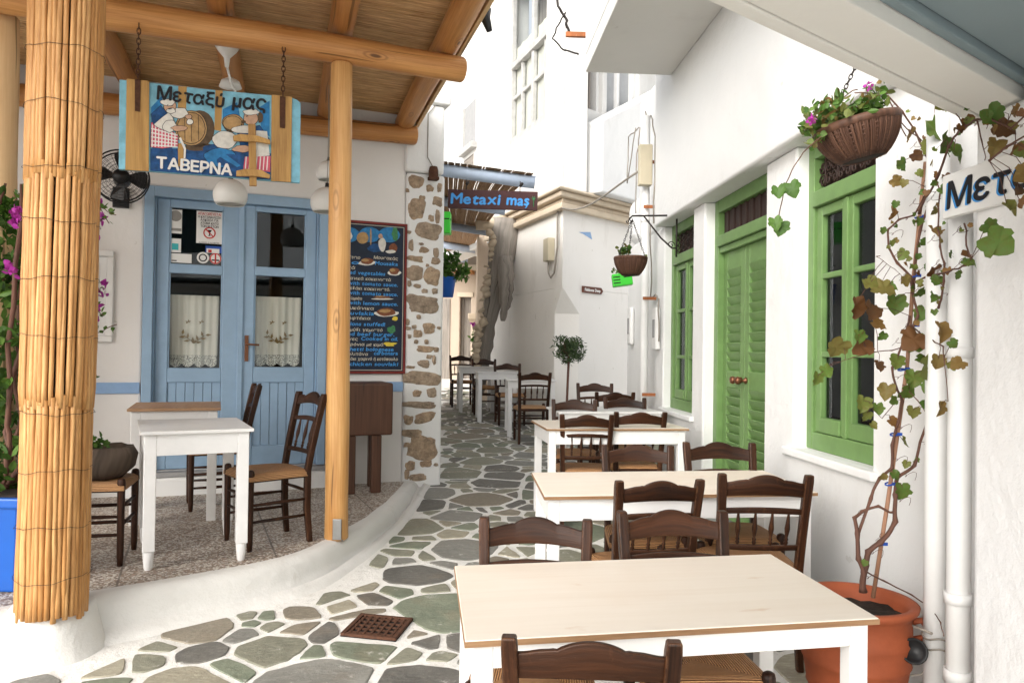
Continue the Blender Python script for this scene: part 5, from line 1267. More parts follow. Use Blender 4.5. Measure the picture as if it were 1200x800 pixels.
# ---------------------------------------------------------------- houses closing the alley
mb = MB(); EH = Frame((-2.6, 19.5), (1, -.12), (-.12, -1))
ah = thing('alley_house', EH.p(1, 0, 1), 'beige house with a dark doorway closing the far end of the alley', 'house')
e0, ez0 = EH.px(538, 428); e1, ez1 = EH.px(552, 348)
wall(mb, EH, -2, e1 + .03 + 3.0, -.2, EH.px(550, 300)[1], [(e0, e1, .2, ez1)], .4); part('wall', mb, M['beige'], ah, bevel=.02, weld=True)
f0, f1 = EH.px(517, 400)[0], EH.px(527, 400)[0]; mb = MB(); fbox(mb, EH, f0, f1, .002, .03, .3, EH.px(523, 350)[1]); part('door', mb, M['oldwood'], ah, bevel=.005)
mb = MB(); fbox(mb, EH, e0 - .06, e1 + .06, .002, .05, ez1 + .002, ez1 + .12); part('lintel', mb, M['cornice'], ah, bevel=.01)
mb = MB(); fbox(mb, EH, e0 + .01, e1 - .01, -.25, -.2, .25, ez1 - .01); fbox(mb, EH, e0 + .01, e0 + .07, -.199, -.16, .25, ez1 - .01); part('door', mb, M['oldwood'], ah, bevel=.005)
ze = EH.px(550, 318)[1]; mb = MB(); fbox(mb, EH, e0 - .5, e1 + 1.6, .002, .45, ze, ze + .12); part('eave', mb, M['cornice'], ah, bevel=.01)
mb = MB(); 
for k in range(7): fbox(mb, EH, e0 - .45 + k * .36, e0 - .36 + k * .36, .003, .40, ze - .085, ze - .003)
part('eave_rafters', mb, M['logdark'], ah)
mb = MB(); fbox(mb, EH, -2, e0 + 4, -.4, -.002, ze + .5, ze + 1.9); part('upper_wall', mb, M['white'], ah, bevel=.02)
# tall narrow house behind the corner house
nh = thing('narrow_house', BL.p(Lw + 2, 0, 1), 'pale house wall with a ledge between the tree trunk and the alley end', 'house')
mb = MB(); NH = Frame((BL.p(Lw + .002, 0, 0).x - .25, BL.p(Lw, 0, 0).y), (-.03, 1), (-1, -.03))
fbox(mb, NH, .25, 3.4, -1.2, .0, -.2, 4.0); part('wall', mb, M['beige'], nh, bevel=.03)
mb = MB(); fbox(mb, NH, .8, 2.6, .002, .16, 2.0, 2.12); part('ledge', mb, M['cornice'], nh, bevel=.015)
# ---------------------------------------------------------------- old trunk leaning on the corner
tr = thing('tree_trunk', gnd(552, 470), 'thick grey dead tree trunk leaning up against the corner house to the cornice', 'tree trunk')
yT = 12.9
def tp(u, v, y=yT): return hit(u, v, (0, y, 0), (0, 1, 0))
def limb(pl, name, seed):
    m = MB(); P_ = [tp(u, v, y) for u, v, w_, y in pl]; r = [w_ / 2 / 900 * y for u, v, w_, y in pl]
    # resample
    Q, RR = [], []
    for k in range(len(P_) - 1):
        for t in range(5): Q.append(P_[k].lerp(P_[k + 1], t / 5)); RR.append(r[k] + (r[k + 1] - r[k]) * t / 5)
    Q.append(P_[-1]); RR.append(r[-1]); m.tube(Q, RR, 18)
    for i, p in enumerate(m.v):
        m.v[i] = p + Vector((1, .6, .2)) * (noise.noise(Vector((p.x * 7, p.y * 7, p.z * 1.5)) + Vector((seed, 0, 0))) * .035 + noise.noise(p * 12) * .03 + noise.noise(p * 30) * .012)
    return part(name, m, M['trunk'], tr)
limb([(593, 258, 36, 12.9), (588, 300, 31, 12.9), (579, 345, 24, 12.9), (571, 390, 17, 13.0), (566, 430, 12, 13.0), (561, 462, 12, 13.0)], 'trunk', 1)
limb([(592, 300, 16, 12.55), (593, 330, 18, 12.55), (592, 355, 13, 12.55), (589, 376, 4, 12.55)], 'limb', 5)
m = MB()
for k in range(26):
    t = k / 25; u, v = 577 - 20 * t + rnd.uniform(-3, 3), 272 + 165 * t; p = tp(u, v, 12.75)
    rr = rnd.uniform(.035, .09); b = len(m.v); pr = [(rr * math.sin(math.pi * j / 6), -rr * .8 * math.cos(math.pi * j / 6)) for j in range(7)]
    m.lathe([(max(a, .002), z) for a, z in pr], p, n=9)
    for i in range(b, len(m.v)): m.v[i] = m.v[i] + Vector((1, .6, 1)) * noise.noise(m.v[i] * 11) * .045
part('edge_stones', m, M['cornice'], tr, label='row of rough stones mortared up the side of the trunk')
m = MB(); p = tp(573, 262, 12.8); m.tube([p + Vector((-.22, 0, -.02)), p, p + Vector((.3, .1, .08))], [.09, .12, .08], 10)
part('ledge_stone', m, M['cornice'], tr)
# ---------------------------------------------------------------- reed canopy over the alley
AC = thing('alley_canopy', (-.4, 9.3, 3.5), 'reed canopy on pale blue poles across the alley', 'canopy')
zc = 3.5
poles = []
for (u0, v0, u1, v1, w_) in ((519, 200, 627, 214, 15), (519, 236, 592, 247, 11), (519, 264, 572, 272, 9), (519, 287, 557, 293, 8), (519, 301, 548, 305, 7)):
    yy = (zc - 1.4) * 900 / (411 - (v0 + v1) / 2); a = hit(u0 - 25, v0 - 4, (0, yy, 0), (0, 1, 0)); c = hit(u1, v1, (0, yy + .0, 0), (0, 1, 0))
    poles.append((a, c)); m = MB(); m.tube([a, a.lerp(c, .5), c], w_ / 2 / 900 * yy, 14); part('pole', m, M['polepaint'], AC)
m = MB()
y_ = poles[0][0].y - .12
zf = lambda y, x: None
yl = poles[-1][0].y + .5
for k in range(1):
    n_ = 150
    for i in range(n_):
        if rnd.random() < .10: continue
        P_ = []
        for j in range(9):
            t = j / 8; y = y_ + (yl - y_) * t
            f = t * (len(poles) - 1); q_ = min(int(f), len(poles) - 2); 
            # height follows the poles, right edge follows their ends
            yy = y; idx = 0
            for q_ in range(len(poles) - 1):
                if poles[q_][0].y <= yy: idx = q_
            A0, C0 = poles[idx]; A1, C1 = poles[idx + 1]; g_ = (yy - A0.y) / (A1.y - A0.y)
            xr = C0.x + (C1.x - C0.x) * g_ - .05; zz = (A0.z + (A1.z - A0.z) * g_); sl = ((C0.z - A0.z) / (C0.x - A0.x))
            x = -1.5 + (xr + 1.5) * (i + .5) / n_ + rnd.uniform(-.003, .003)
            P_.append(Vector((x, y, zz + (x - A0.x) * sl + .075 + k * .015 + .006 * noise.noise(Vector((i * .7, j, k))))))
        if k == 1: P_ = [p + Vector((.08 * (j / 8 - .5), 0, 0)) for j, p in enumerate(P_)]
        m.tube(P_, rnd.uniform(.007, .0105), 5, cap=False)
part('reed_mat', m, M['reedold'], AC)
# blue lettered sign hung under the first pole
q0, q1 = hit(525, 233, (0, 9.0, 0), (0, 1, 0)), hit(630, 236, (0, 9.0, 0), (0, 1, 0))
sgn = thing('alley_sign', (q0 + q1) / 2, 'dark red board with blue hand lettering hung from the alley canopy', 'sign')
ex_ = (q1 - q0).normalized(); ez_ = Vector((0, 0, 1)); ey_ = ez_.cross(ex_).normalized(); ez_ = ex_.cross(ey_); hh = 11 / 900 * 9.0; c = (q0 + q1) / 2; LW = (q1 - q0).length
m = MB(); m.box(c, (LW, .035, hh * 2), (ex_, ey_, ez_)); part('board', m, M['signbrown'], sgn, bevel=.004)
m = MB(); lettering(m, 'Metaxi', c - ex_ * LW * .465 - ez_ * .055 - ey_ * .0185, ex_, ez_, LW * .54, .125, .09, .0055, .08, nrm=-ey_); lettering(m, 'mas', c + ex_ * LW * .155 - ez_ * .055 - ey_ * .0185, ex_, ez_, LW * .245, .125, .06, .0055, .08, nrm=-ey_)
m.tube([c + ex_ * LW * .385 - ez_ * .055 - ey_ * .019, c + ex_ * LW * .375 - ez_ * .08 - ey_ * .019, c + ex_ * LW * .36 - ez_ * .085 - ey_ * .019], .007, 5)
part('lettering', m, M['letter_blue'], sgn)
m = MB(); g0 = c + ex_ * LW * .455 - ey_ * .0186
m.tube([g0 - ez_ * .07, g0 + ez_ * .01, g0 + ez_ * .03 + ex_ * .01], .006, 5)
for k in range(6): a = R(60 * k); m.tube([g0 + ez_ * .03, g0 + ez_ * (.03 + .03 * math.sin(a)) + ex_ * .03 * math.cos(a)], [.006, .002], 5)
part('palm_motif', m, M['leaf_paint'], sgn)
m = MB()
for sx in (-.3, .3): p = c + ex_ * LW * sx; m.tube([p + ez_ * hh, p + ez_ * (hh + .12)], .006, 5); m.tube([p + ez_ * (hh + .06), p + ez_ * (hh + .1) + ex_ * .03], .018, 6)
part('hanger', m, M['darkiron'], sgn)
# ---------------------------------------------------------------- chairs
def chair_proto(W=.415, H=.89, nsp=4, crest='hump', lean=.085, wb=.385):
    t = thing('chair', (0, 0, 0), 'chair', 'chair')
    wf, D = W / 2, .19; hb = wb / 2; sz = .445
    def back_y(z): return -D - lean * max(0, (z - sz) / (H - sz)) ** 1.15
    def back_x(z): return hb - .018 + .016 * max(0, (z - sz) / (H - sz))
    def put(name, m, mt, **k): return part(name, m, M[mt], t, **k)
    for sx in (-1, 1):                                     # rear leg runs up into the back post
        m = MB(); zs = [0, .2, sz, sz + .12, sz + .25, H - .03, H]; off = rnd.random() * 5
        b = len(m.v); hw = .0185
        for k, z in enumerate(zs):
            c = Vector((sx * (back_x(z) if z > .0 else back_x(0) + .004), back_y(z) - (.02 if z == 0 else 0), z)); w_ = hw * (.85 if z == 0 else (1.05 if k >= 5 else 1)) * (.9 if k == 6 else 1)
            for a, e in ((-1, -1), (1, -1), (1, 1), (-1, 1)): m.v.append(c + Vector((a * w_, e * w_ * 1.05, 0)))
        for k in range(len(zs) - 1):
            for j in range(4):
                q = b + k * 4 + j; p = b + k * 4 + (j + 1) % 4
                m.face((q, p, p + 4, q + 4), [(j * .04 + off, zs[k]), (j * .04 + .04 + off, zs[k]), (j * .04 + .04 + off, zs[k + 1]), (j * .04 + off, zs[k + 1])])
        m.face([b + 3, b + 2, b + 1, b]); n_ = len(zs) - 1; m.face([b + n_ * 4 + j for j in range(4)], [(off, 0), (off + .03, 0), (off + .03, .02), (off, .02)])
        put('back_leg', m, 'chair', bevel=.006, seg=2)
        m = MB(); m.lathe([(0, 0), (.014, 0), (.018, .05), (.019, .18), (.0205, .40), (.022, .44), (.022, .462), (.019, .474), (.010, .480), (0, .481)], (sx * (wf - .022), D - .01, 0), n=12); put('front_leg', m, 'chair')
    def ring(zf):
        return [Vector((-(wf - .022), D - .01, zf)), Vector((wf - .022, D - .01, zf)), Vector((back_x(zf), -D, zf)), Vector((-back_x(zf), -D, zf))]
    c = ring(sz - .024); m = MB()
    for a, b in ((0, 1), (1, 2), (2, 3), (3, 0)): m.bar(c[a], c[b], .022, .034)
    put('seat_rail', m, 'chair', bevel=.004)
    for (zs_, pairs) in ((.17, ((1, 2), (3, 0))), (.27, ((1, 2), (3, 0))), (.22, ((0, 1),)), (.32, ((0, 1), (2, 3)))):
        c = ring(zs_)
        for a, b in pairs: m = MB(); m.tube([c[a], c[a].lerp(c[b], .5), c[b]], [.008, .0115, .008], 8); put('stretcher', m, 'chair')
    # rush seat: four woven triangles
    m = MB(); zt = sz; fr_, bk = wf + .002, back_x(sz) + .016
    def sp(a, b, z): # a,b in -1..1
        y = b * (D + .008); x = a * (bk + (fr_ - bk) * (b + 1) / 2); return Vector((x, y, z))
    n_ = 10
    for tri in range(4):
        rows = []
        for i in range(n_ + 1):
            r_ = i / n_; row = []
            for j in range(n_ + 1):
                s = (j / n_ * 2 - 1) * r_; a, b = ((s, r_), (r_, -s), (-s, -r_), (-r_, s))[tri]
                z = zt + .004 + .017 * r_ ** 1.5 - (.022 * ((r_ - .8) / .2) ** 2 if r_ > .8 else 0) - .007 * (abs(s) / max(r_, .01)) ** 3 * r_
                row.append((sp(a, b, z), (r_, s * 1.0 + tri * 3)))
            rows.append(row)
        # skirt over the rail
        row = []
        for j in range(n_ + 1):
            s = j / n_ * 2 - 1; a, b = ((s, 1.01), (1.01, -s), (-s, -1.01), (-1.01, s))[tri]; row.append((sp(a, b, zt - .03), (1.12, s + tri * 3)))
        rows.append(row)
        b0 = len(m.v)
        for row in rows: m.v += [p for p, _ in row]
        w_ = n_ + 1
        for i in range(len(rows) - 1):
            for j in range(n_):
                k = b0 + i * w_ + j; m.face((k, k + 1, k + w_ + 1, k + w_), [rows[i][j][1], rows[i][j + 1][1], rows[i + 1][j + 1][1], rows[i + 1][j][1]], True)
    put('rush_seat', m, 'rush')
    # crest rail, bowed, with a shaped top edge
    def rail(z0, zf, th, bow, name, nn=40, zlow=None):
        m = MB(); b = len(m.v); off = rnd.random() * 4
        for i in range(nn + 1):
            s = i / nn * 2 - 1; zb = z0 + (zlow(s) if zlow else 0); zt_ = zf(s); x = s * (back_x(z0) - .012)
            for dy in (0, th):
                for z in (zb, zt_): m.v.append(Vector((x, back_y(z) - bow * (1 - s * s) + dy - th / 2, z)))
        for i in range(nn):
            q = b + i * 4; u0, u1 = i / nn * .36 + off, (i + 1) / nn * .36 + off
            for f in ((0, 1, 5, 4), (2, 6, 7, 3), (1, 3, 7, 5), (0, 4, 6, 2)):
                m.face([q + k for k in f], [(.05 * (k % 2), u1 if k > 3 else u0) for k in f], True)
        m.face([b, b + 2, b + 3, b + 1]); q = b + nn * 4; m.face([q, q + 1, q + 3, q + 2])
        o = put(name, m, 'chair', bevel=.004, seg=2); return o
    if crest == 'hump':
        def top(s):
            a = abs(s)
            if a < .46: z = .014 + .026 * math.cos(a / .46 * math.pi / 2) ** .75
            elif a < .56: z = .014 + .003 * math.sin((a - .46) / .10 * math.pi)
            else: z = .014 * (1 + math.cos((a - .56) / .44 * math.pi)) / 2
            return H - .040 + z
        low = lambda s: .012 * (1 - s * s)
        rail(H - .105, top, .019, .022, 'crest_rail', zlow=low)
    else:
        def top(s): a = abs(s); return H - .03 + .035 * math.cos(min(a / .62, 1) * math.pi / 2) + (.012 * math.sin((a - .62) / .38 * math.pi) if a > .62 else 0)
        rail(H - .085, top, .02, .02, 'crest_rail', zlow=lambda s: .016 * (1 - s * s))
    zm = H - .185; zl = sz + .095
    rail(zm, lambda s: zm + .026 + .010 * (1 - s * s), .018, .020, 'mid_rail', zlow=lambda s: .008 * (1 - s * s))
    rail(zl, lambda s: zl + .026, .018, .016, 'low_rail')
    for i in range(nsp):
        s = (i + .5) / nsp * 2 - 1; s *= .86; z0, z1 = zl + .022, zm + .012
        p0 = Vector((s * (back_x(z0) - .012), back_y(z0) - .016 * (1 - s * s), z0)); p1 = Vector((s * (back_x(z1) - .012), back_y(z1) - .020 * (1 - s * s), z1))
        d = (p1 - p0); L = d.length; d.normalize(); x = Vector((1, 0, 0)); y = d.cross(x)
        m = MB(); m.lathe([(.006, 0), (.0065, L * .05), (.010, L * .10), (.0065, L * .15), (.0095, L * .2), (.006, L * .25), (.0105, L * .42), (.0125, L * .52), (.0095, L * .70), (.006, L * .92), (.0055, L)], p0, (x, y, d), 10); put('spindle', m, 'chair')
    return t
CH_A = chair_proto(); CH_B = chair_proto(W=.40, H=.92, nsp=3, crest='arch', lean=.10, wb=.36)
used = set()
def seat(proto, x, y, z, face, label, group, sc=1):
    """face: angle of the direction the sitter looks, degrees from +X"""
    rz = R(face - 90)
    if proto.name not in used:
        used.add(proto.name); proto.location = (x, y, z); proto.rotation_euler = (0, 0, rz); proto['label'] = label; proto['group'] = group; proto.scale = (sc,) * 3; return proto
    return dup(proto, (x, y, z), rz, label, group, sc)
def gnd_chair(u, vtop, wpx, face, label, group, proto=None, Hc=.89, dshift=0, sc=1.0, dx=0):
    """place a street chair from its back rail: pixel centre u, top v, apparent width of the back"""
    k_ = .405 * 900 / wpx; vh = 411.2 + .014 * (u - 600); sc = 1.573 / (.895 + k_ * ((vtop - vh) / 900 + SL)); sc = min(max(sc, .93), 1.02); y = k_ * sc
    # depth from width; feet on the sloping street
    p = hit(u, vtop, (0, y, 0), (0, 1, 0)); f = R(face)
    cx, cy = p.x + math.cos(f) * .27 + dx, p.y + math.sin(f) * .27
    return seat(proto or CH_A, cx, cy, gz(cy), face, label, group, sc)
GS = 'dark wooden chairs round the street tables'
# ---------------------------------------------------------------- tables
def table(L, Wd, H, mtop, lean_edge, name, loc, rz, label, group, leg=.055, apron=.095, over=.02, zs=(0, 0, 0, 0), foot=False, skew=0):
    t = thing(name, (0, 0, 0), label, 'table', group)
    m = MB(); th = .019
    m.box((0, 0, H - th / 2), (L, Wd, th)); part('tabletop', m, M[mtop], t, bevel=.003)
    if lean_edge:
        m = MB(); e = .0015; m.box((0, 0, H - th / 2 - .0008), (L + 2 * e, Wd + 2 * e, th - .004))
        part('ply_edge', m, M['plyedge'], t)
    m = MB(); a, b = L / 2 - over, Wd / 2 - over; zt = H - th - .001
    for sy in (-1, 1): m.box((0, sy * (b - .012), zt - apron / 2), (2 * a - 2 * leg + .001, .022, apron))
    for sx in (-1, 1): m.box((sx * (a - .012), 0, zt - apron / 2), (.022, 2 * b - 2 * leg + .001, apron))
    part('apron', m, M['white_wood'], t, bevel=.002)
    for k, (sx, sy) in enumerate(((-1, -1), (1, -1), (1, 1), (-1, 1))):
        m = MB(); c = Vector((sx * (a - leg / 2), sy * (b - leg / 2), 0)); z0 = zs[k]
        if foot:
            m.box(c + Vector((0, 0, (zt + z0 + .10) / 2)), (leg, leg, zt - z0 - .10)); m.lathe([(leg * .28, z0), (leg * .36, z0 + .01), (leg * .47, z0 + .092), (leg * .44, z0 + .0995)], c, n=16)
        else: m.box(c + Vector((0, 0, (zt + z0) / 2)), (leg, leg, zt - z0))
        part('leg', m, M['white_wood'], t, bevel=.004)
    if skew:                                               # hand-made, a little out of square
        for ch in t.children:
            for q in ch.data.vertices: q.co.x += q.co.y * skew
    t.location = loc; t.rotation_euler = (0, 0, rz); return t
def street_table(px, H, label, ang, mtop='ply', edge=True, W=None, L=None, group=None, leg=.055, skew=0, apron=.10):
    """px: front left corner, front right corner, back left corner of the top in the photo"""
    z = 0; a = R(ang); ex_ = Vector((math.cos(a), math.sin(a), 0)); ey_ = Vector((-ex_.y, ex_.x, 0))
    for it in range(4):
        P0 = atz(*px[0], z + H)
        # length: where the front edge line passes under the column of the right corner; width: likewise by the back row
        d = ray(*px[1]); nn = d.cross(ray(px[1][0], px[1][1] + 50)).normalized(); l = L or -(P0 - CAM).dot(nn) / ex_.dot(nn)
        d = ray(*px[2]); nn = d.cross(ray(px[2][0] + 50, px[2][1] + .7)).normalized(); w_ = W or -(P0 - CAM).dot(nn) / ey_.dot(nn)
        c = P0 + ex_ * l / 2 + ey_ * w_ / 2; z = gz(c.y)
    print('TABLE', label[:30], 'c', [round(q, 2) for q in c], 'L', round(l, 2), 'W', round(w_, 2))
    zs = []
    for sx, sy in ((-1, -1), (1, -1), (1, 1), (-1, 1)):
        q = Vector((sx * l / 2, sy * w_ / 2)); yy = c.y + q.x * math.sin(a) + q.y * math.cos(a); zs.append(gz(yy) - z + .004)
    return table(l, w_, H, mtop, edge, 'street_table', (c.x, c.y, z), a, label, group, zs=zs, leg=leg, skew=skew, apron=apron)
GT = 'white tables with pale tops along the right-hand house'
street_table(((556, 750), (1039, 718), (543, 663)), .745, 'nearest table with white legs and a bare pale plywood top', 10.5, group=GT, skew=.07, apron=.062)
street_table(((646, 581), (965, 574), (633, 553.5)), .745, 'long plywood topped white table against the wall under the nearest green window', 8.5, group=GT, skew=.09)
street_table(((641, 500), (807.5, 494.5), (631, 487)), .745, 'plywood topped white table at the narrow green window, third from the front', 8, group=GT, W=.68)
street_table(((655, 474), (752, 471), (650, 466)), .745, 'small white topped table farthest back in the row along the right-hand house', 8, mtop='white_wood', edge=False, group=GT, W=.6, L=.95)
gnd_chair(628, 601, 128, -93, 'dark chair facing the camera behind the left end of the nearest table', GS)
gnd_chair(788, 593, 127, -86, 'dark chair facing the camera behind the middle of the nearest table', GS)
gnd_chair(693, 751, 205, 87, 'dark chair in the foreground, back to the camera, pushed under the nearest table', GS)
gnd_chair(774, 564, 106, 100, 'dark chair turned a little, at the near side of the long wall table, middle', GS)
gnd_chair(897, 557, 107, 88, 'dark chair showing four turned spindles, at the wall end of the long wall table', GS)
gnd_chair(747, 518, 82, -91, 'dark chair facing the camera behind the left half of the long wall table', GS)
gnd_chair(843, 515, 83, -88, 'dark chair facing the camera in front of the louvred green door', GS)
gnd_chair(688, 487, 62, 91, 'dark chair showing its rush seat, near side of the third table, left', GS)
gnd_chair(751, 484, 61, 93, 'dark chair at the near side of the third table, right, back to the camera', GS)
gnd_chair(673, 466, 52, -92, 'dark chair behind the left end of the third table, before the small white table', GS)
gnd_chair(732, 464, 49, -88, 'dark chair behind the third table, nearest the narrow green window', GS)
gnd_chair(721, 460.5, 46, 92, 'dark chair tucked under the near side of the small white table', GS)
gnd_chair(697, 447.5, 42, -90, 'dark chair farthest back, beyond the small white table, beside the round tree', GS)
GA = 'dark wooden chairs round the alley tables'
GAT = 'small white tables along the alley wall'
def alley_table(u, v, L, Wd, ang, label):
    p = gnd(u, v); a = R(ang); ex_ = Vector((math.cos(a), math.sin(a), 0)); ey_ = Vector((-ex_.y, ex_.x, 0)); c = p + ex_ * (L / 2 - .04) + ey_ * (Wd / 2 - .04)
    zs = [gz((c + ex_ * sx * L / 2 + ey_ * sy * Wd / 2).y) - gz(c.y) + .02 for sx, sy in ((-1, -1), (1, -1), (1, 1), (-1, 1))]
    t = table(L, Wd, .75, 'white_wood', False, 'alley_table', (c.x, c.y, gz(c.y)), a, label, GAT, leg=.06, zs=zs)
    m = MB(); m.box((-L / 2 + .09, -Wd / 2 + .05, zs[0] - .012), (.08, .06, .016)); part('wedge', m, M['white_wood'], None, loc=(0, 0, 0)).parent = t
    return c
alley_table(596, 513, .66, .62, 4, 'white table nearest in the alley, in front of the cream corner wall')
alley_table(561, 496, .62, .60, 6, 'white table in the middle of the alley row')
alley_table(539, 484, .62, .60, 8, 'white table farthest down the alley, beside the stone pier')
def alley_chair(u, v, face, label, sc=1):
    p = gnd(u, v); return seat(CH_A, p.x, p.y, gz(p.y), face, label, GA, sc)
alley_chair(622, 518, 97, 'dark chair, back to the camera, at the near side of the first alley table')
alley_chair(597, 497, -80, 'dark chair between the first and the middle alley tables, facing the camera')
alley_chair(568, 485, -82, 'dark chair between the middle and the farthest alley tables')
alley_chair(541, 476, -80, 'dark chair beyond the farthest alley table, by the alley doorway')
# ---------------------------------------------------------------- terrace furniture
GC = 'dark rush seated chairs on the terrace'
def terrace_table(fl, fr, ang, Wd, H, mtop, label, foot):
    P0 = atz(*fl, TZ + H); a = R(ang); ex_ = Vector((math.cos(a), math.sin(a), 0)); ey_ = Vector((-ex_.y, ex_.x, 0))
    nn = ray(*fr).cross(ray(fr[0], fr[1] + 50)).normalized(); L = -(P0 - CAM).dot(nn) / ex_.dot(nn)
    c = P0 + ex_ * L / 2 + ey_ * Wd / 2; print('TT', L, c)
    return table(L, Wd, H, mtop, False, 'terrace_table', (c.x, c.y, TZ), a, label, 'white tables on the terrace', leg=.062, apron=.115, over=.022, foot=foot)
terrace_table((164, 506), (298, 501), 27, .74, .75, 'white_wood', 'all white painted table with tapered feet at the front of the terrace', True)
terrace_table((148.5, 479), (259, 476), 21, .66, .785, 'browntop', 'white table with a brown wooden top, close to the blue door', False)
def tchair(u, v, face, label, sc=1):
    p = atz(u, v, TZ); return seat(CH_B, p.x, p.y, TZ, face, label, GC, sc)
tchair(312, 634, 221, 'dark rush seated chair at the right of the white terrace table')
tchair(252, 592, 205, 'dark chair mostly hidden beside the brown topped terrace table, before the blue door')
c3 = tchair(108, 655, 15, 'dark chair half hidden behind the reed column, carrying an old wooden trough')
# weathered wooden trough with a small plant on the seat
P3 = c3.location; tq = Vector((P3.x, P3.y, TZ + .46))
tg = thing('wooden_trough', tq, 'weathered hollow log with a small green plant lying on the chair behind the reed column', 'trough')
m = MB(); m.lathe([(0, .0), (.13, .0), (.18, .05), (.19, .12), (.175, .165), (.15, .17), (.115, .12), (0, .10)], tq, FA.axes(), n=28)
for i, p in enumerate(m.v):
    q_ = p - tq; m.v[i] = tq + FA.e * q_.dot(FA.e) * 1.12 + FA.n * q_.dot(FA.n) * .9 + Vector((0, 0, q_.z)) + Vector((1, 1, .7)) * (noise.noise(p * 9) * .035 * (q_.z > .01) + noise.noise(p * 28) * .012 * (q_.z > .01))
part('log', m, M['troughwood'], tg)
m = MB()
def leaves_at(m, c, n, spread, ln, wd, up=.3, r_=rnd):
    for _ in range(n):
        d = Vector((r_.gauss(0, 1), r_.gauss(0, 1), r_.gauss(0, 1))).normalized(); p = Vector(c) + Vector((d.x * spread[0], d.y * spread[1], d.z * spread[2])) * r_.random() ** .5
        a = Vector((r_.gauss(0, 1), r_.gauss(0, 1), r_.gauss(0, 1) + up)).normalized(); b = a.cross(Vector((r_.gauss(0, 1), r_.gauss(0, 1), r_.gauss(0, 1)))).normalized(); nn = a.cross(b)
        l, w_ = ln * r_.uniform(.6, 1.25), wd * r_.uniform(.7, 1.2)
        i = m.add([p, p + a * l * .35 + b * w_ * .5 + nn * l * .06, p + a * l * .7 + b * w_ * .38 + nn * l * .05, p + a * l, p + a * l * .7 - b * w_ * .38 + nn * l * .05, p + a * l * .35 - b * w_ * .5 + nn * l * .06, p + a * l * .5 - nn * l * .03])
        for q, e in ((0, 1), (1, 2), (2, 3), (3, 4), (4, 5), (5, 0)): m.face((i + q, i + e, i + 6))
leaves_at(m, tq + Vector((.02, -.02, .17)), 60, (.08, .08, .06), .045, .03); part('plant', m, M['greenleaf'], tg)
# ---------------------------------------------------------------- terracotta pot and vine
pc = atz(1003, 700, .44); py_ = pc.y + .0; PX, PY = pc.x, pc.y; pzb = gz(PY)
rim = .44 - pzb
pot = thing('terracotta_pot', (PX, PY, pzb), 'big orange terracotta pot with two small handles holding the vine', 'plant pot')
m = MB(); rr = .225
m.lathe([(0, 0), (.150, 0), (.158, .02), (.178, .14), (.184, .145), (.182, .155), (.196, .24), (.202, .246), (.199, .256), (.206, .33), (.210, .345), (.204, .355), (.200, rim - .05), (.212, rim - .035), (rr, rim - .02), (rr + .003, rim - .006), (rr - .006, rim), (rr - .028, rim - .002), (.185, rim - .03), (.17, rim - .08)], (PX, PY, pzb), n=40); part('pot', m, M['terracotta'], pot)
for a in (R(-18), R(162)):
    e = Vector((math.cos(a), math.sin(a), 0)); c = Vector((PX, PY, pzb))
    m = MB(); m.tube([c + e * .200 + Vector((0, 0, rim - .07)), c + e * .235 + Vector((0, 0, rim - .06)), c + e * .256 + Vector((0, 0, rim - .09)), c + e * .246 + Vector((0, 0, rim - .125)), c + e * .200 + Vector((0, 0, rim - .14))], .013, 10); part('handle', m, M['terracotta'], pot)
m = MB(); m.lathe([(0, .008), (.10, .004), (.178, 0)], (PX, PY, pzb + rim - .055), n=30)
for i, p in enumerate(m.v): m.v[i] = p + Vector((0, 0, noise.noise(p * 30) * .015))
part('soil', m, M['soil'], pot)
vy = PY
def vdepth(u): return vy if u < 1085 else vy + (2.36 - vy) * min((u - 1085) / 55, 1) - max(0, u - 1140) * .0035
def vp(u, v, dy=0): return hit(u, v, (0, vdepth(u) + dy * .6, 0), (0, 1, 0))
vn = thing('grape_vine', vp(1012, 700), 'bare grape vine with brown and green leaves climbing a cane from the terracotta pot', 'vine')
m = MB(); m.tube([vp(1023, 700, .0), vp(1040, 590), vp(1050, 520), vp(1063, 430), vp(1070, 330, .02), vp(1079, 240, .04), vp(1084, 190, .05)], [.0085, .0085, .0085, .008, .008, .007, .006], 8); part('cane', m, M['cane'], vn)
def wig(P, n=4, amp=.006, seed=0):
    Q = []
    for a, b in zip(P, P[1:]):
        for t in range(n): p = a.lerp(b, t / n); Q.append(p + Vector((noise.noise(p * 14 + Vector((seed, 0, 0))), noise.noise(p * 14 + Vector((0, seed, 5))), noise.noise(p * 14 + Vector((9, 0, seed))))) * amp)
    return Q + [P[-1]]
stems = MB(); knots = []
def stem(pl, r0, r1, seed, dy=0):
    P_ = wig([vp(u, v, dy + (q[0] if q else 0)) for u, v, *q in pl], 5, .008, seed); n_ = len(P_)
    rs_ = [.78 * (r0 + (r1 - r0) * k / (n_ - 1)) * (1.35 if k % 5 == 0 else 1) for k in range(n_)]; stems.tube(P_, rs_, 7); return P_
S = []
S.append(stem([(1011, 692), (1012, 672), (1006, 655), (1004, 625), (1000, 606), (1012, 598), (1030, 592), (1046, 600)], .014, .005, 1, -.03))
S.append(stem([(1011, 695), (1014, 660), (1018, 645), (1032, 635), (1050, 610), (1049, 580), (1052, 560), (1072, 545), (1085, 500), (1090, 450), (1086, 410)], .016, .004, 2, -.02))
S.append(stem([(1006, 625), (1020, 585), (1032, 560), (1046, 548), (1046, 520), (1052, 495), (1058, 470), (1050, 455), (1046, 430), (1060, 400), (1066, 370)], .008, .005, 3, -.02))
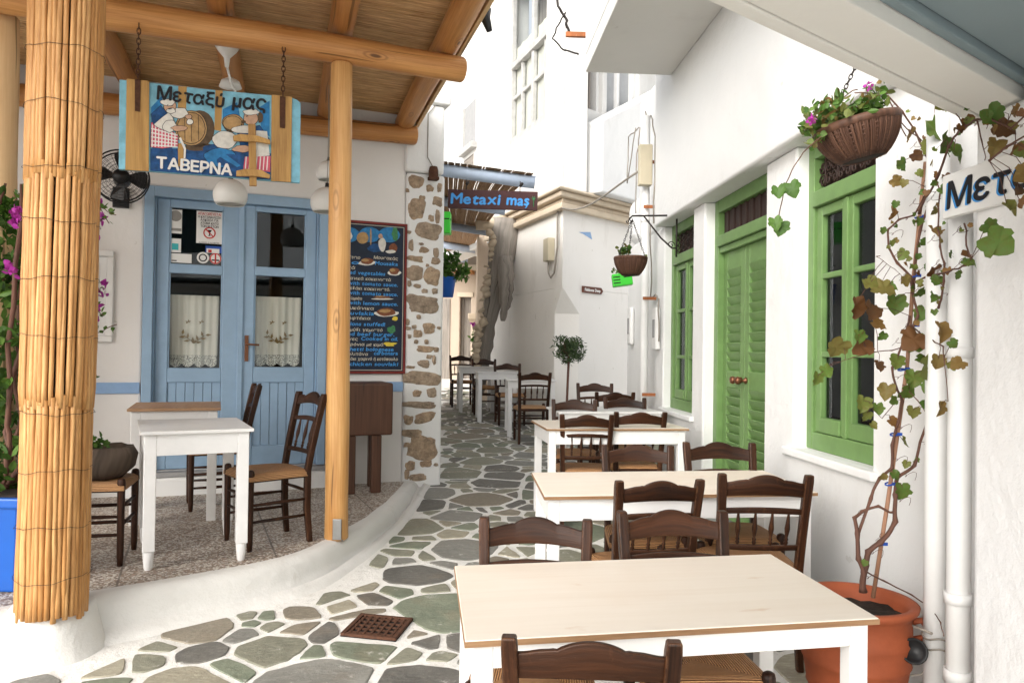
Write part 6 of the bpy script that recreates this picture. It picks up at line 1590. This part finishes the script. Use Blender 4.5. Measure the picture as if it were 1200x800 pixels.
S.append(stem([(1066, 400), (1076, 370), (1066, 325), (1052, 308), (1042, 290), (1040, 268), (1053, 258), (1072, 252), (1085, 228), (1094, 210)], .007, .0035, 4, -.03))
S.append(stem([(1070, 340), (1074, 300), (1078, 270), (1088, 230), (1092, 195), (1078, 165), (1058, 130), (1040, 112)], .007, .004, 5, .0))
S.append(stem([(1071, 332), (1086, 325), (1108, 318), (1132, 312), (1137, 305), (1130, 262)], .005, .003, 6, -.05))
S.append(stem([(1100, 362), (1106, 330), (1108, 310), (1102, 290), (1100, 270), (1102, 225), (1096, 205)], .005, .003, 7, -.04))
S.append(stem([(1076, 250), (1100, 205), (1112, 170), (1128, 150), (1145, 140), (1160, 138), (1185, 150), (1205, 130)], .006, .003, 8, -.06))
S.append(stem([(1130, 150), (1118, 130), (1102, 115), (1095, 112)], .003, .0015, 9, -.06)); S.append(stem([(1145, 142), (1152, 165), (1154, 188)], .003, .0015, 10, -.07))
S.append(stem([(1160, 190, -.1), (1180, 172, -.1), (1203, 158, -.1)], .004, .003, 11, -.1))
S.append(stem([(1062, 405), (1045, 410), (1025, 412), (1000, 418), (985, 424)], .003, .0015, 12, -.06)); S.append(stem([(1050, 470), (1035, 490), (1022, 478)], .002, .0012, 13, -.05))
S.append(stem([(1058, 450), (1075, 470), (1088, 492)], .003, .0015, 14, -.03)); S.append(stem([(1066, 380), (1085, 395), (1105, 405), (1108, 420), (1111, 470)], .004, .0015, 15, -.04))
S.append(stem([(1030, 300), (1025, 300), (1050, 315), (1062, 330)], .0018, .001, 16, -.04))
S.append(stem([(1012, 668, -.02), (1035, 680, -.02), (1068, 697, -.02), (1090, 710, 0), (1103, 728, .0), (1106, 745, .0)], .004, .002, 17))
part('stem', stems, M['stemw'], vn)
ties = MB()
for (u, v) in ((1031, 637), (1042, 567), (1048, 509), (1057, 433), (1068, 382), (1070, 324), (1077, 255)):
    p = vp(u, v); ties.tube([p + Vector((math.cos(t * .785) * .015, math.sin(t * .785) * .015, .004 * math.sin(t))) for t in range(9)], .0035, 5, cap=False); ties.box(p + Vector((.016, -.012, .003)), (.018, .006, .012))
part('tie', ties, M['bluetie'], vn)
LOB = [(0, 0), (.12, -.12), (.32, -.16), (.47, -.02), (.50, .16), (.47, .22), (.58, .36), (.52, .52), (.40, .54), (.34, .70), (.16, .86), (.0, .98)]
LOBE = LOB + [(-x, y) for x, y in LOB[-2:0:-1]]
def vine_leaf(m, p, size, rot, nrm, curl=.25):
    nrm = Vector(nrm).normalized(); a = Vector((math.cos(rot), 0, math.sin(rot))); a = (a - nrm * a.dot(nrm)).normalized(); b = nrm.cross(a); p = Vector(p)
    fold = rnd.uniform(.1, .9); cr = rnd.uniform(-curl * 1.5, curl * 3)
    i = m.add([p + b * x * size * (1 - .12 * fold) + a * (y - .15) * size * .95 + nrm * (fold * abs(x) * .55 - cr * (y - .3) ** 2 - .2 * abs(x) * max(0, y - .4) + .09 * math.sin(x * 11 + y * 8 + rot * 5)) * size for x, y in LOBE] + [p + a * .25 * size - nrm * .02 * size])
    n_ = len(LOBE)
    for k in range(n_): m.face((i + k, i + (k + 1) % n_, i + n_), smooth=True)
lv = MB()
LV = [(985, 410, 26), (1012, 409, 28), (1022, 368, 24), (1050, 358, 24), (1030, 345, 26), (1003, 362, 26), (1060, 330, 14), (1080, 345, 16), (1094, 320, 18), (1099, 330, 14), (1018, 335, 20), (1040, 340, 14), (1025, 385, 18), (1008, 395, 16), (1035, 395, 12),
      (1075, 402, 30), (1068, 408, 26), (1086, 415, 24), (1103, 390, 24), (1092, 436, 30), (1072, 445, 22), (1078, 425, 16), (1100, 425, 18), (1115, 405, 14), (1126, 430, 20), (1114, 430, 14), (1066, 462, 20), (1040, 460, 20), (1046, 470, 16), (1087, 478, 24), (1102, 480, 18), (1012, 475, 20), (1016, 488, 14), (1022, 500, 10), (1028, 480, 14), (1044, 497, 14), (1088, 455, 14), (1063, 545, 10), (1074, 540, 8), (1036, 560, 10), (1058, 577, 20), (1047, 558, 12), (967, 436, 16), (958, 445, 16),
      (1055, 195, 16), (1048, 215, 14), (1066, 160, 18), (1072, 185, 14), (1088, 175, 18), (1093, 155, 30), (1108, 172, 26), (1118, 184, 26), (1160, 140, 30), (1172, 158, 28), (1168, 175, 26), (1132, 148, 22), (1106, 125, 16), (1188, 132, 18), (1052, 425, 18), (1060, 300, 14), (1082, 370, 18), (1030, 430, 14), (1096, 350, 14), (1070, 485, 16), (1058, 520, 14), (1190, 178, 20), (1204, 212, 30), (1196, 226, 20), (1180, 248, 24), (1162, 292, 42), (1156, 270, 22), (1200, 180, 24), (1195, 240, 18), (1078, 260, 10), (1046, 250, 16), (1094, 275, 18), (1096, 248, 12), (1104, 225, 14), (1085, 285, 10), (1136, 310, 14), (1060, 215, 10), (1076, 205, 10), (1094, 192, 10), (1050, 240, 9), (1014, 660, 8)]
for (u, v, s) in LV:
    dy = rnd.uniform(-.10, -.02); p = vp(u, v - s * .3, dy)
    vine_leaf(lv, p, s * (1.0 if u < 1110 else .86) / 900 * vdepth(u), rnd.uniform(-2.6, -.5), (rnd.gauss(0, .5), -1, rnd.gauss(.15, .5)))
    q = p + Vector((rnd.uniform(-.03, .03), .03, rnd.uniform(.01, .05))); stems2 = None
for P_ in S[3:9]:
    for k in range(0, len(P_), 4):
        for _ in range(2):
            p = P_[k] + Vector((rnd.gauss(0, .02), rnd.uniform(-.04, 0), rnd.gauss(0, .02)))
            vine_leaf(lv, p, rnd.uniform(.012, .03), rnd.uniform(-3, 0), (rnd.gauss(0, .6), -1, rnd.gauss(.1, .6)))
part('leaves', lv, M['vineleaf'], vn)
tn = MB()
for (u, v, s) in LV:
    if s < 14: continue
    p = vp(u, v - s * .3, -.05); best = min((q for P_ in S for q in P_), key=lambda q: (q - p).length)
    if (best - p).length < .22: tn.tube([p, p.lerp(best, .5) + Vector((0, -.01, .012)), best], .0013, 4, cap=False)
for P_ in S[1:8]:
    for k in range(3, len(P_), 7):
        p = P_[k]; sg = rnd.choice((-1, 1)); tn.tube([p + Vector((sg * .05 * t / 10 + .012 * math.sin(t), -.02 * t / 10, .02 * math.cos(t * .9) * t / 10)) for t in range(11)], .0009, 4, cap=False)
part('tendrils', tn, M['stemw'], vn)
# ---------------------------------------------------------------- hanging baskets
def basket(name, c, r, h, tilt, label, tier=9):
    t = thing(name, c, label, 'hanging basket'); T = Matrix.Translation(Vector(c)) @ Matrix.Rotation(tilt, 4, 'Y')
    m = MB(); n_ = 110
    for k in range(n_):                                      # upright canes
        a = 2 * math.pi * (k + rnd.uniform(-.3, .3)) / n_; P_ = []
        for j in range(8):
            f = j / 7; rr_ = r * (.50 + .50 * math.sin(f * math.pi / 2) ** .8) if f > 0 else r * .5; P_.append(Vector((math.cos(a) * rr_, math.sin(a) * rr_, -h * (1 - f))))
        m.tube(P_, r * rnd.uniform(.026, .042), 5)
    for j in range(tier):
        f = (j + .6) / tier; rr_ = r * (.50 + .50 * math.sin(f * math.pi / 2) ** .8)
        m.tube([Vector((math.cos(q * math.pi / 20) * (rr_ + r * .02 * (-1) ** q), math.sin(q * math.pi / 20) * (rr_ + r * .02 * (-1) ** q), -h * (1 - f))) for q in range(41)], r * .022, 5, cap=False)
    mm_ = MB(); mm_.merge(m, T); part('weave', mm_, M['wicker'], t)
    m = MB(); m.lathe([(0, -h * .99), (r * .5, -h), (r * .8, -h * .6), (r * .93, -h * .2), (r * .93, -.02), (0, -.02)], n=24); mm_ = MB(); mm_.merge(m, T); part('liner', mm_, M['soil'], t)
    m = MB(); m.lathe([(r * .95, .0), (r * 1.02, .008), (r * 1.05, -.004), (r * 1.03, -.022), (r * .96, -.025)], n=36); mm_ = MB(); mm_.merge(m, T); part('rim', mm_, M['wicker'], t)
    return t, T
bc = hit(1003, 146, (0, 3.05, 0), (0, 1, 0))
b1_, T_ = basket('hanging_basket', bc, .160, .140, R(-13), 'large brown wicker hanging basket with pink flowers above the green window', 9)
def chain_to(t, P0, P1, nm='chain'):
    m = MB(); L = (P1 - P0).length; n_ = max(5, int(L / .022)); d = (P1 - P0).normalized(); x = d.cross(Vector((0, 1, .1))).normalized(); y = d.cross(x)
    for k in range(n_):
        c_ = P0.lerp(P1, (k + .5) / n_); e_ = x if k % 2 else y; hh = L / n_ * .68
        m.tube([c_ + e_ * (.007 * math.cos(q * math.pi / 4)) + d * (hh * math.sin(q * math.pi / 4)) for q in range(9)], .0024, 4, cap=False)
    part(nm, m, M['darkiron'], t)
hk = hit(1006, 88, (0, 3.12, 0), (0, 1, 0)) + Vector((0, 0, .06))
chain_to(b1_, T_ @ Vector((-.12, .02, .0)), hk)
m = MB()
for k in range(26):
    a = rnd.uniform(0, 6.28); r_ = rnd.uniform(.03, .17) - .03; c = T_ @ Vector((math.cos(a) * r_ - .045, math.sin(a) * r_, .035)); leaves_at(m, c, 14, (.05, .05, .045), .042, .026)
for (u, v) in ((958, 150), (952, 135), (965, 125), (985, 115), (1020, 112), (1035, 100), (960, 165), (975, 130)): leaves_at(m, hit(u, v, (0, 2.98, 0), (0, 1, 0)), 16, (.04, .04, .04), .04, .026)
vs_ = [hit(u, v, (0, 2.92, 0), (0, 1, 0)) for u, v in ((962, 160), (940, 180), (928, 200), (920, 215), (915, 240), (912, 258))]
for (u, v, s) in ((912, 222, 12), (927, 217, 15), (916, 262, 14), (908, 258, 12)): vine_leaf(m, hit(u, v, (0, 2.9, 0), (0, 1, 0)), s * 1.4 / 900 * 2.9, rnd.uniform(-2.4, -.8), (rnd.gauss(0, .4), -1, .2))
part('foliage', m, M['potleaf'], b1_)
m = MB(); m.tube(wig(vs_, 4, .006, 3), .0022, 5); 
for (pa, pb2) in (((1040, 112), (1062, 160)), ((1050, 140), (1080, 165)), ((980, 118), (1005, 105)), ((1000, 108), (1040, 110))): m.tube(wig([hit(*pa, (0, 3.0, 0), (0, 1, 0)), hit(*pb2, (0, 3.0, 0), (0, 1, 0))], 5, .012, pa[0]), .0025, 5)
part('trailing_stem', m, M['stemw'], b1_)
m = MB()
for (u, v) in ((1020, 103), (949, 140), (1017, 100), (953, 143), (952, 137)): leaves_at(m, hit(u, v, (0, 2.9, 0), (0, 1, 0)), 7, (.008, .008, .008), .017, .014)
part('flowers', m, M['petal'], b1_)
bc2 = hit(739, 302, (0, 7.0, 0), (0, 1, 0))
b2_, T2_ = basket('hanging_basket', bc2, .148, .16, R(0), 'small brown wicker basket hung from a wrought iron bracket by the white pipe', 7)
br_ = Vector((hit(741, 262, (0, 7.0, 0), (0, 1, 0)))); wl = RW.p((br_ - RW.o).dot(RW.e), .0, br_.z)
m = MB(); hkp = br_ + Vector((0, 0, .04))
m.tube([hkp + Vector((-.03, 0, .0)), hkp + Vector((0, 0, .03)), Vector((wl.x, hkp.y, hkp.z + .04))], .009, 6); m.tube([Vector((wl.x, hkp.y, hkp.z + .04)), Vector((wl.x, hkp.y, hkp.z - .34))], .009, 6)
e_ = Vector((wl.x, hkp.y, hkp.z - .26)); m.tube([hkp + Vector((.1, 0, .035)), e_.lerp(hkp, .35) + Vector((0, 0, .0)), e_ + Vector((-.04, 0, .0)), e_], .008, 6)
m.tube([e_ + Vector((-.05 + .035 * (1 - t / 16) * math.cos(t * .6), 0, .03 + .035 * (1 - t / 16) * math.sin(t * .6))) for t in range(15)], .005, 5); m.tube([hkp + Vector((-.03 + .025 * (1 - t / 16) * math.cos(t * .6 + 3), 0, -.02 + .025 * (1 - t / 16) * math.sin(t * .6 + 3))) for t in range(15)], .005, 5)
tag(part('iron_bracket', m, M['darkiron'], None, loc=wl), 'wrought iron wall bracket carrying the small wicker basket', 'bracket')
for a in (90, 210, 330): chain_to(b2_, bc2 + Vector((math.cos(R(a)) * .14, math.sin(R(a)) * .14, 0)), hkp + Vector((0, 0, .0)))
m = MB(); leaves_at(m, bc2 + Vector((-.06, 0, .06)), 40, (.07, .07, .05), .055, .045); leaves_at(m, bc2 + Vector((.12, 0, .0)), 10, (.02, .02, .02), .03, .03); part('foliage', m, M['potleaf'], b2_)
# green crate below it
gp = hit(729, 328, (0, 7.75, 0), (0, 1, 0))
gb = thing('green_crate', gp, 'bright green plastic crate planter fixed to the wall under the small basket', 'planter')
ax_ = (Vector((.985, -.1, .14)).normalized(), Vector((.1, .99, 0)).normalized(), Vector((-.14, 0, .99)).normalized())
m = MB(); m.box(gp, (.20, .16, .125), ax_); part('crate', m, M['greenbox'], gb, bevel=.008)
m = MB()
for k in range(3): m.box(gp + ax_[0] * -.055 + ax_[2] * (.03 - k * .03) - ax_[1] * .081, (.07, .004, .010), ax_)
m.box(gp + ax_[0] * .05 + ax_[2] * .02 - ax_[1] * .081, (.07, .004, .010), ax_); part('slot', m, M['dark_inside'], gb)
m = MB(); leaves_at(m, gp + Vector((-.02, 0, .08)), 30, (.09, .05, .03), .04, .025); part('plant', m, M['potleaf'], gb)
# beige meter box, cables and niches on the far end of the house
def wp(u, v, d=.02):
    s, z = RW.px(u, v, d); return RW.p(s, d, z)
q0 = hit(756, 194, (0, 7.52, 0), (0, 1, 0))
mb_ = thing('cable_box', q0, 'tall beige cable box fixed beside the slim white pipe', 'cable box'); m = MB(); m.box(q0, (.13, .09, .40), (RW.n, RW.e, Vector((0, 0, 1)))); part('box', m, M['box_beige'], mb_, bevel=.01)
m = MB()
for pl in (((757, 130), (760, 150), (757, 190)), ((763, 135), (767, 160), (766, 262)), ((748, 150), (737, 160), (735, 215)), ((750, 150), (746, 180), (745, 250)), ((735, 215), (745, 150)), ((757, 215), (757, 270), (756, 330), (757, 400), (756, 470)), ((762, 265), (763, 350), (768, 345), (772, 350), (772, 400))):
    m.tube(wig([wp(u, v, .10 if v < 266 and u > 750 else .03) for u, v in pl], 4, .015, pl[0][0]), .007, 5)
tag(part('wall_cables', m, M['cable'], None, loc=q0), 'loose thin cables running down the far end of the white house', 'cables')
m = MB()
for v in (211, 258, 355, 458): p = wp(753.5, v, .0); m.box(Vector((p.x - .06, 7.55, p.z)), (.13, .02, .03))
tag(part('pipe_clamp', m, M['orange_rust'], None, loc=wp(753, 300)), 'rust red clamps holding the slim white pipe', 'clamps')
def lamp_niche(u, v, label):
    p = wp(u, v, .03); t = thing('electricity_meter', p, label, 'meter', 'two small meters on the far end wall'); m = MB(); m.box(p, (.05, .16, .42), (RW.n, RW.e, Vector((0, 0, 1)))); part('door', m, M['pipe'], t, bevel=.02, seg=3); m = MB(); m.box(p + RW.n * .026, (.012, .07, .18), (RW.n, RW.e, Vector((0, 0, 1)))); part('window', m, M['lead'], t, bevel=.004)
lamp_niche(739, 382, 'pale meter panel left of the slim white pipe'); lamp_niche(769, 385, 'pale meter panel right of the slim white pipe')
# ---------------------------------------------------------------- clipped round tree
tpz = gnd(664, 488)
ot = thing('topiary_tree', tpz, 'small clipped round tree on a bare stem before the cream corner wall', 'tree')
yT_ = 9.9; c = hit(667, 409, (0, yT_, 0), (0, 1, 0)); b0_ = hit(664, 475, (0, yT_, 0), (0, 1, 0))
m = MB(); m.tube(wig([Vector((b0_.x, yT_, gz(yT_) + .2)), b0_, c + Vector((0, 0, -.12)), c], 4, .01, 2), [.016] * 4 * 3 + [.014], 7)
for k in range(14): d = Vector((rnd.gauss(0, 1), rnd.gauss(0, 1), rnd.gauss(.2, .8))).normalized(); m.tube([c + Vector((0, 0, -.1)), c + d * .16], [.007, .002], 5)
part('trunk', m, M['stemw'], ot)
m = MB()
for k in range(75):
    d = Vector((rnd.gauss(0, 1), rnd.gauss(0, 1), rnd.gauss(0, 1))).normalized() * (.19 * rnd.uniform(.35, 1.05)); leaves_at(m, c + Vector((d.x, d.y, d.z * .95)), 20, (.045, .045, .045), .055, .014)
part('crown', m, M['oliveleaf'], ot)
m = MB(); m.lathe([(0, 0), (.12, 0), (.15, .26), (.165, .27), (.165, .30), (.14, .30), (.135, .27), (0, .27)], (b0_.x, yT_, gz(yT_)), n=24); part('pot', m, M['white'], ot)
# ---------------------------------------------------------------- plants at the alley mouth
hp = hit(521, 262, (0, 8.6, 0), (0, 1, 0))
g1 = thing('green_crate', hp, 'bright green plastic box hung on the alley wall just past the stone pier', 'planter'); m = MB(); m.box(hp, (.14, .18, .24)); part('crate', m, M['greenbox'], g1, bevel=.01)
m = MB(); m.box(hp + Vector((.071, -.04, .04)), (.004, .06, .012)); m.box(hp + Vector((.03, -.091, .04)), (.06, .004, .012)); part('slot', m, M['dark_inside'], g1)
hp2 = hit(521, 338, (0, 8.9, 0), (0, 1, 0))
g2 = thing('trailing_plant', hp2, 'leafy trailing plant in a blue pot on the alley wall past the stone pier', 'plant')
m = MB(); m.lathe([(0, -.10), (.10, -.10), (.13, .12), (.14, .13), (.11, .13)], hp2, n=20); part('pot', m, M['bluepot'], g2)
m = MB()
for (u, v) in ((522, 302), (530, 306), (526, 316), (536, 316), (541, 322), (521, 322), (528, 326), (533, 300), (519, 312), (545, 318)): leaves_at(m, hit(u, v, (0, 8.85, 0), (0, 1, 0)), 34, (.06, .1, .06), .075, .04)
part('foliage', m, M['greenleaf'], g2)
m = MB(); m.tube(wig([hp2 + Vector((0, 0, .1)), hit(528, 310, (0, 8.85, 0), (0, 1, 0)), hit(542, 322, (0, 8.85, 0), (0, 1, 0))], 4, .02, 2), .006, 5); part('stem', m, M['stemw'], g2)
fy = 14.5; fpx_ = hit(557, 428, (0, fy, 0), (0, 1, 0))
g3 = thing('flower_pot', fpx_, 'tall white pot with pink flowers beside the foot of the old trunk', 'plant pot')
m = MB(); z0 = gz(fy); m.lathe([(0, z0), (.07, z0), (.10, z0 + .75), (.11, z0 + .8), (.08, z0 + .8), (0, z0 + .78)], (fpx_.x, fy, 0), n=20); part('pot', m, M['white'], g3)
m = MB()
for (u, v) in ((557, 412), (555, 400), (560, 405), (557, 392)): leaves_at(m, hit(u, v, (0, fy, 0), (0, 1, 0)), 26, (.07, .07, .12), .08, .045)
part('foliage', m, M['greenleaf'], g3)
m = MB(); leaves_at(m, hit(555, 381, (0, fy, 0), (0, 1, 0)), 24, (.05, .05, .05), .05, .045); part('flowers', m, M['petal'], g3)
# ---------------------------------------------------------------- bougainvillea at the left edge in its blue planter
bp = atz(-6, 698, TZ); 
pl_ = thing('blue_planter', (bp.x, bp.y + .2, TZ), 'square blue plastic planter at the left edge behind the reed column', 'planter')
c = Vector((bp.x - .09, bp.y + .2, TZ)); ztp = hit(0, 583, (0, c.y - .15, 0), (0, 1, 0)).z
m = MB(); m.box(c + Vector((0, 0, (ztp - TZ) / 2 + .002)), (.36, .36, ztp - TZ), taper=.86); part('tub', m, M['bluepot'], pl_, bevel=.012)
m = MB(); m.box(c + Vector((0, 0, ztp - TZ - .02)), (.39, .39, .05)); part('rim', m, M['bluepot'], pl_, bevel=.01)
m = MB(); m.box(c + Vector((0, 0, ztp - TZ + .006)), (.33, .33, .02)); part('soil', m, M['soil'], pl_)
bv = thing('bougainvillea', c, 'leafy bougainvillea with magenta flowers growing out behind the reed column', 'shrub')
yb = c.y + .05
m = MB(); st_ = MB(); fl = MB()
for k in range(9):
    x = c.x + rnd.uniform(-.3, .25); st_.tube(wig([c + Vector((0, 0, ztp - TZ)), Vector((x, yb + rnd.uniform(-.2, .3), 1.0)), Vector((x + rnd.uniform(-.2, .2), yb + rnd.uniform(-.2, .3), 2.2))], 6, .05, k), [.012] * 12 + [.006], 6)
for k in range(150):
    z = rnd.uniform(ztp + .02, 2.18); p = Vector((min(c.x + rnd.gauss(-.26, .2), c.x + .02), yb + rnd.gauss(.1, .2), z)); leaves_at(m, p, 17, (.09, .09, .08), .065, .042)
SPR = [((128, 262), (112, 235)), ((136, 252), (108, 240)), ((121, 243), (100, 250)), ((118, 340), (100, 335)), ((122, 370), (104, 355)), ((137, 380), (106, 392)), ((115, 385), (102, 370)), ((112, 445), (100, 440))]
ys_ = yb + .35
for (a, b) in SPR:
    A_, B_ = hit(*a, (0, ys_, 0), (0, 1, 0)), hit(*b, (0, ys_, 0), (0, 1, 0)); root = Vector((c.x + .1, yb + .2, B_.z - .15)); P_ = wig([root, B_, A_], 6, .015, a[0]); st_.tube(P_, .0025, 5)
    for p in P_[7:]: leaves_at(m, p, 1, (.02, .02, .02), .040, .026)
for (u, v, n_) in ((115, 239, 14), (119, 257, 10), (113, 340, 12), (121, 334, 10), (113, 358, 16), (120, 346, 8), (112, 371, 10), (111, 281, 8), (19, 248, 14), (18, 262, 14), (12, 318, 12), (20, 254, 12), (14, 310, 8)):
    leaves_at(fl, hit(u, v, (0, ys_ if u > 50 else yb - .25, 0), (0, 1, 0)), n_, (.022, .022, .022), .035, .03)
part('foliage', m, M['greenleaf'], bv); part('stem', st_, M['stemw'], bv); part('flowers', fl, M['petal'], bv)
# beige garden wall at the far left
GW = Frame((-5.5, 5.2), (1, .0), (0, -1)); gw = thing('garden_wall', (-5, 5.6, TZ), 'beige wall behind the bougainvillea at the left edge', 'wall')
m = MB(); m.box((-4.6, 5.35, 1.2), (2.0, .2, 2.4)); part('wall', m, M['beige'], gw, bevel=.02)
# ---------------------------------------------------------------- Metaxy board and small fittings at the right
s_, z_ = RW.px(1107, 232, dco + .03)
Q = [hit(u, v, RW.o + RW.n * (dco + .03), RW.n) for u, v in ((1104, 257), (1104, 207))]
wsb = thing('wall_sign', Q[0], 'white board with black and blue brush lettering on the stucco wall behind the vine', 'sign')
s0 = (Q[0] - RW.o).dot(RW.e); zl, zh = Q[0].z, Q[1].z
m = MB(); fbox(m, RW, s0 - 1.0, s0, dco + .004, dco + .03, zl, zh); part('board', m, M['signwhite'], wsb, bevel=.004)
def rl(u, v): 
    p = hit(u, v, RW.o + RW.n * (dco + .031), RW.n); return (p - RW.o).dot(RW.e), p.z
la, lz = rl(1110, 245); lb, _ = rl(1198, 232); lh = rl(1110, 212)[1] - lz
for mt, dx_, dd in (('letter_blue', .010, .0312), ('ink', 0, .0322)):
    m = MB(); lettering(m, 'Μεταξύ μας', RW.p(la + dx_, dco + dd, lz - dx_ * .3), -RW.e, (0, 0, 1), .95, lh * .92, .06, .0028, .06, nrm=RW.n); part('black_lettering' if mt == 'ink' else 'blue_shadow', m, M[mt], wsb)
sp0 = hit(1070, 762, (0, 2.9, 0), (0, 1, 0))
sl = thing('spotlight', sp0, 'small black floodlight on a cable tied to the downpipe beside the terracotta pot', 'spotlight')
m = MB(); ax3 = Vector((-.25, -.9, .25)).normalized(); x3 = ax3.cross(Vector((0, 0, 1))).normalized(); y3 = ax3.cross(x3)
m.lathe([(0, -.07), (.03, -.07), (.045, -.02), (.048, .02), (.042, .022), (.038, .010), (0, .008)], sp0, (x3, y3, ax3), 20); part('housing', m, M['black'], sl)
m = MB(); m.tube([sp0 + Vector((0, .04, 0)), sp0 + Vector((.02, .05, .08)), hit(1092, 742, (0, 2.86, 0), (0, 1, 0))], .006, 6); m.tube(wig([sp0 + Vector((0, .05, -.02)), sp0 + Vector((-.05, .06, -.10)), sp0 + Vector((.06, .05, -.12)), sp0 + Vector((.10, .06, -.02))], 5, .02, 4), .004, 5); part('cable', m, M['cable'], sl)
m = MB(); 
for v in (745, 757): 
    p = hit(1097, v, (0, 2.95, 0), (0, 1, 0)); m.tube([p + Vector((math.cos(t * .3142) * .048, math.sin(t * .3142) * .048, .006 * math.sin(t))) for t in range(21)], .004, 5, cap=False)
part('tie', m, M['cable'], sl)
# rusty bracket and cable on the building high in the middle
q_ = wp(676, 41, .0); q_ = hit(676, 41, (0, 6.9, 0), (0, 1, 0))
m = MB(); m.box(q_, (.20, .04, .045), (Vector((.99, 0, -.02)).normalized(), Vector((0, 1, 0)), Vector((.02, 0, .99)).normalized())); tag(part('rusty_bracket', m, M['orange_rust'], None, loc=q_, bevel=.006), 'orange rusty bracket sticking out beside the balcony, high in the middle', 'bracket')
m = MB(); P_ = [hit(u, v, (0, 6.9, 0), (0, 1, 0)) for u, v in ((650, -15), (658, 12), (664, 28), (667, 38))]; m.tube(wig(P_, 5, .03, 3), .012, 6); m.tube(wig([hit(u, v, (0, 6.9, 0), (0, 1, 0)) for u, v in ((662, 15), (652, 32), (648, 45), (656, 56), (668, 61), (678, 64))], 5, .02, 5), .008, 6)
tag(part('hanging_cable', m, M['darkiron'], None, loc=P_[0]), 'dark twisted cable dangling beside the orange bracket', 'cable')
